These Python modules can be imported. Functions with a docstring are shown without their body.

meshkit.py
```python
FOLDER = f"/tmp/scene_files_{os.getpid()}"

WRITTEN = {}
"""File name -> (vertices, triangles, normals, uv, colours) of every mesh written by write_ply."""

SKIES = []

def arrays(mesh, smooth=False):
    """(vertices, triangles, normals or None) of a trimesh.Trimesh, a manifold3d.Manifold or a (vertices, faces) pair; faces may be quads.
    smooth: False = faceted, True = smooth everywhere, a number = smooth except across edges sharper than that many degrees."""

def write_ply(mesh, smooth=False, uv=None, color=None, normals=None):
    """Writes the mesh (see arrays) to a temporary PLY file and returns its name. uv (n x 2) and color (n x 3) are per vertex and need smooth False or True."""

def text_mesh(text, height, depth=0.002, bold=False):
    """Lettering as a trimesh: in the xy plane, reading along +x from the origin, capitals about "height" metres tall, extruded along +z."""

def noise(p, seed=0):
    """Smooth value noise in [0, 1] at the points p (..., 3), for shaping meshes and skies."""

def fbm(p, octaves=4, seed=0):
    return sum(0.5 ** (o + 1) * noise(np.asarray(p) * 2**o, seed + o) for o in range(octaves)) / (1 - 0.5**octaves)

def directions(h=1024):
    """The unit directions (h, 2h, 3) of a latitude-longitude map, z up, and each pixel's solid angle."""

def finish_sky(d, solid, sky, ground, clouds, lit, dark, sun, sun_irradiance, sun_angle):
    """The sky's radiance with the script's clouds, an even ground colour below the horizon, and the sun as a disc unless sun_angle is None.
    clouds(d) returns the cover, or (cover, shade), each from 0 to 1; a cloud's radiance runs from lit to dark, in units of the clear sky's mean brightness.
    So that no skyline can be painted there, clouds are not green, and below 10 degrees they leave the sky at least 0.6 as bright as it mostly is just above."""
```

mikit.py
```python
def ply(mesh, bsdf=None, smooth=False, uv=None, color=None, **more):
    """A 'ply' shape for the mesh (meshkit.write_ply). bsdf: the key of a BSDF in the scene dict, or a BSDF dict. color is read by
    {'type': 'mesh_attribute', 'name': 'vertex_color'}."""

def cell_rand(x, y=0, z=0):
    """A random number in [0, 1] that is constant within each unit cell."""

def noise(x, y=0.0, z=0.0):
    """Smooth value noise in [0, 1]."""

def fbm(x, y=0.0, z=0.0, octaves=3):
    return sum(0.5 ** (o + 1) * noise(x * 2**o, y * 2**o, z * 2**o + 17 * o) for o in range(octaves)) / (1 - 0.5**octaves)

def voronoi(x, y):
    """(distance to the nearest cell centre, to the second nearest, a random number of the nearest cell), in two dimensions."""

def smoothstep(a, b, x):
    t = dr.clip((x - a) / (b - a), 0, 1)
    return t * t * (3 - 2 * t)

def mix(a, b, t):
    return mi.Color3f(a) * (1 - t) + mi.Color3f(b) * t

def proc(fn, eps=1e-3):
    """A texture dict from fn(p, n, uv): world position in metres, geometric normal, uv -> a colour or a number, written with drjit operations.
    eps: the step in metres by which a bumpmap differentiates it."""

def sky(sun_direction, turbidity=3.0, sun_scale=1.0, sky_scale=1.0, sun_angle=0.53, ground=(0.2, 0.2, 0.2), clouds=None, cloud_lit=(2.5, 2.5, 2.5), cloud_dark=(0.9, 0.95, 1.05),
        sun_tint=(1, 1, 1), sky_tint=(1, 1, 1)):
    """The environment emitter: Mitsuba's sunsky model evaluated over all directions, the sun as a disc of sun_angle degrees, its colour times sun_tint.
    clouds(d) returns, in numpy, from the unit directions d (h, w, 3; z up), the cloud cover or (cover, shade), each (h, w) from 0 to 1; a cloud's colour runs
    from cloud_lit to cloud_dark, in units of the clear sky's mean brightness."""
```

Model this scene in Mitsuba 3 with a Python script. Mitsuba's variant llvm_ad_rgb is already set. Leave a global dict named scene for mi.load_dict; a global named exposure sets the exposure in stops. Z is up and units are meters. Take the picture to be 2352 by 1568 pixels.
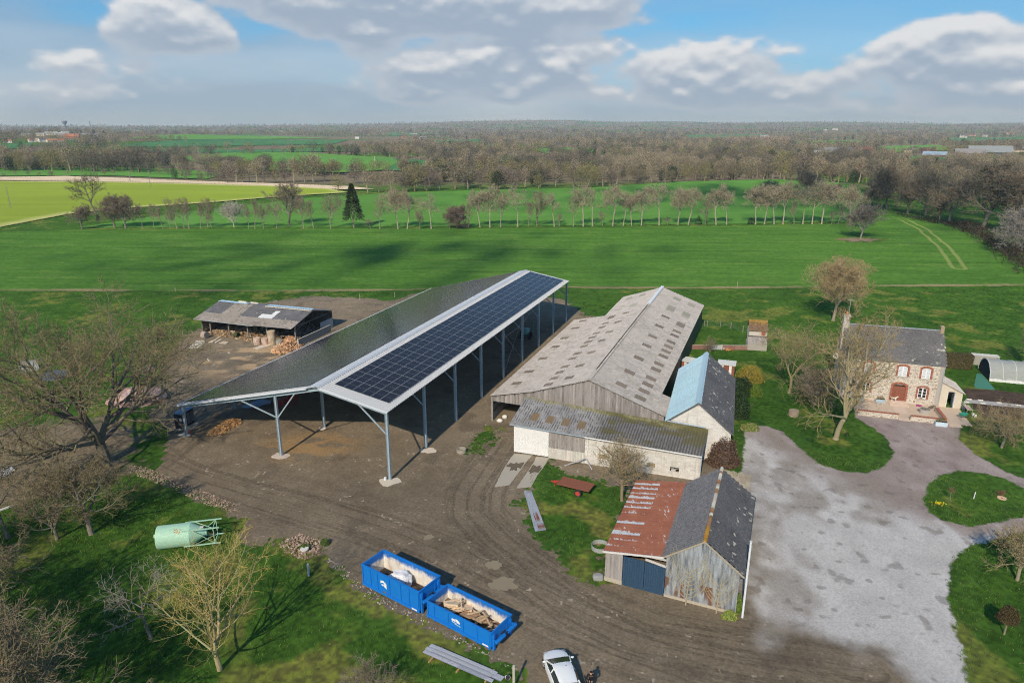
import math, random
import numpy as np, trimesh, shapely, mapbox_earcut
import drjit as dr, mitsuba as mi, mikit, meshkit
from shapely.geometry import Polygon, LineString, Point
from mikit import proc, noise, fbm, voronoi, cell_rand, smoothstep, mix
T = mi.ScalarTransform4f
scene, labels = {}, {}
random.seed(7)
RNG = np.random.default_rng(7)

# ------------------------------------------------------------------ camera, sky, exposure, haze
CAM_H, FOC, CX, CY, HORIZON = 36.0, 1600.0, 1176.0, 784.0, 292.0      # a drone 36 m up; survey picture 2352 x 1568
PITCH = math.atan((CY - HORIZON) / FOC)
SUN_AZ, SUN_EL = math.radians(18.9), math.radians(34.9)               # shadows fall 18.9 degrees to the right of the view
sun = [-math.sin(SUN_AZ) * math.cos(SUN_EL), -math.cos(SUN_AZ) * math.cos(SUN_EL), math.sin(SUN_EL)]
exposure = 1.65
FAR = 9500.0
HAZE = 8.5e-5


def sky_clouds(d):
    az = np.degrees(np.arctan2(d[..., 0], d[..., 1]))
    el = np.degrees(np.arcsin(np.clip(d[..., 2], -1, 1)))
    s = lambda a, b, x: np.clip((x - a) / (b - a), 0, 1) ** 2 * (3 - 2 * np.clip((x - a) / (b - a), 0, 1))
    ring_ = np.stack([np.cos(np.radians(az)), np.sin(np.radians(az))], -1) * 57.3      # no seam behind the camera
    P3 = lambda sx, sy, o: np.stack([ring_[..., 0] / sx + o, ring_[..., 1] / sx, el / sy + o], -1)
    # banks of cumulus: azimuth, height, half width, half height, weight
    banks = [(-7, 9.3, 16, 3.0, 0.62), (-24, 6.7, 4.6, 1.9, 0.46), (-1, 4.6, 12, 2.6, 0.50), (16, 3.6, 7.5, 2.3, 0.55), (24, 3.2, 5, 2.1, 0.45), (34, 3.9, 10, 2.9, 0.66), (45, 4.0, 9, 3, 0.6), (-34, 3.0, 9, 1.6, 0.16),
             (-58, 5, 10, 4, 0.6), (62, 8, 12, 4, 0.5), (80, 4, 12, 3, 0.6), (-84, 9, 13, 5, 0.55), (105, 7, 14, 5, 0.55), (-112, 4, 14, 3, 0.6), (135, 5, 14, 4, 0.6), (-140, 7, 14, 5, 0.55), (165, 4, 14, 3, 0.6), (-168, 6, 14, 4, 0.5)]
    def heap(up):
        bank = np.full(az.shape, -0.6)
        for a, e, w, h, k in banks:
            x, y = ((az - a + 180) % 360 - 180) / w, (el + up - e) / h
            bank = np.maximum(bank, k * (1.1 - (np.abs(x) ** 2.4 + np.where(y > 0, np.abs(y) ** 1.8, np.abs(0.9 * y) ** 4.0))))
        return bank

    puff = lambda up: meshkit.fbm(np.stack([ring_[..., 0] / 3.6 + 3, ring_[..., 1] / 3.6, (el + up) / 2.1 + 3], -1), 6, 11)
    f0, b0 = puff(0), heap(0)
    dens = b0 + 1.45 * (f0 - 0.5)
    body = s(0.0, 0.24, dens)
    d1 = heap(0.9) + 1.45 * (puff(0.55) - 0.5)
    light = s(-0.06, 0.42, dens - d1) * (0.35 + 0.65 * s(0.25, 0.6, f0)) + 0.30 * s(0.55, 0.05, dens)
    n3 = meshkit.fbm(P3(13.0, 3.2, 1.7), 5, 31)
    veil = 0.75 * s(0.34, 0.58, n3 + 0.018 * (6.5 - el) + 0.004 * np.abs(az - 10)) * s(12, 4.0, el) * s(60, -25, az) + 0.85 * s(3.6, 0.9, el + 1.2 * (n3 - 0.5))
    high = 0.35 * s(0.54, 0.70, meshkit.fbm(P3(24.0, 14.0, 9.1), 5, 37)) * s(13, 22, el)
    thin = np.clip(np.maximum(veil, high), 0, 0.9)
    cover = 1 - (1 - body) * (1 - thin)
    shade_body = np.clip(0.98 - 1.05 * light, 0, 1)
    shade_thin = np.clip(0.86 - 1.3 * (n3 - 0.5), 0.3, 1)
    return np.clip(cover, 0, 1), np.clip(body * shade_body + (1 - body) * shade_thin, 0, 1)


scene['sky'] = mikit.sky(sun, turbidity=3.0, clouds=sky_clouds, cloud_lit=(2.9, 2.98, 3.08), cloud_dark=(1.32, 1.66, 2.12), sky_tint=(0.56, 1.02, 1.30), sun_tint=(0.92, 1.0, 1.13), ground=(0.09, 0.11, 0.06))
labels['sky'] = {'kind': 'structure'}
scene['air'] = {'type': 'homogeneous', 'albedo': {'type': 'rgb', 'value': [0.93, 0.95, 0.97]}, 'sigma_t': {'type': 'rgb', 'value': [HAZE * 0.8, HAZE, HAZE * 1.3]}}
ca, sa = math.cos(PITCH), math.sin(PITCH)
scene['camera'] = {'type': 'perspective', 'fov': 2 * math.degrees(math.atan(CX / FOC)), 'fov_axis': 'x', 'near_clip': 0.5, 'far_clip': 30000.0,
                   'to_world': T().look_at(origin=[0, 0, CAM_H], target=[0, ca * 10, CAM_H - sa * 10], up=[0, 0, 1]),
                   'medium': {'type': 'ref', 'id': 'air'}}
scene['haze'] = {'type': 'cube', 'to_world': T().translate([0, 0, 79.0]).scale([FAR + 900, FAR + 900, 84.0]), 'bsdf': {'type': 'null'}, 'interior': {'type': 'ref', 'id': 'air'}}
labels['haze'] = {'kind': 'stuff', 'label': 'pale blue haze of air over the far hills', 'category': 'haze'}


# ------------------------------------------------------------------ survey: picture measurements of the ground turned into places
def terr(x, y):
    x, y = np.asarray(x, float), np.asarray(y, float)
    r = np.hypot(x, y)
    t = np.clip((r - 2300) / 5200, 0, 1)
    far = t * t * (3 - 2 * t)
    roll = meshkit.noise(np.stack([x / 1700, y / 1700, x * 0], -1), 5) - 0.5 + 0.6 * (meshkit.noise(np.stack([x / 620, y / 620, x * 0], -1), 9) - 0.5)
    h = far * (44 + 34 * roll)
    rim = np.clip((r - 6600) / 1900, 0, 1)
    h = h + 46 * rim * rim * (3 - 2 * rim) * (0.5 + 0.5 * np.tanh((np.degrees(np.arctan2(x, y)) + 8) / 5)) * (0.55 + 0.9 * meshkit.noise(np.stack([x / 1100, y / 1100, x * 0 + 2], -1), 13))
    # a slope with a small town on the left, a soft rise in the field on the right
    h = h + 22 * np.exp(-(((x + 1050) / 420) ** 2 + ((y - 1750) / 700) ** 2)) + 3.5 * np.exp(-(((x - 160) / 95) ** 2 + ((y - 430) / 70) ** 2))
    return h


_D = np.array
_F, _N = _D([0, ca, -sa]), _D([0, -sa, -ca])


def site(px, py, z=None):
    """The place on the ground (or at the height z) that the survey picture shows at px, py."""
    d = _F * FOC + _D([1.0, 0, 0]) * (px - CX) + _N * (py - CY)
    if z is not None:
        t = (z - CAM_H) / d[2]
        return _D([d[0] * t, d[1] * t, z])
    d = d / np.linalg.norm(d[:2])
    t = min((0 - CAM_H) / d[2], 9300.0) if d[2] < 0 else 9300.0
    if t > 250:
        ts = np.geomspace(120, 9300, 900)
        below = CAM_H + d[2] * ts - terr(d[0] * ts, d[1] * ts) < 0
        t = ts[np.argmax(below)] if below.any() else 9300.0
    return _D([d[0] * t, d[1] * t, float(terr(d[0] * t, d[1] * t))])


def plot(pts):
    return Polygon([site(*p)[:2] for p in pts])


# ------------------------------------------------------------------ helpers
def numbered(name):
    if name not in scene and name not in labels and not any(k.startswith(name + '__') for k in (name,)) and name not in _USED:
        _USED.add(name)
        return name
    k = _NEXT.get(name, 1)
    while f'{name}_{k:03d}' in _USED:
        k += 1
    _NEXT[name] = k + 1
    _USED.add(f'{name}_{k:03d}')
    return f'{name}_{k:03d}'


_USED, _NEXT = {'sky', 'haze', 'camera', 'air'}, {}


def thing(name, label=None, category=None, group=None, kind=None):
    key = numbered(name)
    labels[key] = {k: v for k, v in dict(label=label, category=category, group=group, kind=kind).items() if v}
    return key


class Frame:
    """A local frame: origin, u along the compass angle az (from +y towards +x), n to the left of u, z up."""

    def __init__(s, o, az, az_n=None):
        s.o = _D([o[0], o[1], o[2] if len(o) > 2 else 0.0])
        a = math.radians(az)
        s.u = _D([math.sin(a), math.cos(a), 0])
        b = math.radians(az - 90 if az_n is None else az_n)
        s.n = _D([math.sin(b), math.cos(b), 0])

    def __call__(s, u, n, z=0.0):
        return s.o + s.u * u + s.n * n + _D([0, 0, z])


def srgb(r, g, b):
    c = np.array([r, g, b]) / 255.0
    return np.where(c < 0.04045, c / 12.92, ((c + 0.055) / 1.055) ** 2.4)


class MB:
    """Collects pieces into ONE mesh; every piece has its own colour (or uv pair)."""

    def __init__(s, col=(0.5, 0.5, 0.5)):
        s.v, s.f, s.c, s.k, s.col = [], [], [], 0, col

    def add(s, v, f, col=None):
        v, f = np.asarray(v, float), np.asarray(f, int)
        if f.shape[1] == 4:
            f = np.vstack([f[:, [0, 1, 2]], f[:, [0, 2, 3]]])
        c = np.asarray(s.col if col is None else col, float)
        s.v.append(v)
        s.f.append(f + s.k)
        s.c.append(np.broadcast_to(c, (len(v), c.shape[-1])))
        s.k += len(v)
        return s

    def quad(s, a, b, c, d, col=None):
        return s.add([a, b, c, d], [[0, 1, 2, 3]], col)

    def hexa(s, p, col=None):
        """Eight corners: 0-3 one face round, 4-7 the opposite one."""
        p = np.asarray(p, float)
        f = np.array([[3, 2, 1, 0], [4, 5, 6, 7], [0, 1, 5, 4], [1, 2, 6, 5], [2, 3, 7, 6], [3, 0, 4, 7]])
        if np.dot(np.cross(p[1] - p[0], p[3] - p[0]), p[4] - p[0]) < 0:
            f = f[:, ::-1]
        return s.add(p[f.ravel()], np.arange(24).reshape(6, 4), col)

    def box(s, fr, u0, u1, n0, n1, z0, z1, col=None):
        return s.hexa([fr(u0, n0, z0), fr(u1, n0, z0), fr(u1, n1, z0), fr(u0, n1, z0), fr(u0, n0, z1), fr(u1, n0, z1), fr(u1, n1, z1), fr(u0, n1, z1)], col)

    def beam(s, a, b, w, h, col=None, up=(0, 0, 1)):
        a, b = np.asarray(a, float), np.asarray(b, float)
        t = (b - a) / np.linalg.norm(b - a)
        x = np.cross(t, up)
        if np.linalg.norm(x) < 1e-3:
            x = np.cross(t, [1.0, 0, 0])
        x /= np.linalg.norm(x)
        y = np.cross(x, t)
        q = [(-w / 2) * x - h / 2 * y, (w / 2) * x - h / 2 * y, (w / 2) * x + h / 2 * y, (-w / 2) * x + h / 2 * y]
        return s.hexa([a + e for e in q] + [b + e for e in q], col)

    def ibeam(s, a, b, w, h, col=None, up=(0, 0, 1)):
        a, b = np.asarray(a, float), np.asarray(b, float)
        t = (b - a) / np.linalg.norm(b - a)
        x = np.cross(t, up)
        if np.linalg.norm(x) < 1e-3:
            x = np.cross(t, [1.0, 0, 0])
        x /= np.linalg.norm(x)
        y = np.cross(x, t)
        s.beam(a, b, 0.04, h - 0.05, col, up)
        for k in (-1, 1):
            s.beam(a + y * k * (h / 2 - 0.012), b + y * k * (h / 2 - 0.012), w, 0.026, col, up)
        return s

    def tube(s, pts, r, col=None, sides=6):
        p = np.asarray(pts, float)
        t = np.gradient(p, axis=0)
        t /= np.linalg.norm(t, axis=1, keepdims=True) + 1e-12
        a = np.cross(t, np.where(np.abs(t[:, 2:]) < 0.9, [0, 0, 1.0], [1.0, 0, 0]))
        a /= np.linalg.norm(a, axis=1, keepdims=True) + 1e-12
        b, g = np.cross(t, a), np.arange(sides) * 2 * np.pi / sides
        v = p[:, None] + np.broadcast_to(r, (len(p),))[:, None, None] * (np.cos(g)[None, :, None] * a[:, None] + np.sin(g)[None, :, None] * b[:, None])
        i, j = np.meshgrid(np.arange(len(p) - 1), np.arange(sides), indexing='ij')
        q = np.stack([i * sides + j, i * sides + (j + 1) % sides, (i + 1) * sides + (j + 1) % sides, (i + 1) * sides + j], -1).reshape(-1, 4)
        v = v.reshape(-1, 3)
        n = len(p) * sides
        v = np.vstack([v, p[:1], p[-1:]])
        s.add(v, q, col)
        k = np.arange(sides)
        s.f.append(np.vstack([np.stack([k * 0 + n, (k + 1) % sides, k], 1), np.stack([k * 0 + n + 1, n - sides + k, n - sides + (k + 1) % sides], 1)]) + s.k - len(v))
        return s

    def mesh(s, m, fr=None, col=None):
        v = np.asarray(m.vertices)
        if fr is not None:
            v = np.array([fr(*p) for p in v])
        return s.add(v, np.asarray(m.faces), col)

    def prism(s, poly, fn0, fn1, col=None):
        """A 2-D outline mapped to two parallel faces."""
        poly = np.asarray(poly, float)
        n = len(poly)
        tri = mapbox_earcut.triangulate_float64(poly, np.array([n], np.uint32)).reshape(-1, 3).astype(int)
        a, b = np.array([fn0(*p) for p in poly]), np.array([fn1(*p) for p in poly])
        s.add(a, tri[:, ::-1], col)
        s.add(b, tri, col)
        k = np.arange(n)
        v = np.stack([a[k], a[(k + 1) % n], b[(k + 1) % n], b[k]], 1).reshape(-1, 3)
        return s.add(v, np.arange(4 * n).reshape(-1, 4), col)

    def out(s, key, bsdf='paint', smooth=False, label=None, uv=False, to=None, kind=None):
        if not s.v:
            return None
        v, f, c = np.vstack(s.v), np.vstack(s.f), np.vstack(s.c)
        d = mikit.ply((v, f), bsdf, smooth=bool(smooth), **({'uv': c[:, :2]} if uv else {'color': np.clip(c, 0, 1)}))
        if to is not None:
            d['to_world'] = to
        scene[key] = d
        if label or kind:
            labels.setdefault(key, {}).update({k: x for k, x in dict(label=label, kind=kind).items() if x})
        return key


def part(parent, name, mb, bsdf='paint', smooth=False, label=None, uv=False, kind=None):
    return mb.out(numbered_in(parent, name), bsdf, smooth, label, uv, kind=kind)


_COUNT = {}


def numbered_in(parent, name):
    k = _COUNT.get((parent, name), -1) + 1
    _COUNT[parent, name] = k
    return f'{parent}__{name}' + (f'_{k:03d}' if k else '')


def jit(col, amount, rng=RNG):
    """A colour with a little variation of its own."""
    c = np.asarray(col, float)
    return np.clip(c * (1 + amount * (rng.random() * 2 - 1)) * (1 + 0.25 * amount * (rng.random(3) * 2 - 1)), 0.003, 0.95)

# ------------------------------------------------------------------ materials
def F(v):
    return mi.Float(v)


def grass_col(p):
    x, y = p.x, p.y
    a, b, c, e = fbm(x / 13, y / 13, 0.0, 2), fbm(x / 2.1, y / 2.1, 3.0, 3), noise(x / 0.33, y / 0.33, 5.0), fbm(x / 5.5 + 31, y / 5.5, 0.0, 3)
    col = mix((0.026, 0.072, 0.009), (0.060, 0.130, 0.017), dr.clip(0.6 * a + 1.1 * (b - 0.3), 0, 1))
    # dry, mossy and worn patches: everywhere a little, most along the track by the skips and in the paddock
    dry = smoothstep(11, 3, dr.hypot((x + 11) * 0.62 + (y - 42) * 0.62, ((x + 11) * 0.78 - (y - 42) * 0.78) * 0.35)) + smoothstep(8.5, 4, dr.hypot(x - 4.5, y - 57.5)) + smoothstep(6, 2, dr.hypot(x - 10, y - 45.5))
    col = mix(col, mix((0.175, 0.155, 0.055), (0.20, 0.205, 0.035), c), smoothstep(0.60, 0.78, e + 0.5 * (b - 0.5) + 0.20 * dry) * (0.5 + 0.25 * dr.minimum(dry, 1)))
    return col * (0.62 + 0.76 * c)


def land_col(p):
    """Pasture near the farm; from the first hedges on, mostly the brown floor of the woods with green clearings."""
    x, y = p.x, p.y
    w = fbm(x / 150, y / 260, 4.0, 3)
    wood = smoothstep(430, 520, dr.hypot(x, y)) * smoothstep(0.64, 0.52, w)
    return mix(grass_col(p), mix((0.105, 0.088, 0.058), (0.15, 0.125, 0.085), fbm(x / 20, y / 20, 1.0, 2)), wood)


def crop_col(p):
    x, y = p.x, p.y
    v = y + 0.035 * x
    a, b, c = fbm(x / 60, y / 25, 0.0, 2), fbm(x / 30, v / 1.1, 2.0, 2), noise(x / 0.8, y / 0.5, 1.0)
    row = v / 17.0
    fr = dr.abs(row - dr.floor(row) - 0.5)
    line = smoothstep(0.035, 0.012, fr) * smoothstep(0.3, 0.6, noise(x / 22, dr.floor(row) * 3.1, 8.0))
    q = fbm(x / 9, v / 3.5, 6.0, 3)
    col = mix((0.046, 0.120, 0.016), (0.084, 0.185, 0.028), dr.clip(0.55 * a + 0.8 * (b - 0.25) + 0.5 * (q - 0.5), 0, 1))
    col = mix(col, (0.15, 0.205, 0.055), smoothstep(0.58, 0.78, q) * 0.22)
    return col * (0.80 + 0.40 * c) * (1 - 0.38 * line)


def far_field_col(p, n, uv):
    """uv.x chooses the crop: 0 deep green, 1 fresh green, 2 yellow green, 3 bare pale soil."""
    x, y = p.x, p.y
    a, b = fbm(x / 70, y / 70, 0.0, 3), fbm(x / 120, y / 5, 2.0, 3)
    k = uv.x
    deep, fresh, yell, soil = mi.Color3f(0.042, 0.125, 0.045), mi.Color3f(0.075, 0.185, 0.033), mi.Color3f(0.190, 0.250, 0.028), mi.Color3f(0.47, 0.38, 0.27)
    col = dr.select(k < 0.5, deep, dr.select(k < 1.5, fresh, dr.select(k < 2.5, yell, soil)))
    edge = smoothstep(9.0, 1.0, uv.y + 9 * (a - 0.5)) * dr.select(k > 1.5, 1.0, 0.0) * dr.select(k < 2.5, 1.0, 0.0)
    col = mix(col, (0.38, 0.38, 0.15), edge * 0.75)
    return col * (0.80 + 0.25 * a + 0.25 * b)


def lateral(x, y, pts):
    """Signed distance across the nearest leg of a wheel track and the distance along it."""
    best, lat, along, run = F(1e9), F(0), F(0), 0.0
    for (ax, ay), (bx, by) in zip(pts[:-1], pts[1:]):
        lx, ly = bx - ax, by - ay
        L = math.hypot(lx, ly)
        t = dr.clip(((x - ax) * lx + (y - ay) * ly) / (L * L), 0, 1)
        d = dr.hypot(x - (ax + t * lx), y - (ay + t * ly))
        sgn = dr.sign((x - ax) * ly - (y - ay) * lx)
        take = d < best
        best, lat, along = dr.select(take, d, best), dr.select(take, d * sgn, lat), dr.select(take, run + t * L, along)
        run += L
    return lat, along


TRACKS = [[tuple(map(float, site(*q)[:2])) for q in tr] for tr in (
    [(330, 1040), (430, 1085), (560, 1125), (700, 1165), (860, 1215), (1000, 1270), (1120, 1330), (1260, 1400), (1420, 1470), (1650, 1545), (1900, 1600)],
    [(1165, 1010), (1130, 1060), (1085, 1130), (1080, 1180), (1130, 1240), (1220, 1310), (1330, 1390), (1480, 1460), (1700, 1500), (2000, 1540)],
    [(640, 820), (520, 900), (420, 1000), (350, 1060)])]


def dirt_col(p):
    x, y = p.x, p.y
    a, b, c, g = fbm(x / 9, y / 9, 0.0, 3), fbm(x / 1.3, y / 1.3, 4.0, 3), noise(x / 0.16, y / 0.16, 2.0), noise(x / 0.07, y / 0.07, 9.0)
    col = mix((0.135, 0.106, 0.074), (0.245, 0.198, 0.142), dr.clip(0.75 * a + 0.55 * (b - 0.2), 0, 1))
    ruts = F(0)
    for k, tr in enumerate(TRACKS):
        la, al = lateral(x, y, tr)
        w = smoothstep(5.5, 2.0, dr.abs(la + 1.6 * (fbm(al / 7, 3.0 * k, 2.0, 2) - 0.5)))
        r = fbm(la * 3.2 + 20 * k, al / 12.0, 1.0 + k, 3)
        tread = smoothstep(0.35, 0.65, noise(la * 9, al * 4.5, 3.0))
        ruts = dr.maximum(ruts, w * smoothstep(0.48, 0.62, r) * (0.45 + 0.55 * tread))
    col = col * (1 - 0.34 * ruts)
    col = mix(col, (0.115, 0.092, 0.068), smoothstep(0.60, 0.78, fbm(x / 3.0 + 3, y / 3.0, 8.0, 3)) * 0.6)
    # saw dust and clay trodden in by the wood shed and under the front of the solar roof
    sx, sy = x + 40.5, y - 108.0
    saw = smoothstep(17.0, 5.0, dr.hypot(sx, sy * 1.3)) * smoothstep(0.42, 0.62, fbm(x / 3.2, y / 2.2, 7.0, 3))
    col = mix(col, (0.48, 0.34, 0.20), saw * 0.75)
    cx_, cy_ = x + 24.0, y - 75.0
    clay = smoothstep(8.5, 2.0, dr.hypot(cx_, cy_ * 1.5)) * smoothstep(0.40, 0.60, fbm(x / 2.4 + 9, y / 1.6, 3.0, 3))
    col = mix(col, (0.33, 0.21, 0.10), clay * 0.75)
    col = mix(col, (0.36, 0.31, 0.25), smoothstep(0.83, 0.93, noise(x / 0.30 + 3, y / 0.30, 6.0)) * smoothstep(0.5, 0.75, b))
    return col * (0.72 + 0.34 * c + 0.22 * g)


def gravel_col(p):
    x, y = p.x, p.y
    a, b, c, g = fbm(x / 7 + 5, y / 7, 0.0, 3), fbm(x / 1.7, y / 2.6, 4.0, 3), noise(x / 0.11, y / 0.11, 2.0), noise(x / 0.05, y / 0.05, 3.0)
    col = mix((0.51, 0.495, 0.485), (0.395, 0.38, 0.37), dr.clip(1.2 * (b - 0.25), 0, 1))
    # rose coloured chippings laid by the house, darker than the pale ones of the yard
    rose = smoothstep(-3.0, 4.0, 0.90 * (x - 30.0) + 0.43 * (y - 77.0) + 5.0 * (a - 0.5)) * smoothstep(54.0, 59.0, y + 6 * (b - 0.5))
    col = mix(col, mix((0.245, 0.195, 0.185), (0.37, 0.315, 0.30), dr.clip(1.4 * (b - 0.2), 0, 1)), rose)
    # soil showing through where cars turn
    col = mix(col, (0.215, 0.180, 0.145), smoothstep(0.52, 0.70, a) * smoothstep(0.2, 0.7, b) * 0.62)
    col = mix(col, (0.15, 0.135, 0.12), smoothstep(0.68, 0.82, fbm(x / 0.9, y / 0.9, 6.0, 2)) * 0.5)
    return col * (0.80 + 0.26 * c + 0.14 * g)


def yard_fn(p, n, uv):
    """uv.x: metres inside the worn ground's edge; uv.y: metres inside the gravel."""
    x, y = p.x, p.y
    e1, e2 = fbm(x / 1.1, y / 1.1, 11.0, 4), fbm(x / 2.6, y / 2.6, 13.0, 4)
    w = smoothstep(-1.8, 1.8, uv.y + 0.6 + 5.0 * (e2 - 0.5))
    col = mix(dirt_col(p), gravel_col(p), w)
    grass = smoothstep(0.25, -0.1, uv.x + (1.1 * (e1 - 0.5) + 0.5 * (noise(x / 0.3, y / 0.3, 2.0) - 0.5)) * dr.select(uv.y > 0, 0.55, 2.4))
    return mix(col, grass_col(p), grass)


def litter_fn(p, n, uv):
    x, y = p.x, p.y
    e, c = fbm(x / 1.6, y / 1.6, 3.0, 4), noise(x / 0.2, y / 0.2, 1.0)
    leaf = mix((0.14, 0.108, 0.075), (0.215, 0.175, 0.115), fbm(x / 0.8, y / 0.8, 5.0, 2)) * (0.6 + 0.8 * c)
    return mix(grass_col(p), leaf, smoothstep(-1.2, 1.6, uv.x + 7.5 * (e - 0.5)))


def crop_fn(p, n, uv):
    x, y = p.x, p.y
    e = fbm(x / 1.5, y / 1.5, 3.0, 3)
    col = mix(grass_col(p), crop_col(p), smoothstep(-0.3, 0.3, uv.x + 1.5 * (e - 0.5)))
    # the unsown strip along the fence, bare and straw coloured in places
    la, al = lateral(x, y, TRK2)
    col = mix(col, (0.22, 0.25, 0.085), smoothstep(0.75, 0.25, dr.abs(dr.abs(la + 0.8 * (fbm(al / 9, 0.0, 0.0, 2) - 0.5)) - 1.5)) * smoothstep(-1, 8, al) * 0.7)
    strip = smoothstep(1.7, 0.5, dr.abs(uv.y + 1.2 * (e - 0.5))) * smoothstep(0.25, 0.55, fbm(x / 14, y / 3, 7.0, 3))
    return mix(col, (0.28, 0.215, 0.125), strip * 0.8)


TRK2 = [tuple(map(float, site(*q)[:2])) for q in [(2070, 503), (2118, 527), (2158, 558), (2186, 590), (2203, 616)]]


def soil_fn(p, n, uv):
    x, y = p.x, p.y
    return mix((0.040, 0.028, 0.022), (0.105, 0.075, 0.058), fbm(x / 0.5, y / 0.5, 3.0, 3)) * (0.7 + 0.6 * noise(x / 0.12, y / 0.12))


def cement_fn(p, n, uv):
    """Fibre cement sheets: uv.x a tone of the sheet, uv.y how overgrown."""
    x, y, z = p.x, p.y, p.z
    a, b, c = fbm(x / 1.7, y / 1.7, z, 3), noise(x / 0.22, y / 0.22, z * 3), noise(x / 0.06, y / 0.06, z * 9)
    col = mix((0.43, 0.38, 0.335), (0.55, 0.495, 0.445), dr.clip(uv.x + 0.5 * (a - 0.5), 0, 1)) * (1 + 0.6 * dr.minimum(uv.x, 0)) * (0.80 + 0.26 * b + 0.16 * c)
    spot = smoothstep(0.60, 0.74, noise(x / 0.34, y / 0.34, 4.0) * 0.6 + 0.5 * fbm(x / 3.0, y / 3.0, 1.0, 2))
    col = mix(col, (0.12, 0.105, 0.085), dr.clip(spot * uv.y, 0, 1) * 0.75)
    return mix(col, (0.20, 0.19, 0.06), smoothstep(0.62, 0.78, fbm(x / 1.1 + 4, y / 1.1, 2.0, 3)) * 0.5 * uv.y)


def wood_fn(p, n, uv):
    """Weathered boards: uv.x a tone of the board, uv.y 0 grey to 1 brown."""
    h = p.x * 0.83 + p.y * 0.56
    g = fbm(h / 0.035, p.z / 1.1, uv.x * 40, 3)
    b = fbm(h / 0.30, p.z / 0.7, uv.x * 17, 2)
    grey = mix((0.135, 0.122, 0.12), (0.40, 0.37, 0.36), dr.clip(0.65 * g + 0.55 * uv.x + 0.5 * (b - 0.5), 0, 1))
    brown = mix((0.075, 0.050, 0.035), (0.20, 0.145, 0.10), dr.clip(0.6 * g + 0.5 * uv.x, 0, 1))
    return mix(grey, brown, uv.y)


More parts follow.
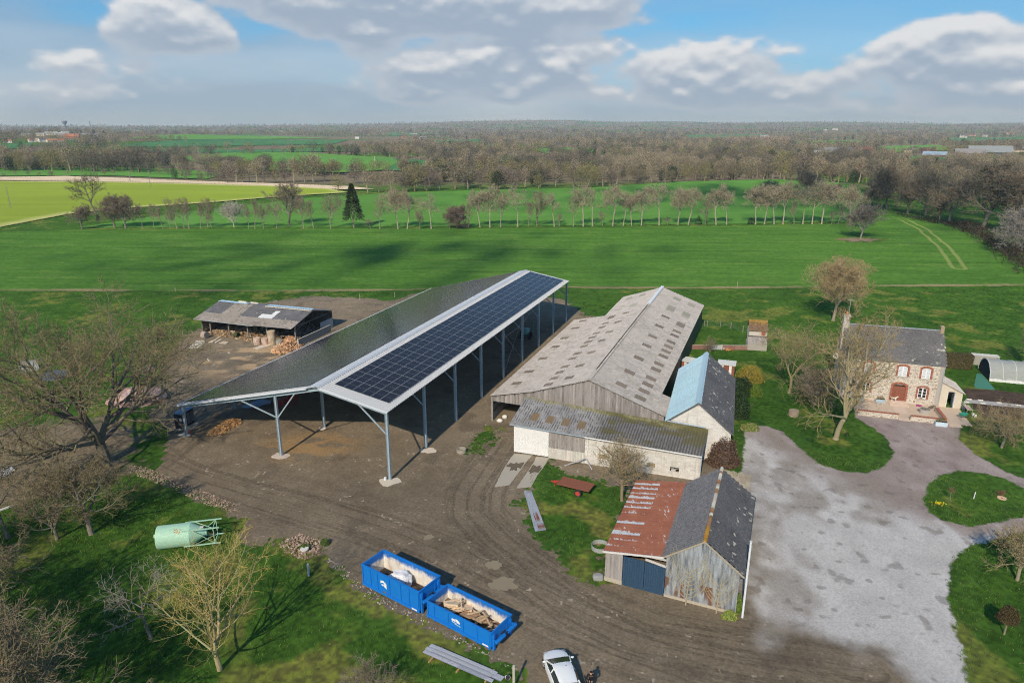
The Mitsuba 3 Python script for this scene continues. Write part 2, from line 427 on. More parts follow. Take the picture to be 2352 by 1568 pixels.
def block_fn(p, n, uv):
    """Whitewashed concrete blocks; uv in metres along and up the wall."""
    v = uv.y / 0.20
    r = dr.floor(v)
    u = uv.x / 0.50 + 0.5 * (r - 2 * dr.floor(r / 2))
    fu, fv = dr.abs(u - dr.floor(u) - 0.5), dr.abs(v - r - 0.5)
    joint = dr.maximum(smoothstep(0.465, 0.49, fu), smoothstep(0.42, 0.47, fv))
    k = cell_rand(u, r, 3.0)
    a = fbm(uv.x / 0.9, uv.y / 0.5, 1.0, 3)
    col = mix((0.66, 0.64, 0.615), (0.54, 0.51, 0.475), dr.clip(0.9 * (k - 0.35) + 0.9 * (a - 0.35), 0, 1))
    damp = smoothstep(0.55, 0.75, fbm(uv.x / 0.35, uv.y / 1.6, 5.0, 3))
    return mix(col * (1 - 0.20 * joint), (0.38, 0.335, 0.28), damp * 0.4) * (0.9 + 0.2 * noise(uv.x / 0.05, uv.y / 0.05))


def stone_fn(p, n, uv):
    """Rubble stone in pale mortar; uv in metres along and up the wall."""
    w = 0.09 * (fbm(uv.x / 0.4, uv.y / 0.4, 2.0, 2) - 0.5)
    d1, d2, k = voronoi((uv.x + w) / 0.30, (uv.y + w) / 0.135)
    body = smoothstep(0.10, 0.22, d2 - d1)
    stone = dr.select(k < 0.42, mi.Color3f(0.55, 0.49, 0.41), dr.select(k < 0.66, mi.Color3f(0.46, 0.36, 0.27), dr.select(k < 0.88, mi.Color3f(0.40, 0.375, 0.345), mi.Color3f(0.26, 0.185, 0.145))))
    stone = stone * (0.72 + 0.5 * noise(uv.x / 0.06, uv.y / 0.06, k * 30))
    return mix((0.63, 0.59, 0.53), stone, body)


def slate_fn(p, n, uv):
    """Slates: uv.x a tone of the slate or metres, uv.y how much lichen."""
    x, y, z = p.x, p.y, p.z
    a, b = fbm(x / 1.5, y / 1.5, z / 1.5, 3), noise(x / 0.13, y / 0.13, z / 0.1)
    col = mix((0.070, 0.068, 0.072), (0.20, 0.195, 0.20), dr.clip(0.55 * a + 0.6 * uv.x, 0, 1)) * (0.75 + 0.5 * b)
    q = noise(x / 0.34, y / 0.34, z / 0.34) * 0.62 + 0.42 * fbm(x / 1.9 + 7, y / 1.9, z / 1.9, 3)
    lich = smoothstep(0.86 - 0.26 * uv.y, 0.92 - 0.26 * uv.y, q + 0.10 * (noise(x / 0.08, y / 0.08, z / 0.08) - 0.5))
    return mix(col, mix((0.38, 0.38, 0.32), (0.55, 0.52, 0.45), b), lich * dr.clip(uv.y * 3, 0, 1) * 0.85)


def mossy_fn(p, n, uv):
    """Old corrugated cement: uv.x metres up the slope, uv.y metres along."""
    x, y = p.x, p.y
    a, b, c = fbm(uv.x / 1.3, uv.y / 1.6, 3.0, 3), noise(uv.x / 0.25, uv.y / 0.09, 2.0), fbm(uv.x / 0.55, uv.y / 0.16, 5.0, 3)
    sheet = cell_rand(uv.y / 0.926, uv.x / 1.425, 2.0)
    right = smoothstep(8.5, 11.0, uv.y)
    col = mix((0.23, 0.22, 0.215), (0.36, 0.355, 0.36), dr.clip(0.45 * sheet + 0.7 * a - 0.05, 0, 1)) * (0.80 + 0.4 * b)
    # broken dark dashes along the troughs of the corrugation
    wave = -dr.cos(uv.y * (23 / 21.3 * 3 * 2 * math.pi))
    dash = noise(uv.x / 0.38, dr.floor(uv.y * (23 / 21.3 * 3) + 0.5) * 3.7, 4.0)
    trough_dash = smoothstep(-0.1, 0.5, wave) * smoothstep(0.50 - 0.30 * right, 0.62 - 0.25 * right, dash * 0.75 + 0.35 * a)
    col = mix(col * (1 - 0.42 * right), (0.085, 0.078, 0.070), trough_dash * 0.85)
    grown = smoothstep(4.9, 5.6, uv.x + 1.2 * (a - 0.5) + 0.5 * (c - 0.5) + 0.5 * right)
    col = mix(col, mix((0.16, 0.145, 0.055), (0.36, 0.33, 0.15), noise(x / 0.2, y / 0.2, 2.0)), grown * 0.75)
    return mix(col, (0.115, 0.105, 0.035), smoothstep(0.52, 0.70, fbm(uv.x / 0.9, uv.y / 2.2, 9.0, 3) + 0.05 * (uv.x - 3)) * right * 0.7)


def rust_fn(p, n, uv):
    """Galvanised sheets gone to rust: uv.x along the sheet 0..1 from its lapped side, uv.y tone (0.0 all rust, 1.0 half zinc)."""
    x, y, z = p.x, p.y, p.z
    a, b = fbm(x / 0.9, y / 0.9, z, 3), fbm(x / 0.12, y / 0.5, z * 2, 3)
    rust = mix((0.28, 0.090, 0.048), (0.44, 0.175, 0.095), dr.clip(0.9 * a + 0.3 * (b - 0.5), 0, 1))
    zinc = mix((0.46, 0.46, 0.475), (0.62, 0.62, 0.63), b)
    return mix(rust, zinc, smoothstep(0.50, 0.60, uv.y + 0.55 * (b - 0.5) + 0.35 * (a - 0.5)))


def tin_fn(p, n, uv):
    """Grey weathered corrugated iron with rust: uv.y how rusty."""
    h = p.x * 0.83 + p.y * 0.56
    a, b = fbm(h / 0.25, p.z / 1.4, 2.0, 3), fbm(h / 0.07, p.z / 0.9, 5.0, 3)
    col = mix((0.10, 0.115, 0.135), (0.44, 0.475, 0.52), dr.clip(1.3 * (b - 0.15) * (0.6 + 0.6 * a), 0, 1))
    return mix(col, mix((0.085, 0.055, 0.045), (0.22, 0.12, 0.085), b), smoothstep(0.42, 0.62, a + uv.y - 0.45))


def skip_fn(p, n, uv):
    """Inside of a skip: blue paint along the rim, scraped to pale primer and bare steel below. uv.x along, uv.y metres below the rim."""
    a, b = fbm(uv.x / 0.5, uv.y / 0.3, 3.0, 4), noise(uv.x / 0.06, uv.y / 0.25, 2.0)
    worn = smoothstep(0.10, 0.55, uv.y + 0.45 * (a - 0.5) + 0.10 * (b - 0.5))
    col = mix((0.012, 0.135, 0.46), mix((0.66, 0.62, 0.56), (0.74, 0.71, 0.66), b), worn)
    return mix(col, (0.28, 0.15, 0.085), smoothstep(0.58, 0.8, fbm(uv.x / 0.3, uv.y / 0.8, 8.0, 3)) * worn * 0.4)


def panel_fn(p, n, uv):
    """Solar cells: uv in cells; fine pale lines between them."""
    fu, fv = dr.abs(uv.x - dr.floor(uv.x) - 0.5), dr.abs(uv.y - dr.floor(uv.y) - 0.5)
    line = dr.maximum(smoothstep(0.455, 0.49, fu), smoothstep(0.485, 0.50, fv) * 0.5)
    glass = mix((0.021, 0.018, 0.020), (0.055, 0.054, 0.060), line)
    return dr.select(uv.x > -0.5, glass, dr.select(uv.x > -1.7, mi.Color3f(0.26, 0.27, 0.29), mi.Color3f(0.040, 0.042, 0.047)))


def tw(b):
    return {'type': 'twosided', 'bsdf': b}


def pro(fn, rough=0.9, spec=0.2, bump=None, eps=0.02, **more):
    b = {'type': 'principled', 'base_color': proc(fn), 'roughness': rough, 'specular': spec, **more}
    if bump:
        b = {'type': 'bumpmap', 'arbitrary': proc(bump, eps), 'scale': 1.0, 'bsdf': b}
    return tw(b)


VC = {'type': 'mesh_attribute', 'name': 'vertex_color'}
scene['paint'] = tw({'type': 'principled', 'base_color': VC, 'roughness': 0.55, 'specular': 0.35})
scene['matte'] = tw({'type': 'principled', 'base_color': VC, 'roughness': 0.95, 'specular': 0.08})
scene['gloss'] = tw({'type': 'principled', 'base_color': VC, 'roughness': 0.22, 'specular': 0.5, 'clearcoat': 0.6, 'clearcoat_gloss': 0.9})
scene['zinc'] = tw({'type': 'principled', 'base_color': VC, 'roughness': 0.42, 'specular': 0.6, 'metallic': 0.35})
scene['leaf'] = tw({'type': 'principled', 'base_color': VC, 'roughness': 0.6, 'specular': 0.3})
scene['film'] = {'type': 'principledthin', 'base_color': {'type': 'rgb', 'value': [0.74, 0.76, 0.74]}, 'roughness': 0.16, 'spec_trans': 0.45, 'diff_trans': 0.5, 'eta': 1.45}
scene['pane'] = tw({'type': 'principled', 'base_color': {'type': 'rgb', 'value': [0.02, 0.023, 0.026]}, 'roughness': 0.05, 'specular': 0.7})
gb = lambda p, n, uv: 0.05 * fbm(p.x / 0.55, p.y / 0.55, 2.0, 3) + 0.12 * fbm(p.x / 2.2, p.y / 2.2, 5.0, 2)
db = lambda p, n, uv: 0.035 * fbm(p.x / 0.30, p.y / 0.30, 2.0, 3) + 0.05 * fbm(p.x / 1.6, p.y / 1.6, 4.0, 2)
scene['grass_ground'] = pro(lambda p, n, uv: land_col(p), 0.95, 0.1, gb, 0.06)
scene['yard_ground'] = pro(yard_fn, 0.93, 0.15, db, 0.05)
scene['litter_ground'] = pro(litter_fn, 0.95, 0.1, gb, 0.06)
scene['crop_ground'] = pro(crop_fn, 0.95, 0.1)
scene['far_ground'] = pro(far_field_col, 0.95, 0.1)
scene['soil_ground'] = pro(soil_fn, 0.95, 0.1, lambda p, n, uv: 0.10 * fbm(p.x / 0.4, p.y / 0.4, 2.0, 3), 0.05)
scene['cement'] = pro(cement_fn, 0.9, 0.2)
scene['boards'] = pro(wood_fn, 0.9, 0.15)
scene['blocks'] = pro(block_fn, 0.9, 0.15)
scene['rubble'] = pro(stone_fn, 0.9, 0.15)
scene['slates'] = pro(slate_fn, 0.7, 0.3)
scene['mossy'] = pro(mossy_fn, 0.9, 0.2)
scene['rust'] = pro(rust_fn, 0.6, 0.4)
scene['tin'] = pro(tin_fn, 0.55, 0.5)
scene['skip_inside'] = pro(skip_fn, 0.6, 0.3)
scene['cells'] = pro(panel_fn, 0.15, 0.25)

# ------------------------------------------------------------------ the ground


def zone(name, poly, bsdf, cell=0.5, fringe=0.0, z=0.004, uv2=None, label=None, k=None, kind='structure', category=None, clip=True):
    """A sheet of ground on a grid: uv.x is how far inside its edge a place lies. The grid keeps a fringe outside the edge, for the material to break up."""
    grown = poly.buffer(fringe, join_style=1) if fringe else poly
    x0, y0, x1, y1 = grown.bounds
    gx, gy = np.arange(math.floor(x0 / cell), math.ceil(x1 / cell) + 1) * cell, np.arange(math.floor(y0 / cell), math.ceil(y1 / cell) + 1) * cell
    X, Y = np.meshgrid(gx, gy, indexing='ij')
    P = shapely.points(X.ravel(), Y.ravel())
    sd = shapely.distance(P, poly.boundary) * np.where(shapely.contains_xy(poly, X.ravel(), Y.ravel()), 1, -1)
    sd = sd.reshape(X.shape)
    keep = (sd[:-1, :-1] > -fringe - cell) & (sd[1:, 1:] > -fringe - cell) & (sd[1:, :-1] > -fringe - cell) & (sd[:-1, 1:] > -fringe - cell)
    if not fringe:                                              # pull the outer ring of the grid onto the edge
        for i, j in zip(*np.nonzero((sd < 0) & (sd > -1.6 * cell))):
            q = poly.boundary.interpolate(poly.boundary.project(Point(X[i, j], Y[i, j])))
            X[i, j], Y[i, j], sd[i, j] = q.x, q.y, 0
        m = sd > -0.5 * cell
        keep = m[:-1, :-1] & m[1:, 1:] & m[1:, :-1] & m[:-1, 1:]
    idx = np.arange(X.size).reshape(X.shape)
    i, j = np.nonzero(keep)
    f = np.stack([idx[i, j], idx[i + 1, j], idx[i + 1, j + 1], idx[i, j + 1]], 1)
    v = np.stack([X.ravel(), Y.ravel(), terr(X, Y).ravel() + z], 1)
    second = np.zeros(X.size) if uv2 is None else uv2(X.ravel(), Y.ravel())
    uv = np.stack([sd.ravel() if k is None else np.full(X.size, float(k)), sd.ravel() if k is not None else second], 1)
    used = np.unique(f)
    new = np.full(X.size, -1)
    new[used] = np.arange(len(used))
    f, v, uv = new[f], v[used], uv[used]
    f = np.vstack([f[:, [0, 1, 2]], f[:, [0, 2, 3]]])
    key = thing(name, label, category, kind=kind)
    scene[key] = mikit.ply((v, f), bsdf, smooth=True, uv=uv)
    return key


rings = np.concatenate([[0.01], np.linspace(20, 240, 12), np.geomspace(270, FAR, 60)])
ang = np.linspace(0, 2 * np.pi, 161)[:-1]
gx, gy = rings[:, None] * np.sin(ang), rings[:, None] * np.cos(ang)
gz = terr(gx, gy) - 0.5 * np.clip((rings[:, None] - 240) / 200, 0, 1)
ii, jj = np.meshgrid(np.arange(len(rings) - 1), np.arange(160), indexing='ij')
gq = np.stack([ii * 160 + jj, (ii + 1) * 160 + jj, (ii + 1) * 160 + (jj + 1) % 160, ii * 160 + (jj + 1) % 160], -1).reshape(-1, 4)[:, ::-1]
scene['ground'] = mikit.ply((np.stack([gx, gy, gz], -1).reshape(-1, 3), gq), 'grass_ground', smooth=True)
labels['ground'] = {'kind': 'structure', 'label': 'green pasture land round the farm reaching to the hills'}

YARD = plot([(300, 1075), (380, 1105), (440, 1140), (520, 1175), (560, 1200), (550, 1238), (600, 1252), (655, 1240), (705, 1232), (755, 1290), (800, 1330), (840, 1365), (900, 1400), (960, 1424), (1010, 1450), (1060, 1478),
             (1110, 1500), (1155, 1516), (1190, 1545), (1215, 1580), (1230, 1680), (2290, 1680), (2222, 1568), (2214, 1500), (2192, 1430), (2178, 1360), (2184, 1300), (2213, 1264), (2262, 1244), (2360, 1220), (2560, 1180),
             (2480, 1140), (2352, 1098), (2300, 1078), (2240, 1042), (2205, 1010), (2207, 975), (2090, 945), (1970, 925), (1960, 957), (2005, 983), (2037, 1008), (2051, 1037), (2030, 1070), (1985, 1085), (1930, 1081), (1880, 1064),
             (1840, 1030), (1800, 992), (1760, 978), (1712, 978), (1707, 1040), (1702, 1080), (1690, 1090), (1560, 1000), (1500, 900), (1480, 750), (1345, 725), (1300, 690), (1210, 672), (1090, 668), (960, 672), (900, 690), (820, 684), (720, 680), (630, 690), (560, 712),
             (480, 742), (420, 772), (372, 835), (358, 920), (325, 1000)])
ISLAND = plot([(2120, 1150), (2135, 1112), (2165, 1090), (2205, 1081), (2260, 1086), (2310, 1100), (2352, 1122), (2440, 1165), (2352, 1186), (2290, 1198), (2225, 1207), (2175, 1198), (2140, 1180)])
PADDOCK = plot([(1258, 1058), (1300, 1085), (1390, 1110), (1435, 1115), (1437, 1150), (1395, 1245), (1393, 1330), (1363, 1347), (1325, 1330), (1290, 1290), (1232, 1232), (1200, 1195), (1196, 1150), (1215, 1110), (1240, 1070)])
VERGE = plot([(1065, 1040), (1100, 1042), (1128, 1008), (1142, 985), (1120, 980), (1085, 1008)])
STRIP = plot([(1385, 1345), (1395, 1385), (1500, 1418), (1640, 1440), (1715, 1425), (1722, 1410), (1600, 1395), (1480, 1365)])
WORN = YARD.difference(ISLAND).difference(PADDOCK).difference(VERGE)
GRAVEL = plot([(1700, 960), (1690, 1090), (1735, 1120), (1745, 1250), (1738, 1400), (1770, 1450), (1850, 1440), (1960, 1470), (2060, 1490), (2130, 1540), (2180, 1600), (2400, 1640), (2352, 1250), (2600, 1180), (2480, 1120), (2352, 1080), (2240, 1000), (2240, 900), (1960, 900), (1900, 940)])


def gravel_depth(x, y):
    return shapely.distance(shapely.points(x, y), GRAVEL.boundary) * np.where(shapely.contains_xy(GRAVEL, x, y), 1, -1)


zone('yard', WORN, 'yard_ground', 0.5, 2.0, 0.004, gravel_depth, 'brown dirt yard and pale gravel drive between the farm buildings')
LITTER = plot([(-200, 1010), (0, 985), (150, 960), (260, 960), (330, 1000), (310, 1070), (300, 1085), (180, 1130), (60, 1160), (-100, 1200), (-260, 1200)])
zone('bare_soil', plot([(1928, 551), (1950, 547), (1995, 547), (2028, 551), (2005, 556), (1955, 556)]), 'litter_ground', 0.6, 1.5, 0.04, None, 'bare brown patch of soil round the lone field tree')
zone('leaf_litter_ground', LITTER, 'litter_ground', 0.7, 2.5, 0.008, None, 'brown leaf litter and bare soil under the big oak')
CROP = plot([(-500, 660), (0, 665), (650, 668), (1300, 660), (1660, 660), (2010, 657), (2500, 652), (2390, 600), (2310, 560), (2200, 527), (2095, 492), (2020, 478), (1960, 482), (1950, 515), (1700, 519), (1200, 525), (700, 526), (180, 528), (-60, 536), (-400, 570)])
FENCE = LineString([site(*q)[:2] for q in [(-500, 660), (0, 665), (650, 668), (1300, 660), (1660, 660), (2010, 657), (2500, 652)]])
zone('wheat_field', CROP, 'crop_ground', 2.5, 3.0, 0.02, lambda x, y: shapely.distance(shapely.points(x, y), FENCE), 'smooth green wheat field stretching behind the farm')
for kind_, label_, pts_ in [
    (1, 'fresh green field behind the long row of bare trees', [(175, 524), (700, 522), (1200, 520), (1700, 515), (1950, 510), (1965, 480), (1990, 445), (1930, 420), (1800, 412), (1700, 414), (1560, 418), (1350, 432), (1180, 434), (1000, 440), (860, 446), (700, 456), (600, 468), (400, 490), (300, 505)]),
    (2, 'bright yellow green field beside the leaning tree', [(-300, 545), (0, 522), (170, 490), (300, 478), (480, 466), (640, 452), (800, 442), (760, 434), (620, 427), (400, 421), (230, 418), (0, 416), (-300, 415)]),
    (3, 'pale strip of bare soil along the yellow green field', [(-300, 406), (0, 407), (150, 405), (260, 408), (450, 416), (620, 421), (800, 428), (860, 434), (800, 436), (620, 427), (400, 420), (230, 417), (0, 414), (-300, 413)]),
    (1, 'green meadow beyond the pale soil strip', [(-300, 402), (0, 404), (260, 404), (470, 412), (520, 402), (420, 388), (250, 384), (0, 386), (-300, 386)]),
    (1, 'broad green field beyond the first hedge', [(400, 360), (520, 352), (700, 350), (830, 360), (900, 362), (920, 372), (880, 392), (780, 398), (640, 394), (470, 378)]),
    (0, 'grey green field beside the white post', [(850, 362), (930, 366), (1040, 374), (1080, 384), (1010, 392), (930, 394), (880, 392), (905, 376)]),
    (0, 'deep green field on the far slope', [(280, 332), (420, 322), (620, 321), (800, 322), (760, 333), (600, 334), (420, 339), (300, 338)]),
    (0, 'green field stretching below the far slope', [(300, 344), (450, 343), (560, 345), (780, 340), (860, 348), (700, 349), (500, 352), (330, 352)]),
    (1, 'sunlit field crest on the far left slope', [(290, 318), (430, 309), (560, 312), (760, 318), (620, 320), (420, 321)]),
    (0, 'green field below the small town', [(-200, 331), (0, 332), (75, 330), (68, 340), (0, 345), (-200, 346)]),
    (0, 'dark green pasture beside the far farm', [(2070, 360), (2200, 358), (2420, 357), (2420, 366), (2250, 372), (2120, 375), (2060, 370)]),
    (3, 'pale strip of ground beside the far barns', [(2280, 348), (2420, 346), (2420, 349), (2290, 351)]),
    (1, 'little orchard clearing in the woods', [(1110, 362), (1180, 358), (1300, 366), (1240, 372), (1150, 372)]),
    (0, 'hazy green field high on the far right hills', [(1560, 311), (1760, 309), (1800, 316), (1600, 319)]),
    (1, 'green strip of field in the woods left of the red barn', [(1820, 325), (1970, 322), (2000, 331), (1840, 334)]),
    (1, 'green pasture round the cream gabled far house', [(2010, 337), (2150, 333), (2200, 345), (2040, 351)]),
    (0, 'small hazy green field at centre below the ridge', [(880, 306), (1010, 305), (1040, 310), (900, 312)]),
    (1, 'green clearing deep in the central woods', [(1220, 342), (1350, 340), (1380, 350), (1250, 353)]),
    (1, 'green clearing in the woods right of centre', [(1320, 371), (1430, 366), (1450, 379), (1340, 384)]),
    (0, 'far green field at the right edge below the hills', [(2170, 318), (2420, 314), (2420, 323), (2200, 327)]),
    (0, 'green field in the woods below the white villa', [(990, 323), (1100, 320), (1120, 328), (1010, 331)]),
]:
    P_ = plot(pts_).buffer(0)
    zone('field', P_, 'far_ground', max(2.5, math.sqrt(P_.area) / 60), 0, 0.06 if site(*pts_[0])[1] < 600 else 0.5, None, label_, kind_, clip=True)

# ------------------------------------------------------------------ buildings
def lerp(a, b, t):
    return np.asarray(a, float) * (1 - t) + np.asarray(b, float) * t


def slab(mb, a, b, c, d, th, col):
    """A plate with the top face a b c d and a thickness downwards."""
    up = np.cross(np.subtract(b, a), np.subtract(d, a))
    up = up / np.linalg.norm(up) * th
    up = up if up[2] > 0 else -up
    return mb.hexa([p - up for p in (a, b, c, d)] + [_D(p) for p in (a, b, c, d)], col)


def sheets(parent, name, P, nu, nv, bsdf, col, lap=0.03, th=0.02, budget=300, skip=lambda i, j: False, gap=0.004, over=0.06, near=None):
    """Roof sheets or tiles on the patch P(u, v), v = 0 at the eave: each its own entry, lapping the row below; past the budget joined into one part."""
    todo = [(i, j) for j in range(nv) for i in range(nu) if not skip(i, j)]
    order = sorted(todo, key=(lambda q: np.linalg.norm(P((q[0] + .5) / nu, (q[1] + .5) / nv))) if near is None else near)
    rest = MB()
    for k, (i, j) in enumerate(order):
        u0, u1, v0, v1 = i / nu, (i + 1) / nu, j / nv, (j + 1) / nv
        a, b, c, d = P(u0, v0), P(u1, v0), P(u1, v1), P(u0, v1)
        nrm = np.cross(b - a, d - a)
        nrm /= np.linalg.norm(nrm)
        nrm = nrm if nrm[2] > 0 else -nrm
        e = (b - a) / np.linalg.norm(b - a) * gap / 2
        w = (a - d) / np.linalg.norm(a - d) * over
        low, high = nrm * (lap + th * 0.5) , nrm * th * 0.5
        mb = MB() if k < budget else rest
        slab(mb, a + e + w + low, b - e + w + low, c - e + high, d + e + high, th, col(i, j))
        if k < budget:
            part(parent, name, mb, bsdf, uv=len(col(i, j)) == 2)
    if rest.v:
        part(parent, name, rest, bsdf, uv=rest.c[0].shape[1] == 2, kind='stuff')


# ---- the solar shed
STEEL, STEEL_D = (0.30, 0.375, 0.43), (0.22, 0.29, 0.34)
SH = Frame((-12.92, 66.63), 20.35, -66.7)
SHED = thing('solar_shed', 'huge open steel shed with solar panels covering both slopes of its roof', 'shed')
ZR, ZRT, ZL = 7.97, 9.41, 3.89                          # right eave, ridge, left eave
S0, SR, SL, U0, U1 = -0.26, 8.60, 29.8, -0.35, 67.7


def shed_z(s):
    return ZR + (ZRT - ZR) * (s - S0) / (SR - S0) if s < SR else ZRT + (ZL - ZRT) * (s - SR) / (SL - SR)


WHITE = (0.44, 0.455, 0.48)
for name, sa, sb in (('right_roof_sheeting', S0, SR), ('left_roof_sheeting', SR, SL)):
    mb = MB(WHITE)
    pitch, prof = 0.40, [(0, 0), (0.20, 0), (0.235, 0.095), (0.365, 0.095)]
    us, hs = [], []
    k = U0
    while k < U1:
        for du, h in prof:
            if k + du <= U1:
                us.append(k + du)
                hs.append(h)
        k += pitch
    us.append(U1)
    hs.append(0)
    ra, rb = np.array([SH(u, sa, shed_z(sa) + h) for u, h in zip(us, hs)]), np.array([SH(u, sb, shed_z(sb) + h) for u, h in zip(us, hs)])
    n = len(us)
    mb.add(np.vstack([ra, rb]), [[i, i + 1, n + i + 1, n + i] for i in range(n - 1)])
    part(SHED, name, mb, 'paint')
mb = MB((0.47, 0.505, 0.55))                               # ridge capping: a broad flat band down the left side, a lip on the right
slab(mb, SH(U0 - 0.05, SR - 0.35, shed_z(SR - 0.35) + 0.10), SH(U1 + 0.05, SR - 0.35, shed_z(SR - 0.35) + 0.10), SH(U1 + 0.05, SR, ZRT + 0.14), SH(U0 - 0.05, SR, ZRT + 0.14), 0.03, None)
slab(mb, SH(U0 - 0.05, SR + 0.004, ZRT + 0.137), SH(U1 + 0.05, SR + 0.004, ZRT + 0.137), SH(U1 + 0.05, SR + 1.35, shed_z(SR + 1.35) + 0.09), SH(U0 - 0.05, SR + 1.35, shed_z(SR + 1.35) + 0.09), 0.03, None)
part(SHED, 'ridge_cap', mb, 'paint')
# verge trims and left gutter
for u in (U0 - 0.03, U1 + 0.03):
    for sa, sb in ((S0, SR - 0.36), (SR + 1.36, SL)):
        part(SHED, 'verge_trim', MB((0.60, 0.63, 0.68)).beam(SH(u, sa, shed_z(sa) + 0.0), SH(u, sb, shed_z(sb) + 0.0), 0.10, 0.16), 'paint')
part(SHED, 'gutter', MB((0.50, 0.55, 0.60)).beam(SH(U0, SL + 0.09, ZL - 0.02), SH(U1, SL + 0.09, ZL - 0.02), 0.16, 0.15), 'paint')


def solar(u0, u1, sa, sb, black):
    """One panel: aluminium frame standing on rails, glass set into it. uv in cells; negative uv marks the frame."""
    fr = 0.026 if not black else 0.018
    z = lambda s, h: shed_z(s) + h
    mb = MB()
    o = [SH(u, s, z(s, 0.155)) for u, s in ((u0, sa), (u1, sa), (u1, sb), (u0, sb))]
    i_ = [SH(u, s, z(s, 0.155)) for u, s in ((u0 + fr, sa + fr), (u1 - fr, sa + fr), (u1 - fr, sb - fr), (u0 + fr, sb - fr))]
    lo = [SH(u, s, z(s, 0.115)) for u, s in ((u0, sa), (u1, sa), (u1, sb), (u0, sb))]
    fcol = (-2.0, 0.2) if black else (-1.0, 0.2)
    m = 0.5 * (u0 + u1)
    for a, b, c0, c1 in ((u0 + fr, m - 0.012, 0.0, 10.0), (m + 0.012, u1 - fr, 0.0, 10.0)):
        q = [SH(a, sa + fr, z(sa + fr, 0.151)), SH(b, sa + fr, z(sa + fr, 0.151)), SH(b, sb - fr, z(sb - fr, 0.151)), SH(a, sb - fr, z(sb - fr, 0.151))]
        mb.add(q, [[0, 1, 2, 3]], [(0.5, 0.5)] * 4 if black else [(c0 + 0.5, 0.5), (c1 + 0.5, 0.5), (c1 + 0.5, 6.5), (c0 + 0.5, 6.5)])
    mb.add([SH(m - 0.012, sa + fr, z(sa + fr, 0.150)), SH(m + 0.012, sa + fr, z(sa + fr, 0.150)), SH(m + 0.012, sb - fr, z(sb - fr, 0.150)), SH(m - 0.012, sb - fr, z(sb - fr, 0.150))], [[0, 1, 2, 3]], (-1.5, 0.2))
    for k in range(4):
        mb.quad(o[k], o[(k + 1) % 4], i_[(k + 1) % 4], i_[k], fcol)
        mb.quad(lo[k], lo[(k + 1) % 4], o[(k + 1) % 4], o[k], fcol)
    return mb


pu, n_u = (U1 - 0.75 - (U0 + 1.75)) / 28, 28
for j in range(6):
    for i in range(n_u):
        a = U0 + 1.75 + i * pu
        s = S0 + 0.85 + j * 1.145
        part(SHED, 'solar_panel', solar(a + 0.011, a + pu - 0.011, s + 0.011, s + 1.145 - 0.011, False), 'cells', uv=True)
lrows = 17
lp = (SL - 0.45 - (SR + 1.52)) / lrows
rest = MB()
order = sorted([(i, j) for j in range(lrows) for i in range(n_u)], key=lambda q: q[0] * pu + 0.2 * q[1])
for k, (i, j) in enumerate(order):
    a, s = U0 + 0.75 + i * (U1 - U0 - 1.3) / n_u, SR + 1.52 + j * lp
    m = solar(a + 0.001, a + (U1 - U0 - 1.3) / n_u - 0.001, s + 0.001, s + lp - 0.001, True)
    if k < 132:
        part(SHED, 'solar_panel', m, 'cells', uv=True)
    else:
        rest.v += m.v
        rest.c += m.c
        rest.f += [f + rest.k for f in m.f]
        rest.k += m.k
part(SHED, 'solar_panel', rest, 'cells', uv=True, kind='stuff')

BAY = 67.37 / 8
for i in range(9):
    u = min(max(i * BAY, 0.05), 67.35)
    for s, zt in ((0.12, shed_z(0.12)), (14.75, shed_z(14.75)), (29.35, shed_z(29.35))):
        part(SHED, 'post', MB(STEEL).ibeam(SH(u, s, 0), SH(u, s, zt - 0.28), 0.24, 0.30, up=SH.n), 'paint')
    raf = MB(STEEL)
    raf.ibeam(SH(u, 0.0, shed_z(0) - 0.30), SH(u, SR, ZRT - 0.30), 0.18, 0.34)
    raf.ibeam(SH(u, SR, ZRT - 0.305), SH(u, 14.75, shed_z(14.75) - 0.33), 0.18, 0.36)
    raf.ibeam(SH(u, 14.75, shed_z(14.75) - 0.33), SH(u, SL - 0.2, shed_z(SL - 0.2) - 0.28), 0.18, 0.34)
    part(SHED, 'rafter', raf, 'paint')
    for (sa, za), (sb, zb_) in (((0.2, 5.3), (3.55, shed_z(3.55) - 0.42)), ((14.65, 4.75), (11.9, shed_z(11.9) - 0.45)), ((14.85, 4.75), (20.0, shed_z(20.0) - 0.42))):
        part(SHED, 'brace', MB(STEEL).beam(SH(u, sa, za), SH(u, sb, zb_), 0.11, 0.13), 'paint')
for s in list(np.linspace(0.15, SR - 0.25, 7)) + list(np.linspace(SR + 0.3, SL - 0.25, 15)):
    part(SHED, 'purlin', MB(STEEL).beam(SH(U0 + 0.02, s, shed_z(s) - 0.075), SH(U1 - 0.02, s, shed_z(s) - 0.075), 0.06, 0.14), 'paint')
for (ua, za), (ub, zb_) in (((4 * BAY, 0.4), (5 * BAY, 7.2)), ((4 * BAY, 7.2), (5 * BAY, 0.4)), ((4 * BAY, 6.2), (5 * BAY, 6.2)), ((5 * BAY, 6.2), (5.5 * BAY, 7.3))):
    part(SHED, 'tie_rod', MB((0.33, 0.33, 0.32)).tube([SH(ua, 0.12, za), SH(ub, 0.12, zb_)], 0.03), 'paint')


def blob(cx_, cy_, r, n=14, wob=0.25, seed=0):
    g = np.random.default_rng(seed)
    t = np.arange(n) / n * 2 * np.pi
    rr = r * (1 + wob * (g.random(n) - 0.5) * 2)
    return np.stack([cx_ + rr * np.cos(t) * 1.15, cy_ + rr * np.sin(t) * 0.9], 1)


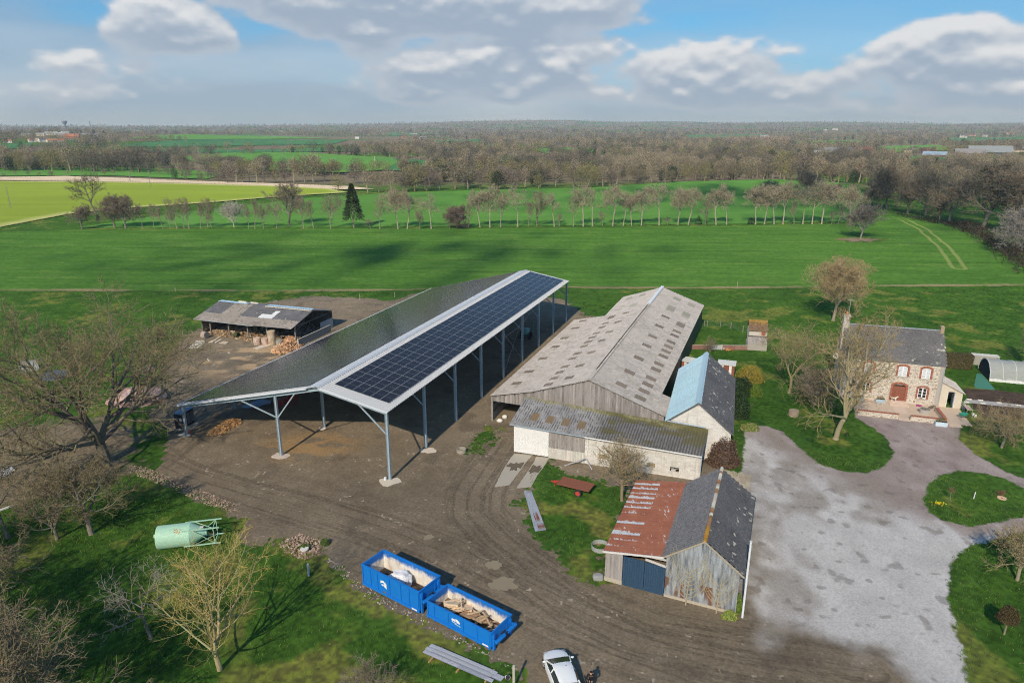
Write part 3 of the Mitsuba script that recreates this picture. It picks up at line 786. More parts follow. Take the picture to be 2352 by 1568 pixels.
for k, (q, r) in enumerate([((895, 1107), 0.95), ((643, 1047), 0.80), ((984, 1035), 0.72), ((424, 998), 0.62), ((741, 984), 0.45)]):
    c = site(*q)
    part(SHED, 'concrete_pad', MB(jit((0.56, 0.50, 0.43), 0.1)).prism(blob(c[0], c[1], r, 12, 0.32, 40 + k), lambda x, y: _D([x, y, -0.1]), lambda x, y: _D([x, y, 0.07])), 'matte')

# ---- the long barn
BA = Frame((-2.66, 82.42), 20.8, 110.8)
BARN = thing('cattle_barn', 'long barn roofed with pale grey cement sheets dotted with brown skylights', 'barn')
KN, RD, RE, XE = (5.35, 4.70), (12.65, 7.20), (20.45, 4.40), (21.86, 3.90)
LE = (-0.1, 3.43)
sky_l = {(0, u) for u in (4.2, 9.1, 15.1, 21.0, 26.0, 31.7, 37.6)}
low_u = [1.9, 4.2, 6.6, 9.1, 12.6, 15.0, 18.6, 21.0, 23.4, 25.6, 29.2, 31.6, 35.2, 37.4]
up_u = [3.2, 8.0, 14.0, 19.9, 24.7, 30.6, 36.6]
g = np.random.default_rng(3)
tone = {}


def barn_slope(label, a, b, nv, u0, u1, marks):
    nu = int(round((u1 - u0) / 1.2))
    P = lambda u, v: BA(u0 + (u1 - u0) * u, a[0] + (b[0] - a[0]) * v, a[1] + (b[1] - a[1]) * v)
    cells = {(int((u - u0) / (u1 - u0) * nu), j) for j, us in marks for u in us if u0 < u < u1}
    rr = g.random((nu, nv))
    sheets(BARN, 'roof_sheet', P, nu, nv, 'cement', lambda i, j: (0.25 + 0.5 * rr[i, j], 0.25 if u0 + i * 1.2 < 40 else 0.1), 0.03, 0.014, BUD[label], lambda i, j: (i, j) in cells)
    for k, (i, j) in enumerate(sorted(cells)):
        far_end = u0 + i * 1.2 > 41
        col = jit((0.235, 0.185, 0.135) if not far_end else (0.37, 0.34, 0.26), 0.12)
        sheets(BARN, 'skylight', lambda u, v: P((i + u) / nu, (j + v) / nv), 1, 1, 'paint', lambda *_: tuple(col), 0.032, 0.012, 9)


BUD = dict(lean=70, left=70, right=130, back=0, ext=10, rback=0)
barn_slope('lean', LE, KN, 4, 0.0, 39.0, [(1, [4.2, 9.1, 15.1, 21.0, 26.0, 31.7, 37.6])])
barn_slope('left', KN, (RD[0] - 0.30, RD[1] - 0.10), 6, 0.0, 40.0, [(1, low_u), (3, up_u)])
barn_slope('right', RE, (RD[0], RD[1]), 6, 0.0, 40.0, [(1, low_u), (3, up_u)])
barn_slope('back', KN, (RD[0], RD[1]), 6, 40.0, 54.0, [(1, [42.2, 44.6, 49.4, 51.6]), (3, [42.2, 43.4, 49.4, 50.6])])
barn_slope('rback', RE, (RD[0], RD[1]), 6, 40.0, 54.0, [(1, [42.2, 43.4, 44.6, 49.4, 50.6]), (3, [42.2, 43.4, 44.6, 49.4, 50.6])])
barn_slope('ext', XE, RE, 1, 0.0, 6.0, [])
mb = MB()
mb.beam(BA(-0.05, RD[0] - 0.06, RD[1] + 0.06), BA(4.0, RD[0] - 0.06, RD[1] + 0.06), 0.55, 0.05, (0.45, 0.3))
mb.beam(BA(4.0, RD[0] + 0.12, RD[1] + 0.08), BA(40, RD[0] + 0.12, RD[1] + 0.08), 0.26, 0.05, (0.55, 0.6))
part(BARN, 'ridge_cap', mb, 'cement', uv=True)
part(BARN, 'metal_ridge_cap', MB((0.62, 0.66, 0.70)).hexa([BA(40, RD[0] - 0.3, RD[1] + 0.02), BA(54, RD[0] - 0.3, RD[1] + 0.02), BA(54, RD[0] + 0.3, RD[1] + 0.02), BA(40, RD[0] + 0.3, RD[1] + 0.02),
                                                              BA(40, RD[0] - 0.26, RD[1] + 0.24), BA(54, RD[0] - 0.26, RD[1] + 0.24), BA(54, RD[0] + 0.26, RD[1] + 0.24), BA(40, RD[0] + 0.26, RD[1] + 0.24)]), 'paint')


def barn_top(n):
    pts = [LE, KN, RD, RE, XE]
    return float(np.interp(n, [p[0] for p in pts], [p[1] for p in pts]))


n = 0.05
gk = np.random.default_rng(12)
while n < 21.6:
    w = 0.17 + 0.08 * gk.random()
    z0 = 2.75 - 0.02 * n if n < 5.6 else 0.0
    d = 0.02 * gk.random()
    mb = MB()
    mb.hexa([BA(0.25 - d, n, z0 - 0.06 * gk.random()), BA(0.25 - d, n + w - 0.012, z0 - 0.06 * gk.random()), BA(0.28, n + w - 0.012, z0), BA(0.28, n, z0),
             BA(0.25 - d, n, barn_top(n) - 0.10), BA(0.25 - d, n + w - 0.012, barn_top(n + w) - 0.10), BA(0.28, n + w - 0.012, barn_top(n + w) - 0.10), BA(0.28, n, barn_top(n) - 0.10)],
            (gk.random() * (0.9 if gk.random() > 0.1 else 1.6), 0.0))
    part(BARN, 'gable_board', mb, 'boards', uv=True)
    n += w
mb = MB((0.11, 0.10, 0.09))
for a, b in ((LE, KN), (KN, RD), (RD, RE), (RE, XE)):
    mb.beam(BA(0.16, a[0], a[1] - 0.08), BA(0.16, b[0], b[1] - 0.08), 0.06, 0.09)
part(BARN, 'barge_board', mb, 'matte')
mb = MB((0.12, 0.10, 0.085))
for nn in np.arange(0.6, 21.5, 1.25):
    mb.box(BA, 0.0, 0.35, nn, nn + 0.07, barn_top(nn) - 0.22, barn_top(nn) - 0.07)
part(BARN, 'purlin_end', mb, 'matte', kind='stuff')
part(BARN, 'corner_post', MB((0.30, 0.29, 0.27)).box(BA, 0.1, 0.3, -0.02, 0.18, 0, 3.3), 'matte')
part(BARN, 'left_wall', MB().box(BA, 0.35, 39.0, 0.0, 0.06, 0.0, 3.32, (0.0, 0.05)), 'tin', uv=True)
part(BARN, 'right_wall', MB((0.030, 0.055, 0.042)).box(BA, 6.0, 53.9, 20.20, 20.28, 0, 4.30), 'paint')
part(BARN, 'extension_wall', MB().box(BA, 0.3, 6.0, 21.55, 21.62, 0, 3.85, (0.4, 0.3)), 'boards', uv=True)
mb = MB((0.20, 0.19, 0.18))
mb.prism([(5.3, 0), (20.3, 0), (20.3, 4.35), (12.65, 7.1), (5.3, 4.6)], lambda a, b: BA(53.85, a, b), lambda a, b: BA(53.93, a, b))
mb.prism([(0, 0), (5.3, 0), (5.3, 4.6), (0, 3.35)], lambda a, b: BA(38.9, a, b), lambda a, b: BA(38.96, a, b))
part(BARN, 'back_wall', mb, 'matte')
for uu in np.arange(5.0, 39, 5.6):
    part(BARN, 'inner_post', MB((0.17, 0.16, 0.15)).box(BA, uu, uu + 0.2, 5.3, 5.5, 0, 4.6), 'matte')
for zz in (1.1, 2.2):
    part(BARN, 'wall_rail', MB((0.09, 0.09, 0.09)).box(BA, 0.5, 38.5, 0.06, 0.16, zz, zz + 0.1), 'matte')

# ---- the low building across the front of the barn
LT = Frame((0.28, 73.31), 108.9)
LEAN = thing('lean_to_shed', 'low shed with mossy corrugated roof and white sliding door before the long barn', 'shed')
la, lb, lc, ld = LT(-0.43, -0.35, 3.72), LT(20.85, -0.35, 3.07), LT(21.1, 4.3, 4.22), LT(-0.28, 5.35, 4.92)


def lean_p(u, v):
    return lerp(lerp(la, lb, u), lerp(ld, lc, u), v)


ncol, nrow = 23, 4
marks = {(2, 1), (4, 1), (6, 1), (8, 1)}
for j in range(nrow):
    for i in range(ncol):
        k = 31
        us = np.linspace(i / ncol, (i + 1) / ncol + 0.0006, k)
        wave = 0.045 * np.cos((us * ncol) * 3 * 2 * np.pi)
        lo = np.array([lean_p(u, max(j / nrow - 0.02, -0.01)) + _D([0, 0, 0.018 + w]) for u, w in zip(us, wave)])
        hi = np.array([lean_p(u, (j + 1) / nrow) + _D([0, 0, w + 0.002]) for u, w in zip(us, wave)])
        v = np.vstack([lo, hi])
        f = [[q, q + 1, k + q + 1, k + q] for q in range(k - 1)]
        if (i, j) in marks:
            gj = np.random.default_rng(i)
            cols = np.array([jit((0.20, 0.155, 0.115) if gj.random() > 0.2 else (0.30, 0.20, 0.06), 0.25, gj) for _ in range(2 * k)])
            part(LEAN, 'skylight', MB().add(v, f, cols), 'matte')
        else:
            uv = np.vstack([np.stack([np.full(k, 5.7 * j / nrow), us * 21.3], 1), np.stack([np.full(k, 5.7 * (j + 1) / nrow), us * 21.3], 1)])
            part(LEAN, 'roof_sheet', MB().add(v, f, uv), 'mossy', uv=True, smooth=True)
wt = lambda u: 3.50 + (2.93 - 3.50) * u / 20.75
door = MB((0.71, 0.705, 0.71))
for k in range(24):
    u0 = -0.02 + k * 0.172
    door.hexa([LT(u0, -0.10, 0.2), LT(u0 + 0.172, -0.10, 0.2), LT(u0 + 0.172, -0.02, 0.2), LT(u0, -0.02, 0.2), LT(u0, -0.10, wt(u0) - 0.03), LT(u0 + 0.172, -0.10, wt(u0 + 0.17) - 0.03), LT(u0 + 0.172, -0.02, wt(u0 + 0.17) - 0.03), LT(u0, -0.02, wt(u0) - 0.03)])
    door.hexa([LT(u0, -0.125, 0.2), LT(u0 + 0.035, -0.125, 0.2), LT(u0 + 0.035, -0.101, 0.2), LT(u0, -0.101, 0.2), LT(u0, -0.125, wt(u0) - 0.05), LT(u0 + 0.035, -0.125, wt(u0) - 0.05), LT(u0 + 0.035, -0.101, wt(u0) - 0.05), LT(u0, -0.101, wt(u0) - 0.05)])
part(LEAN, 'sliding_door', door, 'paint', label='white ribbed sliding door')
u = 4.12
gk = np.random.default_rng(21)
while u < 8.2:
    w = min(0.15 + 0.05 * gk.random(), 8.28 - u)
    part(LEAN, 'wall_board', MB().box(LT, u, u + w - 0.01, -0.03 - 0.015 * gk.random(), 0.02, 1.32, wt(u) - 0.02, (0.35 + 0.65 * gk.random(), 0.1)), 'boards', uv=True)
    part(LEAN, 'limewashed_board', MB(jit((0.58, 0.55, 0.51), 0.13, gk)).box(LT, u, u + w - 0.01, -0.045, 0.02, 0.02, 1.315), 'matte')
    u += w
wall = MB()
holes = [(9.86, 10.86, 0.89, 1.42), (15.15, 16.07, 0.72, 1.25), (17.66, 18.61, 0.60, 1.15)]
us = sorted({8.28, 20.75, *[h[0] for h in holes], *[h[1] for h in holes]})
for a, b in zip(us[:-1], us[1:]):
    h = next((h for h in holes if h[0] == a), None)
    for z0, z1, z1b in ([(0, wt(a), wt(b))] if h is None else [(0, h[2], h[2]), (h[3], wt(a), wt(b))]):
        p = [LT(a, 0, z0), LT(b, 0, z0), LT(b, 0, z1b), LT(a, 0, z1)]
        wall.add(p, [[0, 1, 2, 3]], [(a, z0), (b, z0), (b, z1b), (a, z1)])
    if h:
        for q in ([(a, z0), (b, z0)] for z0 in h[2:]):
            wall.add([LT(q[0][0], 0, q[0][1]), LT(q[1][0], 0, q[1][1]), LT(q[1][0], 0.18, q[1][1]), LT(q[0][0], 0.18, q[0][1])], [[0, 1, 2, 3]], [(a, 0.1), (b, 0.1), (b, 0.2), (a, 0.2)])
        for e in (a, b):
            wall.add([LT(e, 0, h[2]), LT(e, 0.18, h[2]), LT(e, 0.18, h[3]), LT(e, 0, h[3])], [[0, 1, 2, 3]], [(0.1, 0.1), (0.2, 0.1), (0.2, 0.2), (0.1, 0.2)])
wall.add([LT(20.75, 0, 0), LT(20.75, 4.2, 0), LT(20.75, 4.2, 4.1), LT(20.75, 0, wt(20.75))], [[0, 1, 2, 3]], [(0, 0), (4.2, 0), (4.2, 4.1), (0, 2.9)])
part(LEAN, 'block_wall', wall, 'blocks', uv=True)
for h in holes[:2]:
    part(LEAN, 'window_board', MB(jit((0.30, 0.245, 0.16), 0.1)).box(LT, h[0], h[1], 0.07, 0.11, h[2], h[3]), 'matte')
part(LEAN, 'window_bars', MB((0.50, 0.49, 0.46)).box(LT, 17.95, 17.99, 0.1, 0.14, 0.6, 1.15).box(LT, 18.26, 18.30, 0.1, 0.14, 0.6, 1.15).box(LT, 17.66, 18.61, 0.1, 0.138, 0.92, 0.95).box(LT, 17.75, 18.2, 0.2, 0.4, 0.6, 0.78), 'matte')
part(LEAN, 'back_wall', MB((0.28, 0.25, 0.22)).hexa([LT(0, 4.0, 0), LT(20.7, 4.0, 0), LT(20.7, 4.15, 0), LT(0, 4.15, 0), LT(0, 4.0, 4.55), LT(20.7, 4.0, 4.05), LT(20.7, 4.15, 4.05), LT(0, 4.15, 4.55)]), 'matte')
part(LEAN, 'left_wall', MB().prism([(0, 0), (4.0, 0), (4.0, 4.6), (0, 3.5)], lambda a, b: LT(0.0, a, b), lambda a, b: LT(0.06, a, b), (0.5, 0.1)), 'boards', uv=True)
part(LEAN, 'grey_gutter', MB((0.33, 0.39, 0.43)).beam(la + LT.n * -0.06 - _D([0, 0, 0.05]), lerp(la, lb, 0.41) + LT.n * -0.06 - _D([0, 0, 0.05]), 0.13, 0.11), 'paint')
part(LEAN, 'white_gutter', MB((0.76, 0.74, 0.72)).beam(lerp(la, lb, 0.41) + LT.n * -0.06 - _D([0, 0, 0.07]), lb + LT.n * -0.06 - _D([0, 0, 0.07]), 0.13, 0.11), 'paint')
part(LEAN, 'downpipe', MB((0.76, 0.74, 0.72)).tube([LT(8.32, -0.42, 3.35), LT(8.55, -0.3, 3.25), LT(8.6, -0.1, 3.0), LT(8.6, -0.1, 1.1)], 0.05), 'paint')
part(LEAN, 'corner_downpipe', MB((0.42, 0.48, 0.56)).tube([LT(20.80, -0.12, 2.9), LT(20.80, -0.12, 0.0)], 0.06), 'paint')

# ---- the stone barn with the blue roof
SB = Frame((20.66, 71.6), 17.6, 107.6)
STONE = thing('stone_barn', 'stone barn with one light blue metal slope and one dark lichened slope', 'barn')
rz, pl, pr, LB = 7.0, (-3.55, 4.28), (3.95, 3.70), 18.5
blue = (0.37, 0.53, 0.615)
nsheet = 18
for i in range(nsheet):
    a, b = -0.3 + i * (LB + 0.45) / nsheet, -0.3 + (i + 1) * (LB + 0.45) / nsheet
    mb = MB(jit(blue, 0.035))
    slab(mb, SB(a, pl[0], pl[1]), SB(b, pl[0], pl[1]), SB(b, 0, rz), SB(a, 0, rz), 0.03, None)
    for q in (a, a + 0.34, a + 0.68):
        mb.beam(SB(q + 0.03, pl[0], pl[1] + 0.012), SB(q + 0.03, -0.25, rz - 0.17), 0.05, 0.05)
    part(STONE, 'blue_roof_sheet', mb, 'paint')
mb = MB(jit(blue, 0.02))
slab(mb, SB(-0.32, -0.42, rz - 0.21), SB(LB + 0.2, -0.42, rz - 0.21), SB(LB + 0.2, 0, rz + 0.09), SB(-0.32, 0, rz + 0.09), 0.025, None)
slab(mb, SB(-0.32, 0.28, rz - 0.12), SB(LB + 0.2, 0.28, rz - 0.12), SB(LB + 0.2, 0.003, rz + 0.088), SB(-0.32, 0.003, rz + 0.088), 0.025, None)
part(STONE, 'ridge_cap', mb, 'paint')
gk = np.random.default_rng(33)
mb = MB()
rows, cols = 20, 52
for j in range(rows):
    for i in range(cols):
        off = 0.5 * (j % 2)
        u0, u1 = -0.25 + (i + off) * (LB + 0.4) / (cols + .5), -0.25 + (i + 1 + off) * (LB + 0.4) / (cols + .5)
        n0, n1 = 0.26 + (j + 1.15) * (pr[0] - 0.26) / rows, 0.26 + j * (pr[0] - 0.26) / rows
        zf = lambda nn: rz + (pr[1] - rz) * nn / pr[0]
        h = 0.022 + 0.012 * gk.random()
        a, b, c, d = SB(u0 + 0.006, n0, zf(n0) + h), SB(u1 - 0.006, n0, zf(n0) + h), SB(u1 - 0.006, n1, zf(n1) + 0.002), SB(u0 + 0.006, n1, zf(n1) + 0.002)
        q = (0.3 * gk.random(), 0.62)
        mb.quad(a, b, c, d, q).quad(a - _D([0, 0, 0.03]), b - _D([0, 0, 0.03]), b, a, q)
part(STONE, 'slates', mb, 'slates', uv=True, kind='stuff')
mb = MB()
mb.prism([(pl[0] + 0.25, 0), (pr[0] - 0.25, 0), (pr[0] - 0.25, pr[1] + 0.10), (0, rz - 0.1), (pl[0] + 0.25, pl[1] + 0.10)], lambda a, b: SB(0.0, a, b), lambda a, b: SB(0.4, a, b))
mb.c = [np.stack([(v - SB.o) @ SB.n + (v - SB.o) @ SB.u, v[:, 2]], 1) for v in mb.v]
part(STONE, 'gable_wall', mb, 'blocks', uv=True)
mb = MB((0.25, 0.22, 0.19))
mb.box(SB, 0.4, LB, pr[0] - 0.65, pr[0] - 0.25, 0, pr[1] + 0.05).box(SB, 0.4, LB, pl[0] + 0.25, pl[0] + 0.6, 0, pl[1] + 0.05)
mb.prism([(pl[0] + 0.25, 0), (pr[0] - 0.25, 0), (pr[0] - 0.25, pr[1] + 0.10), (0, rz - 0.1), (pl[0] + 0.25, pl[1] + 0.10)], lambda a, b: SB(LB - 0.4, a, b), lambda a, b: SB(LB, a, b))
part(STONE, 'side_wall', mb, 'matte')
mb = MB((0.13, 0.125, 0.125))
mb.beam(SB(-0.28, pl[0], pl[1] - 0.07), SB(-0.28, 0, rz - 0.07), 0.05, 0.15).beam(SB(-0.28, pr[0], pr[1] - 0.06), SB(-0.28, 0, rz - 0.06), 0.05, 0.14)
part(STONE, 'barge_board', mb, 'matte')
part(STONE, 'flashing', MB((0.42, 0.50, 0.58)).beam(lerp(ld, lc, 0.79) + _D([0, 0, 0.12]), lerp(ld, lc, 0.985) + _D([0, 0, 0.12]), 0.30, 0.03), 'paint')
for name, lab, a, b, z in (('rusty_shelter', 'little red and white tin shelter wedged between long barn and blue roof', (1566, 827), (1602, 834), 2.6), ('rusty_shelter', 'red tin shelter with pale roof edge behind the dark slate slope', (1650, 835), (1688, 839), 2.4)):
    p, q = site(a[0], a[1], z), site(b[0], b[1], z)
    k = thing(name, lab, 'shelter')
    w = np.linalg.norm(q - p)
    fr = Frame((p[0], p[1]), math.degrees(math.atan2(q[0] - p[0], q[1] - p[1])))
    for i in range(6):
        part(k, 'wall_sheet', MB(jit((0.23, 0.085, 0.06) if i % 3 != 1 else (0.66, 0.65, 0.64), 0.12)).box(fr, i * w / 6, (i + 1) * w / 6 - 0.01, 0, 0.05, 0, z - 0.1), 'paint')
    part(k, 'roof', MB((0.62, 0.62, 0.58)).box(fr, -0.15, w + 0.15, -0.15, 2.2, z - 0.08, z), 'paint')
    part(k, 'side_wall', MB((0.15, 0.13, 0.12)).box(fr, w - 0.05, w, 0.06, 2.1, 0, z - 0.09).box(fr, 0, 0.05, 0.06, 2.1, 0, z - 0.09), 'matte')

# ---- the small barn in front, with the rusty lean-to
GB = Frame((7.71, 49.63), 114.2, 21.7)
GAR = thing('garage_barn', 'small old barn with slate roof, rusty red lean-to roof and navy double doors', 'barn')
GL = 12.75
pk, rt_, sl_, rl_ = (7.75, 5.89), (10.85, 3.62), (4.62, 3.62), (-0.2, 2.85)
gk = np.random.default_rng(44)
for j in range(2):
    for i in range(14):
        n0, n1 = -0.25 + i * (GL + 0.1) / 14, -0.25 + (i + 1) * (GL + 0.1) / 14
        ua, ub = (rl_[0] + 0.02, 2.35) if j == 0 else (2.25, 4.75)
        zf = lambda q: rl_[1] + (sl_[1] + 0.02 - rl_[1]) * (q - rl_[0]) / (sl_[0] - rl_[0])
        lift = 0.018 * j + 0.012 * (i % 2)
        k = 13
        ns = np.linspace(n0, n1 + 0.05, k)
        wav = 0.012 * np.cos(np.linspace(0, 6 * np.pi, k))
        v = np.vstack([[GB(ua, q, zf(ua) + lift + w) for q, w in zip(ns, wav)], [GB(ub, q, zf(ub) + lift + w) for q, w in zip(ns, wav)]])
        fade = np.linspace(1, 0, k)
        t0 = 0.36 + (0.52 * gk.random() if j == 0 else 0.05 * gk.random())
        tone_ = np.clip(t0 * (0.35 + 0.9 * fade ** 1.5) if j == 0 else np.full(k, t0), 0, 1)
        uv = np.vstack([np.stack([fade, tone_], 1), np.stack([fade, tone_ * (0.9 if j == 0 else 1)], 1)])
        part(GAR, 'rusty_roof_sheet', MB().add(v, [[q, q + 1, k + q + 1, k + q] for q in range(k - 1)], uv), 'rust', smooth=True, uv=True)
part(GAR, 'white_verge', MB((0.62, 0.60, 0.58)).beam(GB(rl_[0], -0.30, rl_[1] - 0.02), GB(4.75, -0.30, 3.62), 0.06, 0.16), 'paint')
zl_ = lambda q: sl_[1] + (pk[1] - sl_[1]) * (q - sl_[0]) / (pk[0] - sl_[0])
rows, cols = 16, 37
P = lambda u, v: GB(sl_[0] + (pk[0] - 0.08 - sl_[0]) * v, -0.25 + (GL + 0.1) * u, zl_(sl_[0] + (pk[0] - 0.08 - sl_[0]) * v))
tt = gk.random((cols + 1, rows))
sheets(GAR, 'roof_tile', P, cols, rows, 'slates', lambda i, j: (0.7 + 0.9 * tt[i, j], 0.0), 0.05, 0.014, 300, gap=0.055, over=0.02)
part(GAR, 'roof_batten', MB((0.035, 0.033, 0.032)).quad(P(0, 0) - _D([0, 0, .03]), P(1, 0) - _D([0, 0, .03]), P(1, 1) - _D([0, 0, .03]), P(0, 1) - _D([0, 0, .03])), 'matte')
mb = MB()
rows, cols = 16, 40
zr_ = lambda q: pk[1] + (rt_[1] - pk[1]) * (q - pk[0]) / (rt_[0] - pk[0])
for j in range(rows):
    for i in range(cols):
        off = 0.5 * (j % 2)
        n0, n1 = -0.25 + (i + off) * (GL + 0.1) / (cols + .5), -0.25 + (i + 1 + off) * (GL + 0.1) / (cols + .5)
        a0, a1 = pk[0] + 0.08 + (j + 1.15) * (rt_[0] - pk[0] - 0.08) / rows, pk[0] + 0.08 + j * (rt_[0] - pk[0] - 0.08) / rows
        h = 0.022 + 0.012 * gk.random()
        a, b, c, d = GB(a0, n0 + 0.006, zr_(a0) + h), GB(a0, n1 - 0.006, zr_(a0) + h), GB(a1, n1 - 0.006, zr_(a1) + 0.002), GB(a1, n0 + 0.006, zr_(a1) + 0.002)
        q = (0.25 * gk.random(), 0.50)
        mb.quad(a, b, c, d, q).quad(a - _D([0, 0, 0.03]), b - _D([0, 0, 0.03]), b, a, q)
part(GAR, 'slates', mb, 'slates', uv=True, kind='stuff')
for i in range(30):
    n0, n1 = -0.28 + i * (GL + 0.15) / 30, -0.28 + (i + 1) * (GL + 0.15) / 30
    c = jit((0.40, 0.20, 0.035) if i < 5 else ((0.52, 0.49, 0.42) if gk.random() < 0.6 else (0.30, 0.17, 0.09)), 0.25, gk)
    m = trimesh.creation.cylinder(radius=0.15, height=1, sections=10)
    v = np.asarray(m.vertices)
    part(GAR, 'ridge_tile', MB(c).add([GB(pk[0] + p[0], n0 + (p[2] + 0.5) * (n1 - n0 - 0.012), pk[1] - 0.03 + p[1] + 0.012 * (i % 2)) for p in v], m.faces), 'matte', smooth=40)
gtop = lambda q: float(np.interp(q, [rl_[0], sl_[0], pk[0], rt_[0]], [rl_[1], sl_[1], pk[1], rt_[1]])) - 0.10
for leaf, (a, b) in enumerate(((1.50, 3.24), (3.27, 4.92))):
    for k in range(9):
        u0 = a + k * (b - a) / 9
        part(GAR, 'door_plank' if leaf == 0 else 'right_door_plank', MB(jit((0.030, 0.068, 0.125), 0.06)).hexa([GB(u0, -0.06, -0.25), GB(u0 + (b - a) / 9 - 0.014, -0.06, -0.25), GB(u0 + (b - a) / 9 - 0.014, 0.0, -0.25), GB(u0, 0.0, -0.25),
             GB(u0, -0.06, 2.72 - 0.06 * leaf), GB(u0 + (b - a) / 9 - 0.014, -0.06, 2.72 - 0.06 * leaf), GB(u0 + (b - a) / 9 - 0.014, 0, 2.72 - 0.06 * leaf), GB(u0, 0, 2.72 - 0.06 * leaf)]), 'paint')
part(GAR, 'lintel_plank', MB((0.52, 0.50, 0.49)).beam(GB(3.3, -0.09, 2.95), GB(5.0, -0.09, 2.72), 0.05, 0.20), 'matte')
part(GAR, 'lintel_board', MB((0.50, 0.47, 0.45)).beam(GB(3.4, -0.06, 3.25), GB(4.95, -0.06, 3.30), 0.05, 0.16), 'matte')
for k in range(8):
    u0 = 0.0 + k * 0.182
    part(GAR, 'wall_board', MB().box(GB, u0, u0 + 0.176, -0.04 - 0.01 * (k % 2), 0.02, 0.36, gtop(u0), (0.55 + 0.4 * gk.random(), 0.05)), 'boards', uv=True)
part(GAR, 'plinth', MB((0.44, 0.39, 0.32)).box(GB, -0.05, 1.47, -0.10, 0.05, -0.2, 0.36), 'matte')
part(GAR, 'plinth', MB((0.44, 0.39, 0.32)).box(GB, 4.95, 10.5, -0.12, 0.04, -0.25, 0.22), 'matte')
u = 4.95
while u < 10.45:                                           # tin sheets on the gable: zinc grey above, rusty brown below
    w = min(0.62, 10.48 - u)
    for z0, z1, rusty, lift in ((0.22, 1.95, 0.30 + 0.2 * gk.random(), 0.0), (1.85, None, -0.12 + 0.10 * gk.random(), 0.03)):
        k = 9
        us = np.linspace(u, u + w + 0.02, k)
        wav = 0.014 * np.cos(np.linspace(0, 8 * np.pi, k))
        lo = [GB(q, -0.05 - lift + x, z0) for q, x in zip(us, wav)]
        hi = [GB(q, -0.05 - lift + x, min(z1, gtop(q)) if z1 else gtop(q)) for q, x in zip(us, wav)]
        part(GAR, 'gable_sheet', MB().add(np.vstack([lo, hi]), [[q, q + 1, k + q + 1, k + q] for q in range(k - 1)], (0.0, rusty)), 'tin', uv=True)
    u += w
mb = MB((0.30, 0.26, 0.22))
mb.box(GB, 10.2, 10.5, 0.0, GL - 0.3, -0.2, 3.55).box(GB, 0, 0.06, 0, GL - 0.3, -0.2, 2.7)
mb.prism([(0, 0), (10.4, 0), (10.4, 3.4), (pk[0], 5.7), (sl_[0], 3.5), (0, 2.7)], lambda a, b: GB(a, GL - 0.4, b), lambda a, b: GB(a, GL - 0.3, b))
part(GAR, 'side_wall', mb, 'matte')
mb = MB((0.36, 0.32, 0.25))
mb.beam(GB(pk[0], -0.27, pk[1] - 0.06), GB(rt_[0], -0.27, rt_[1] - 0.06), 0.05, 0.13).beam(GB(pk[0], -0.27, pk[1] - 0.06), GB(sl_[0], -0.27, sl_[1] - 0.06), 0.05, 0.13)
part(GAR, 'barge_board', mb, 'matte')
part(GAR, 'side_gutter', MB((0.09, 0.09, 0.10)).beam(GB(rt_[0] + 0.06, -0.2, rt_[1] - 0.06), GB(rt_[0] + 0.06, GL - 0.2, rt_[1] - 0.06), 0.12, 0.10), 'paint')
part(GAR, 'white_sheet', MB((0.68, 0.69, 0.70)).quad(GB(-0.25, 6.0, 2.8), GB(-0.7, 6.5, 0.9), GB(-0.75, 12.0, 1.0), GB(-0.25, 12.2, 2.85)), 'paint')

# ---- the farmhouse
HO = Frame((57.45, 87.21), 107.6)
HOUSE = thing('farmhouse', 'two storey stone farmhouse with brick framed windows and dark slate roof', 'house')
HL, HD, HE, HR = 12.3, 7.7, 6.0, 9.55
wins = [(-9.62, -8.52, 3.90, 5.28), (-5.48, -4.34, 3.80, 5.22), (-2.64, -1.56, 3.74, 5.20), (-9.62, -8.58, 1.06, 2.46), (-2.70, -1.60, 0.88, 2.42)]
dr_ = (-5.78, -4.20, 0.24, 2.56)
wall = MB()
xs = sorted({-HL, -0.55, *[w[0] for w in wins], *[w[1] for w in wins], dr_[0], dr_[1]})
for a, b in zip(xs[:-1], xs[1:]):
    cuts = sorted((w[2], w[3]) for w in wins + [dr_] if w[0] - 1e-6 <= a and b <= w[1] + 1e-6)
    z = 0.0
    for c0, c1 in cuts + [(HE, HE)]:
        if c0 > z + 1e-6:
            wall.add([HO(a, 0, z), HO(b, 0, z), HO(b, 0, c0), HO(a, 0, c0)], [[0, 1, 2, 3]], [(a, z), (b, z), (b, c0), (a, c0)])
        z = c1
for u in (-HL,):
    p = [(0, 0), (HD, 0), (HD, HE), (HD / 2, HR - 0.15), (0, HE)]
    wall.add([HO(u, *q) for q in p], [[4, 2, 3, 3], [4, 0, 1, 2]], p)
part(HOUSE, 'stone_wall', wall, 'rubble', uv=True)
mb = MB((0.40, 0.37, 0.34))
mb.box(HO, -0.55, 0.0, -0.02, 0.4, 0, HE)
part(HOUSE, 'corner_render', mb, 'matte')
mb = MB()
mb.prism([(0.4, 0), (HD, 0), (HD, HE), (HD / 2, HR - 0.15), (0.4, HE + 0.3)], lambda a, b: HO(0.0, a, b), lambda a, b: HO(-0.3, a, b), (0.42, 0.40, 0.36))
part(HOUSE, 'right_gable', mb, 'matte')
part(HOUSE, 'back_wall', MB((0.4, 0.37, 0.32)).box(HO, -HL, 0, HD - 0.3, HD, 0, HE), 'matte')
BRICK = (0.335, 0.135, 0.095)


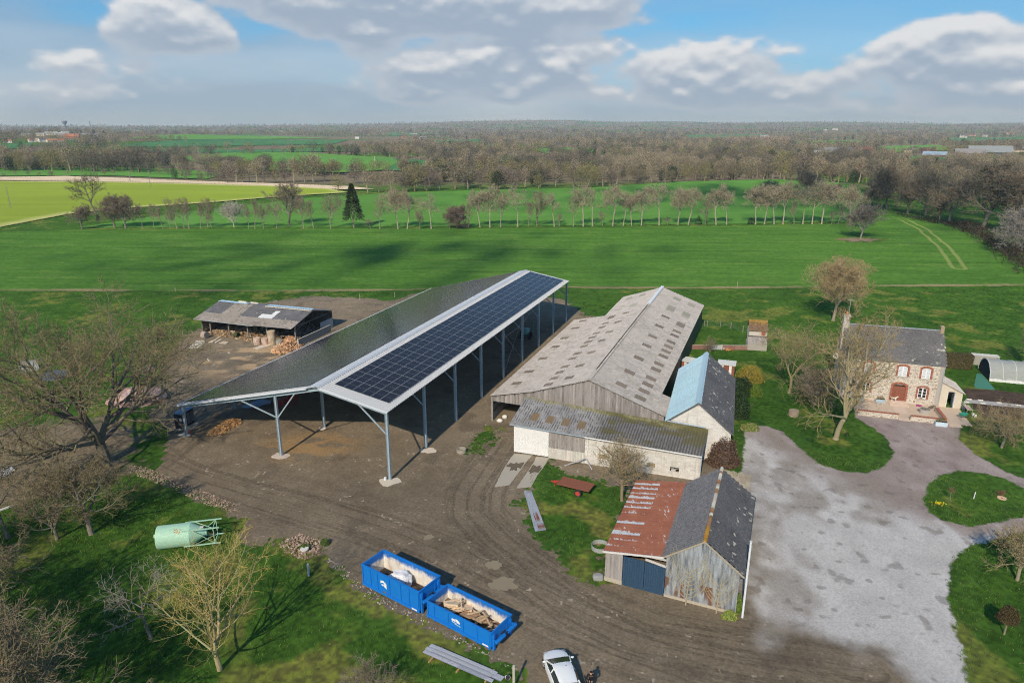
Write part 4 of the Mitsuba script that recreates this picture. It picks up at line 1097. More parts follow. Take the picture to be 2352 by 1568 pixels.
def arch(u0, u1, z0, z1, w, rise, depth=0.05, brick=0.17, sill=True, parent=HOUSE, name='brick_surround'):
    """Brick jambs and a segmental arch round an opening: one part made of single bricks."""
    mb = MB()
    gk = np.random.default_rng(int(abs(u0) * 100 + z0 * 10))
    z = z0 - (0.12 if sill else 0.0)
    k = 0
    while z < z1 - rise - 0.01:
        h = min(brick, z1 - rise - z)
        for a, b in ((u0 - w * (1.0 if k % 2 else 0.86), u0), (u1, u1 + w * (1.0 if k % 2 else 0.86))):
            mb.box(HO, a, b, -depth, 0.16, z, z + h - 0.012, jit(BRICK, 0.16, gk))
        z += brick
        k += 1
    n = int((u1 - u0 + 2 * w) / 0.16)
    c = 0.5 * (u0 + u1)
    R = ((0.5 * (u1 - u0)) ** 2 + rise ** 2) / (2 * rise)
    th = math.asin((0.5 * (u1 - u0) + w * 0.8) / (R + w * 0.6))
    for i in range(n):
        t0, t1 = -th + 2 * th * i / n, -th + 2 * th * (i + 1) / n - 0.01
        q = [(c + r * math.sin(t), z1 - R + r * math.cos(t)) for r, t in ((R, t0), (R, t1), (R + w, t1), (R + w, t0))]
        mb.hexa([HO(a, -depth - 0.003, b) for a, b in q] + [HO(a, 0.16, b) for a, b in q], jit(BRICK, 0.16, gk))
    key = part(parent, name, mb, 'matte', kind='stuff')
    return key


def casement(u0, u1, z0, z1, name='window'):
    """White two-leaf casement: frame, glazing bars and panes."""
    W = (0.74, 0.75, 0.77)
    mb = MB(W)
    m, t, y0, y1 = 0.5 * (u0 + u1), 0.085, 0.05, 0.12
    mb.box(HO, u0, u0 + t, y0, y1, z0, z1).box(HO, u1 - t, u1, y0, y1, z0, z1).box(HO, u0 + t, u1 - t, y0, y1, z1 - t, z1).box(HO, u0 + t, u1 - t, y0, y1, z0, z0 + t * 1.6).box(HO, m - 0.075, m + 0.075, y0 - 0.01, y1, z0 + t, z1 - t)
    h = (z1 - z0 - 2.6 * t)
    for k in (1, 2):
        zz = z0 + 1.6 * t + h * k / 3
        mb.box(HO, u0 + t, m - 0.075, y0 + 0.01, y1 - 0.01, zz - 0.022, zz + 0.022).box(HO, m + 0.075, u1 - t, y0 + 0.01, y1 - 0.01, zz - 0.022, zz + 0.022)
    k = part(HOUSE, name, mb, 'paint')
    for a, b in ((u0 + t, m - 0.075), (m + 0.075, u1 - t)):
        for i in range(3):
            za, zb_ = z0 + 1.6 * t + h * i / 3 + 0.02, z0 + 1.6 * t + h * (i + 1) / 3 - 0.02
            part(k, 'pane', MB().quad(HO(a, 0.09, za), HO(b, 0.09, za), HO(b, 0.09, zb_), HO(a, 0.09, zb_)), 'pane')
    return k


for w in wins:
    arch(w[0], w[1], w[2], w[3] + 0.06, 0.26, 0.16)
    casement(w[0] + 0.02, w[1] - 0.02, w[2] + 0.02, w[3] - 0.01)
    part(HOUSE, 'sill', MB((0.46, 0.43, 0.38)).box(HO, w[0] - 0.2, w[1] + 0.2, -0.11, 0.1, w[2] - 0.14, w[2]), 'matte')
for w in (wins[1], wins[2], wins[0]):                        # net curtains behind the upper panes
    part(HOUSE, 'net_curtain', MB((0.55, 0.60, 0.66)).box(HO, w[0] + 0.05, w[1] - 0.05, 0.075, 0.082, w[2] + 0.2, w[3] - 0.1), 'matte')
arch(dr_[0], dr_[1], dr_[2], dr_[3] + 0.10, 0.30, 0.24, sill=False)
DOOR = part(HOUSE, 'front_door', MB((0.21, 0.075, 0.045)).box(HO, dr_[0], dr_[1], 0.05, 0.11, dr_[2], dr_[3] - 0.22), 'paint', label='brown panelled wooden double door under a brick arch')
gk = np.random.default_rng(5)
for i in range(4):
    for j in range(4):
        a, b = dr_[0] + 0.06 + i * 0.375, dr_[0] + 0.06 + i * 0.375 + 0.33
        z = dr_[2] + 0.1 + j * 0.5
        part(DOOR, 'panel', MB(jit((0.24, 0.088, 0.055), 0.1, gk)).box(HO, a, b, 0.02, 0.05, z, z + 0.42), 'paint')
part(HOUSE, 'fan_light', MB((0.02, 0.018, 0.016)).box(HO, dr_[0], dr_[1], 0.08, 0.1, dr_[3] - 0.22, dr_[3] + 0.1), 'pane')
for sgn, nm, kk in ((0, 'front_roof_slates', 'stuff'), (1, 'back_roof_slates', 'stuff')):
    mb = MB()
    rows, cols = 20, 46
    zf = lambda n_: HR + (HE - HR) * n_ / (HD / 2 + 0.0)
    for j in range(rows):
        for i in range(cols):
            off = 0.5 * (j % 2)
            u0, u1 = -HL - 0.1 + (i + off) * (HL + 0.25) / (cols + .5), -HL - 0.1 + (i + 1 + off) * (HL + 0.25) / (cols + .5)
            a0, a1 = 0.02 + (j + 1.2) * (HD / 2 + 0.15) / rows, 0.02 + j * (HD / 2 + 0.15) / rows
            sg = -1 if sgn == 0 else 1
            Q = lambda u, a, h: HO(u, HD / 2 + sg * a, zf(a) + h)
            h = 0.020 + 0.010 * gk.random()
            lich = 0.30 + 0.45 * (1 if u1 > -0.75 else 0) + 0.38 * (1 if j > rows - 4 else 0) + 0.16 * max(0, (u1 + 5) / 5)
            q = (0.45 * gk.random() + 0.1, min(lich, 0.95))
            mb.quad(Q(u0 + .006, a0, h), Q(u1 - .006, a0, h), Q(u1 - .006, a1, .002), Q(u0 + .006, a1, .002), q).quad(Q(u0 + .006, a0, h - .03), Q(u1 - .006, a0, h - .03), Q(u1 - .006, a0, h), Q(u0 + .006, a0, h), q)
    part(HOUSE, nm, mb, 'slates', uv=True, kind=kk)
part(HOUSE, 'zinc_ridge', MB((0.45, 0.49, 0.54)).beam(HO(-HL + 0.3, HD / 2, HR + 0.04), HO(-0.35, HD / 2, HR + 0.04), 0.24, 0.08), 'zinc')
part(HOUSE, 'front_gutter', MB((0.16, 0.16, 0.17)).beam(HO(-HL, -0.20, HE - 0.16), HO(0.05, -0.20, HE - 0.16), 0.12, 0.10), 'paint')
part(HOUSE, 'downpipe', MB((0.36, 0.38, 0.42)).tube([HO(-0.06, -0.08, HE - 0.15), HO(-0.06, -0.08, 0.1)], 0.05), 'paint')
CH = part(HOUSE, 'chimney', MB((0.46, 0.42, 0.37)).box(HO, -HL - 0.25, -HL + 0.55, HD / 2 - 0.55, HD / 2 + 0.55, HE, HR + 1.15).box(HO, -HL - 0.33, -HL + 0.63, HD / 2 - 0.63, HD / 2 + 0.63, HR + 1.151, HR + 1.30), 'matte', label='tall pale chimney at the left gable')
part(CH, 'chimney_pot', MB((0.50, 0.19, 0.10)).tube([HO(-HL + 0.15, HD / 2, HR + 1.3), HO(-HL + 0.15, HD / 2, HR + 1.75)], [0.20, 0.15], sides=10), 'matte')
part(HOUSE, 'aerial', MB((0.40, 0.40, 0.40)).tube([HO(-HL + 0.5, HD / 2 + 0.9, HR - 0.6), HO(-HL + 0.5, HD / 2 + 0.9, HR + 3.4)], 0.03).tube([HO(-HL + 0.1, HD / 2 + 0.9, HR + 3.2), HO(-HL + 0.95, HD / 2 + 0.9, HR + 3.2)], 0.025), 'paint')
part(HOUSE, 'small_chimney', MB((0.36, 0.28, 0.19)).box(HO, -0.42, 0.02, HD / 2 - 0.35, HD / 2 + 0.35, HR - 0.5, HR + 0.65), 'matte', label='stubby lichened chimney at the right gable')
part(HOUSE, 'satellite_dish', MB((0.70, 0.69, 0.67)).prism([(0.42 * math.cos(t), 0.42 * math.sin(t)) for t in np.linspace(0, 2 * np.pi, 15)[:-1]], lambda a, b: HO(-HL - 0.95 + a * 0.9, 0.9 + a * 0.2, 5.6 + b), lambda a, b: HO(-HL - 0.95 + a * 0.9, 0.96 + a * 0.2, 5.6 + b)).tube([HO(-HL, 1.4, 5.5), HO(-HL - 0.9, 1.0, 5.6)], 0.03), 'paint')
# the annex on the right
AN = part(HOUSE, 'annex', MB((0.60, 0.53, 0.44)).prism([(0.02, 0), (0.86, 0), (0.86, 2.26), (1.77, 2.26), (1.77, 0), (2.62, 0), (2.62, 2.2), (0.02, 3.45)], lambda a, b: HO(a, 0.0, b), lambda a, b: HO(a, 0.22, b))
          .box(HO, 2.42, 2.62, 0.22, 4.2, 0, 2.2).box(HO, 0.02, 2.42, 4.0, 4.2, 0, 2.2), 'matte', label='rendered lean-to annex with open door')
part(AN, 'annex_roof', MB().hexa([HO(-0.02, -0.22, 3.50), HO(2.85, -0.22, 2.12), HO(2.85, 4.6, 2.12), HO(-0.02, 4.6, 3.50), HO(-0.02, -0.22, 3.57), HO(2.85, -0.22, 2.19), HO(2.85, 4.6, 2.19), HO(-0.02, 4.6, 3.57)], (0.7, 0.2)), 'cement', uv=True)
part(AN, 'door_frame', MB((0.74, 0.74, 0.74)).box(HO, 1.72, 1.78, -0.03, 0.1, 0.02, 2.26).box(HO, 0.85, 0.90, -0.03, 0.1, 0.02, 2.26), 'paint')
part(AN, 'open_door', MB((0.42, 0.46, 0.48)).box(HO, 1.66, 1.71, 0.1, 1.0, 0.03, 2.2), 'paint')
# terrace with its low walls
TER = thing('terrace', 'pinkish concrete terrace with low brick capped stone walls before the farmhouse', 'terrace')
part(TER, 'floor', MB((0.50, 0.40, 0.315)).box(HO, -10.8, 2.45, -6.0, 0.0, -0.1, 0.06), 'matte')
part(TER, 'ramp', MB((0.57, 0.45, 0.37)).hexa([HO(-5.9, -6.75, -0.1), HO(-4.55, -6.75, -0.1), HO(-4.35, -1.7, -0.1), HO(-5.9, -1.7, -0.1), HO(-5.9, -6.75, 0.02), HO(-4.55, -6.75, 0.02), HO(-4.35, -1.7, 0.10), HO(-5.9, -1.7, 0.10)]), 'matte')
part(TER, 'path', MB((0.53, 0.42, 0.33)).box(HO, -0.28, 1.15, -7.0, -6.001, -0.1, 0.05), 'matte')
for k, (y0, z1) in enumerate(((-1.7, 0.17), (-1.2, 0.24), (-0.7, 0.31))):
    part(TER, 'step', MB((0.58, 0.455, 0.38)).box(HO, -6.15 + 0.1 * k, -3.8 - 0.12 * k, y0, 0.0 - 0.0, 0.07 * (k > 0), z1), 'matte')


def low_wall(pts, h, w, capc):
    wl, cp = MB(), MB(capc)
    for (a0, b0), (a1, b1) in zip(pts[:-1], pts[1:]):
        p, q = HO(a0, b0, 0), HO(a1, b1, 0)
        L = np.linalg.norm(q - p)
        e = (q - p) / L
        m = _D([-e[1], e[0], 0]) * w / 2
        for s_ in (-1, 1):
            wl.add([p + s_ * m, q + s_ * m, q + s_ * m + _D([0, 0, h]), p + s_ * m + _D([0, 0, h])], [[0, 1, 2, 3]], [(0, 0), (L, 0), (L, h), (0, h)])
        for c in (p, q):
            wl.add([c - m, c + m, c + m + _D([0, 0, h]), c - m + _D([0, 0, h])], [[0, 1, 2, 3]], [(0, 0), (w, 0), (w, h), (0, h)])
        nb = int(L / 0.115)
        for i in range(nb):
            c0, c1 = lerp(p, q, i / nb), lerp(p, q, (i + 1) / nb - 0.012 / L)
            cp.hexa([c0 - m * 1.12 + _D([0, 0, h]), c1 - m * 1.12 + _D([0, 0, h]), c1 + m * 1.12 + _D([0, 0, h]), c0 + m * 1.12 + _D([0, 0, h])] + [x + _D([0, 0, h + 0.08]) for x in (c0 - m * 1.12, c1 - m * 1.12, c1 + m * 1.12, c0 + m * 1.12)], jit(BRICK, 0.14))
    part(TER, 'low_wall', wl, 'rubble', uv=True)
    part(TER, 'brick_capping', cp, 'matte', kind='stuff')


low_wall([(-10.75, -6.2), (-5.95, -6.25)], 0.62, 0.36, BRICK)
low_wall([(-4.62, -6.25), (-0.55, -6.35)], 0.62, 0.36, BRICK)
low_wall([(-0.62, -6.14), (-0.75, -2.3)], 0.62, 0.36, BRICK)

# ---- the wood shed
WS = Frame((-36.0, 115.0), 109.0)
WOOD = thing('wood_shed', 'open fronted wood shed with patched grey roof behind the solar shed', 'shed')
WE, WR, WU0, WU1, WN0, WNR, WN1 = 3.05, 4.75, -22.1, -1.35, -1.25, 5.45, 12.2
gk = np.random.default_rng(8)


def ws_p(u, v, front=True):
    n = WN0 + (WNR - WN0) * v if front else WN1 + (WNR - WN1) * v
    return WS(WU0 + (WU1 - WU0) * u, n, WE + (WR - WE) * v - (0.25 * math.sin(math.pi * min(1, u * 1.15)) * (1 - v) * 0.5 if front else 0))


def ws_col(i, j):
    dark = (j >= 2 and (i < 4 or i > 8)) and not (j == 2 and i < 1)
    return (0.10 + 0.30 * gk.random() if dark else 0.40 + 0.25 * gk.random(), 0.85 if dark else 0.15)


white_cells = {(12, 2), (13, 2), (14, 2), (14, 3)}
mb_cell = lambda i, j: (i, j) in white_cells
for j in range(5):
    for i in range(21):
        dark = j >= 2 and (i < 4 or i > 7)
        tone_ = gk.random()
        if mb_cell(i, j):
            sheets(WOOD, 'white_roof_sheet', lambda u, v: ws_p((i + u) / 21, (j + v) / 5), 1, 1, 'paint', lambda *_: (0.68, 0.68, 0.69), 0.03, 0.014, 9)
        else:
            sheets(WOOD, 'roof_sheet', lambda u, v: ws_p((i + u) / 21, (j + v) / 5), 1, 1, 'slates' if dark else 'cement', lambda *_: (0.25 + 0.5 * tone_, 0.28) if dark else (-0.55 + 0.25 * tone_, 0.7), 0.03, 0.014, 9)
sheets(WOOD, 'back_roof_sheet', lambda u, v: ws_p(u, v, False), 12, 4, 'slates', lambda i, j: (0.5, 0.2), 0.03, 0.014, 60)
part(WOOD, 'blue_ridge_flashing', MB((0.36, 0.52, 0.66)).beam(WS(-10.9, WNR + 0.1, WR + 0.17), WS(-1.45, WNR + 0.1, WR + 0.17), 0.75, 0.05), 'paint')
part(WOOD, 'white_ridge_board', MB((0.62, 0.57, 0.51)).beam(WS(-11.3, WNR - 0.42, WR + 0.02), WS(-1.45, WNR - 0.42, WR + 0.02), 0.32, 0.10), 'paint')
part(WOOD, 'left_ridge_flashing', MB((0.40, 0.54, 0.66)).beam(WS(-21.9, WNR + 0.1, WR + 0.13), WS(-15.3, WNR - 0.1, WR + 0.11), 0.95, 0.04), 'paint')
for u, l_ in ((-17.6, 1.6), (-16.6, 0.8), (-14.9, 1.7)):
    part(WOOD, 'ridge_tile', MB((0.60, 0.56, 0.50)).tube([WS(u, WNR + 0.2, WR + 0.25), WS(u + l_, WNR + 0.1, WR + 0.25)], 0.16, sides=8), 'matte')
part(WOOD, 'gutter', MB((0.34, 0.36, 0.38)).beam(ws_p(0, 0) - _D([0, 0, 0.06]) + WS.n * -0.08, ws_p(0.62, 0) - _D([0, 0, 0.06]) + WS.n * -0.08, 0.11, 0.09), 'paint')
for u in (-19.9, -15.8, -11.7, -7.6, -1.7):
    part(WOOD, 'front_post', MB((0.23, 0.21, 0.19)).box(WS, u, u + 0.22, 0.0, 0.22, 0, 3.1), 'matte')
    part(WOOD, 'rear_post', MB((0.16, 0.14, 0.12)).box(WS, u, u + 0.2, 11.2, 11.4, 0, 3.2), 'matte')
    tr = MB((0.13, 0.115, 0.10))
    tr.beam(WS(u + 0.1, 0.1, 3.15), WS(u + 0.1, WNR, 4.6), 0.1, 0.18).beam(WS(u + 0.1, 11.3, 3.15), WS(u + 0.1, WNR, 4.6), 0.1, 0.18).beam(WS(u + 0.11, 0.1, 3.05), WS(u + 0.11, 11.3, 3.05), 0.1, 0.2)
    tr.beam(WS(u + 0.1, WNR, 3.1), WS(u + 0.1, WNR, 4.6), 0.1, 0.1).beam(WS(u + 0.1, 2.6, 3.1), WS(u + 0.1, 3.4, 4.1), 0.09, 0.1).beam(WS(u + 0.1, 8.6, 3.1), WS(u + 0.1, 7.8, 4.1), 0.09, 0.1).beam(WS(u + 0.1, 0.15, 1.9), WS(u + 0.1, 1.7, 3.1), 0.09, 0.1)
    part(WOOD, 'truss', tr, 'matte')
part(WOOD, 'back_wall', MB().box(WS, -22, -1.6, 11.45, 11.55, 0, 3.1, (0.3, 0.6)), 'boards', uv=True)
part(WOOD, 'left_wall', MB().box(WS, -21.8, -21.7, 0.2, 11.4, 0, 3.0, (0.2, 0.5)), 'boards', uv=True)
part(WOOD, 'concrete_panel_wall', MB((0.26, 0.25, 0.23)).box(WS, -0.25, -0.1, -1.2, 8.6, 0, 1.28).box(WS, -0.30, -0.05, -1.35, -1.2, 0, 1.45, (0.45, 0.42, 0.38)).box(WS, -0.28, -0.07, -1.2, 8.6, 1.28, 1.36, (0.42, 0.39, 0.34)), 'matte')
part(WOOD, 'gable_board', MB((0.40, 0.40, 0.40)).box(WS, -1.55, -1.45, 7.4, 11.4, 0, 1.9), 'matte')

# ---- hen house and its run
HU = Frame((39.77, 112.24), 103.3)
HUT = thing('hen_house', 'small tall hen house with lichened tile roof and plank front', 'hen house')
part(HUT, 'base_wall', MB((0.37, 0.34, 0.31)).box(HU, 0, 3.12, 0, 3.0, 0, 1.15), 'matte')
for k in range(16):
    part(HUT, 'front_plank', MB().hexa([HU(0.02 + k * 0.193, 0.0, 1.15), HU(0.2 + k * 0.193, 0.0, 1.15), HU(0.2 + k * 0.193, 0.05, 1.15), HU(0.02 + k * 0.193, 0.05, 1.15),
          HU(0.02 + k * 0.193, 0.55, 2.25), HU(0.2 + k * 0.193, 0.55, 2.25), HU(0.2 + k * 0.193, 0.6, 2.25), HU(0.02 + k * 0.193, 0.6, 2.25)], (0.5 + 0.5 * gk.random(), 0.1)), 'boards', uv=True)
part(HUT, 'ledge', MB((0.12, 0.10, 0.09)).box(HU, -0.08, 3.2, 0.5, 0.85, 2.25, 2.33), 'matte')
part(HUT, 'upper_wall', MB((0.56, 0.52, 0.46)).box(HU, 0.2, 3.1, 1.2, 4.2, 1.15, 3.1), 'matte')
part(HUT, 'red_hatch', MB((0.55, 0.075, 0.025)).box(HU, 2.15, 2.7, 1.14, 1.2, 2.42, 3.0), 'paint', label='bright red hatch')
P = lambda u, v: HU(0.1 + 3.1 * u, 1.0 + 2.0 * v, 3.12 + 1.45 * v)
tt = gk.random((14, 9))
sheets(HUT, 'roof_tile', P, 14, 9, 'matte', lambda i, j: tuple(jit((0.30, 0.19, 0.055) if j > 6 or (j > 4 and tt[i, j] > .6) else (0.205, 0.135, 0.085), 0.2)), 0.035, 0.02, 200)
part(HUT, 'back_roof', MB((0.2, 0.14, 0.09)).hexa([HU(0.1, 3.0, 4.5), HU(3.2, 3.0, 4.5), HU(3.2, 4.5, 3.1), HU(0.1, 4.5, 3.1), HU(0.1, 3.0, 4.55), HU(3.2, 3.0, 4.55), HU(3.2, 4.5, 3.15), HU(0.1, 4.5, 3.15)]), 'matte')

# ---- polytunnel with its end and hoops
PT = Frame((70.8, 97.1), 107.0)
TUN = thing('polytunnel', 'translucent plastic polytunnel beside the vegetable beds at right edge', 'polytunnel')
R_, NA = 2.55, 14
th = np.linspace(0, np.pi, NA)
sec = lambda u, r=R_: np.array([PT(u, 2.6 - r * 1.02 * math.cos(t), 0.25 + r * 0.92 * math.sin(t)) for t in th])
mb = MB()
us = np.linspace(0, 13.5, 40)
gk2 = np.random.default_rng(2)
rows_ = [sec(u, R_ + 0.035 * math.cos(u / 1.7 * 2 * np.pi)) + (gk2.random((NA, 3)) - 0.5) * 0.05 for u in us]
v = np.vstack(rows_)
part(TUN, 'cover', MB().add(v, [[i * NA + j, i * NA + j + 1, (i + 1) * NA + j + 1, (i + 1) * NA + j] for i in range(39) for j in range(NA - 1)]), 'film', smooth=True)
for u in np.arange(0, 13.6, 1.7):
    part(TUN, 'hoop', MB((0.62, 0.63, 0.62)).tube(sec(u, R_ + 0.06), 0.04), 'paint')
mb = MB((0.72, 0.72, 0.72))
for i in range(26):
    u = i * 0.52
    mb.box(PT, u, u + 0.5, -0.06 - 0.10 * gk2.random(), 0.0, 0.02, 0.32 + 0.16 * gk2.random())
part(TUN, 'white_skirt', mb, 'paint', kind='stuff')
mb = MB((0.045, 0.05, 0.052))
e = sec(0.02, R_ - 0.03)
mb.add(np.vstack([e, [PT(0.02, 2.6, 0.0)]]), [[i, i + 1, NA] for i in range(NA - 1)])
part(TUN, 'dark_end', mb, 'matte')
LO = thing('cold_frame', 'grey slatted cold frame standing behind the end of polytunnel', 'cold frame')
cf = site(*[(2380 + 580 / 7.128) * .91875, (880 + 300 / 7.128) * .91875])
CF = Frame((cf[0] - 0.6, cf[1] + 2.2), 107)
part(LO, 'box', MB((0.34, 0.33, 0.30)).box(CF, 0, 3.6, 0, 1.2, 0, 1.5), 'matte')
part(LO, 'lid', MB((0.52, 0.51, 0.47)).box(CF, -0.05, 3.65, -0.05, 1.25, 1.5, 1.56), 'matte')

# ------------------------------------------------------------------ trees


def unit(v):
    return v / (np.linalg.norm(v, axis=-1, keepdims=True) + 1e-9)


def limbs(P0, D0, L, R0, k, wander, up, rng, tip=0.35):
    """n branches grown side by side: points (n, k+1, 3), directions, radii."""
    P, D_, d, p = [P0], [D0], D0, P0
    for i in range(k):
        d = unit(d + rng.normal(size=d.shape) * wander + np.array([0, 0, up]))
        p = p + d * (L / k)[:, None]
        P.append(p)
        D_.append(d)
    return np.stack(P, 1), np.stack(D_, 1), R0[:, None] * np.linspace(1, tip, k + 1)[None]


def shoots(P, D_, R, L, m, t0, t1, ang, sd, lr, rr, rng, shrink=0.55, rmin=0.0):
    """m shoots from each branch: start points, directions, lengths, radii."""
    n, k1, _ = P.shape
    t = t0 + (t1 - t0) * (np.arange(m)[None] + rng.random((n, m))) / m
    x = np.clip(t * (k1 - 1), 0, k1 - 1.001)
    i = x.astype(int)
    f = (x - i)[..., None]
    r = np.arange(n)[:, None]
    p = P[r, i] * (1 - f) + P[r, i + 1] * f
    d = unit(D_[r, i] * (1 - f) + D_[r, i + 1] * f)
    az = np.arange(m)[None] * 2.4 + rng.random((n, 1)) * 6.28 + rng.normal(size=(n, m)) * 0.5
    a = unit(np.cross(d, np.where(np.abs(d[..., 2:]) < 0.9, [0, 0, 1.0], [1.0, 0, 0])))
    b = np.cross(d, a)
    th = ang + sd * rng.normal(size=(n, m))
    nd = d * np.cos(th)[..., None] + (a * np.cos(az)[..., None] + b * np.sin(az)[..., None]) * np.sin(th)[..., None]
    ln = L[:, None] * lr * (1 - shrink * (t - t0) / max(t1 - t0, 1e-6)) * (0.75 + 0.5 * rng.random((n, m)))
    rad = np.maximum((R[r, i] * (1 - f[..., 0]) + R[r, i + 1] * f[..., 0]) * rr, rmin)
    return p.reshape(-1, 3), unit(nd).reshape(-1, 3), ln.ravel(), rad.ravel()


def pipes(mb, P, R, sides, col):
    n, k1, _ = P.shape
    t = np.gradient(P, axis=1)
    t = unit(t)
    a = unit(np.cross(t, np.where(np.abs(t[..., 2:]) < 0.9, [0, 0, 1.0], [1.0, 0, 0])))
    b = np.cross(t, a)
    g = np.arange(sides) * 2 * np.pi / sides
    v = P[:, :, None] + R[:, :, None, None] * (np.cos(g)[:, None] * a[:, :, None] + np.sin(g)[:, None] * b[:, :, None])
    idx = np.arange(n * k1 * sides).reshape(n, k1, sides)
    q = np.stack([idx[:, :-1], np.roll(idx, -1, 2)[:, :-1], np.roll(idx, -1, 2)[:, 1:], idx[:, 1:]], -1).reshape(-1, 4)
    c = np.repeat(np.broadcast_to(np.asarray(col, float), (n, 3)), k1 * sides, 0) if np.ndim(col) == 2 else col
    mb.add(v.reshape(-1, 3), q, c)


def sprays(mb, p, d, L, w, rng, col):
    """Thin twigs: one slim triangle each."""
    n = len(p)
    s = unit(np.cross(d, rng.normal(size=(n, 3)))) * (w if np.ndim(w) else np.full(n, w))[:, None]
    v = np.stack([p - s, p + s, p + d * L[:, None]], 1).reshape(-1, 3)
    mb.add(v, np.arange(3 * n).reshape(-1, 3), np.repeat(col, 3, 0) if np.ndim(col) == 2 else col)


def tint(col, n, amount, rng):
    c = np.asarray(col, float)
    return np.clip(c[None] * (1 + amount * (rng.random((n, 1)) * 2 - 1)) * (1 + 0.12 * (rng.random((n, 3)) * 2 - 1)), 0.004, 0.9)


def bare_tree(seed, H, trunk=0.35, r=0.22, n1=9, l1=0.6, a1=0.85, up=0.10, n2=6, n3=5, n4=4, bark=(0.17, 0.145, 0.12), twig=(0.15, 0.115, 0.085), lean=(0, 0), fork=1, w=0.016, wander=0.16, lr=0.52, tw_len=1.0, low=0.0, sides=(9, 6, 4, 3), splay=0.55):
    """Trunk and crown meshes of a leafless tree standing at the origin, H metres tall."""
    g = np.random.default_rng(seed)
    tr, cr = MB(bark), MB(twig)
    # trunk: runs to the top, or forks low into several leaders
    base = np.zeros((1, 3)) - [0, 0, 0.15]
    lean_ = unit(np.array([[lean[0], lean[1], 1.0]]))
    Lt = H * (0.80 if fork == 1 else trunk)
    P, D_, R = limbs(base, lean_, np.array([Lt]), np.array([r]), 9, 0.05, 0.0, g, 0.22 if fork == 1 else 0.8)
    R[:, 0] *= 1.45
    pipes(tr, P, R, sides[0], bark)
    if fork > 1:
        az = g.random() * 6.28 + np.arange(fork) * 6.28 / fork
        d = unit(np.stack([np.cos(az) * splay, np.sin(az) * splay, np.ones(fork)], 1) + np.array([lean[0], lean[1], 0]))
        P, D_, R = limbs(np.repeat(P[:, -1], fork, 0), d, np.full(fork, H * (1 - trunk) * 0.80) * (0.85 + 0.3 * g.random(fork)), np.full(fork, r * 0.62), 8, 0.09, up * 0.6, g, 0.2)
        pipes(tr, P, R, sides[1], bark)
        L0 = np.full(fork, H * (1 - trunk))
        s = shoots(P, D_, R, L0, n1, low, 0.98, a1, 0.16, l1, 0.62, g)
    else:
        s = shoots(P, D_, R, np.array([H * (1 - trunk)]), n1, trunk / 0.82 + low, 0.99, a1, 0.16, l1, 0.62, g, 0.5)
    P1, D1, R1 = limbs(*s, 6, wander, up, g, 0.3)
    pipes(cr, P1, R1, sides[1], tint(bark, len(P1), 0.15, g))
    s2 = shoots(P1, D1, R1, s[2], n2, 0.22, 1.0, 0.80, 0.22, lr, 0.6, g, 0.45, w * 1.6)
    P2, D2, R2 = limbs(*s2, 4, wander * 1.15, up, g, 0.35)
    pipes(cr, P2, R2, sides[2], tint(np.add(bark, twig) / 2, len(P2), 0.2, g))
    s3 = shoots(P2, D2, R2, s2[2], n3, 0.2, 1.0, 0.75, 0.25, lr * 1.05, 0.55, g, 0.35, w)
    P3, D3, R3 = limbs(*s3, 2, wander, up, g, 0.45)
    pipes(cr, P3, R3, sides[3], tint(twig, len(P3), 0.22, g))
    if n4:
        s4 = shoots(P3, D3, R3, s3[2], n4, 0.15, 1.0, 0.6, 0.3, 0.75 * tw_len, 0.5, g, 0.25)
        sprays(cr, s4[0], s4[1], s4[2], w * 0.95, g, tint(twig, len(s4[0]), 0.28, g))
    return tr, cr


def spot(base, top=None, h=None):
    """Where the survey shows a tree's foot, and its height from the pixel of its top."""
    b = site(*base)
    if top is None:
        return b, h
    d = _F * FOC + _D([1.0, 0, 0]) * (top[0] - CX) + _N * (top[1] - CY)
    t = (b[:2] @ d[:2]) / (d[:2] @ d[:2])
    return b, CAM_H + d[2] * t - b[2]


def plant(name, meshes, at, label, cat='tree', group=None, rot=0.0, scale=1.0, bsdf=('matte', 'matte'), names=('trunk', 'crown')):
    key = thing(name, label, cat, group)
    to = T().translate([float(x) for x in at]).rotate([0, 0, 1], float(rot)).scale([float(scale)] * 3 if np.ndim(scale) == 0 else [float(x) for x in scale])
    for m, b, nm in zip(meshes, bsdf, names):
        if isinstance(m, dict):
            scene[numbered_in(key, nm)] = {**m, 'to_world': to}
        elif m is not None and m.v:
            m.out(numbered_in(key, nm), b, to=to)
    return key


def baked_pair(tr, cr):
    """The two meshes written once, for reuse under other places."""
    out = []
    for m in (tr, cr):
        out.append(mikit.ply((np.vstack(m.v), np.vstack(m.f)), 'matte', color=np.clip(np.vstack(m.c), 0, 1)))
    return out


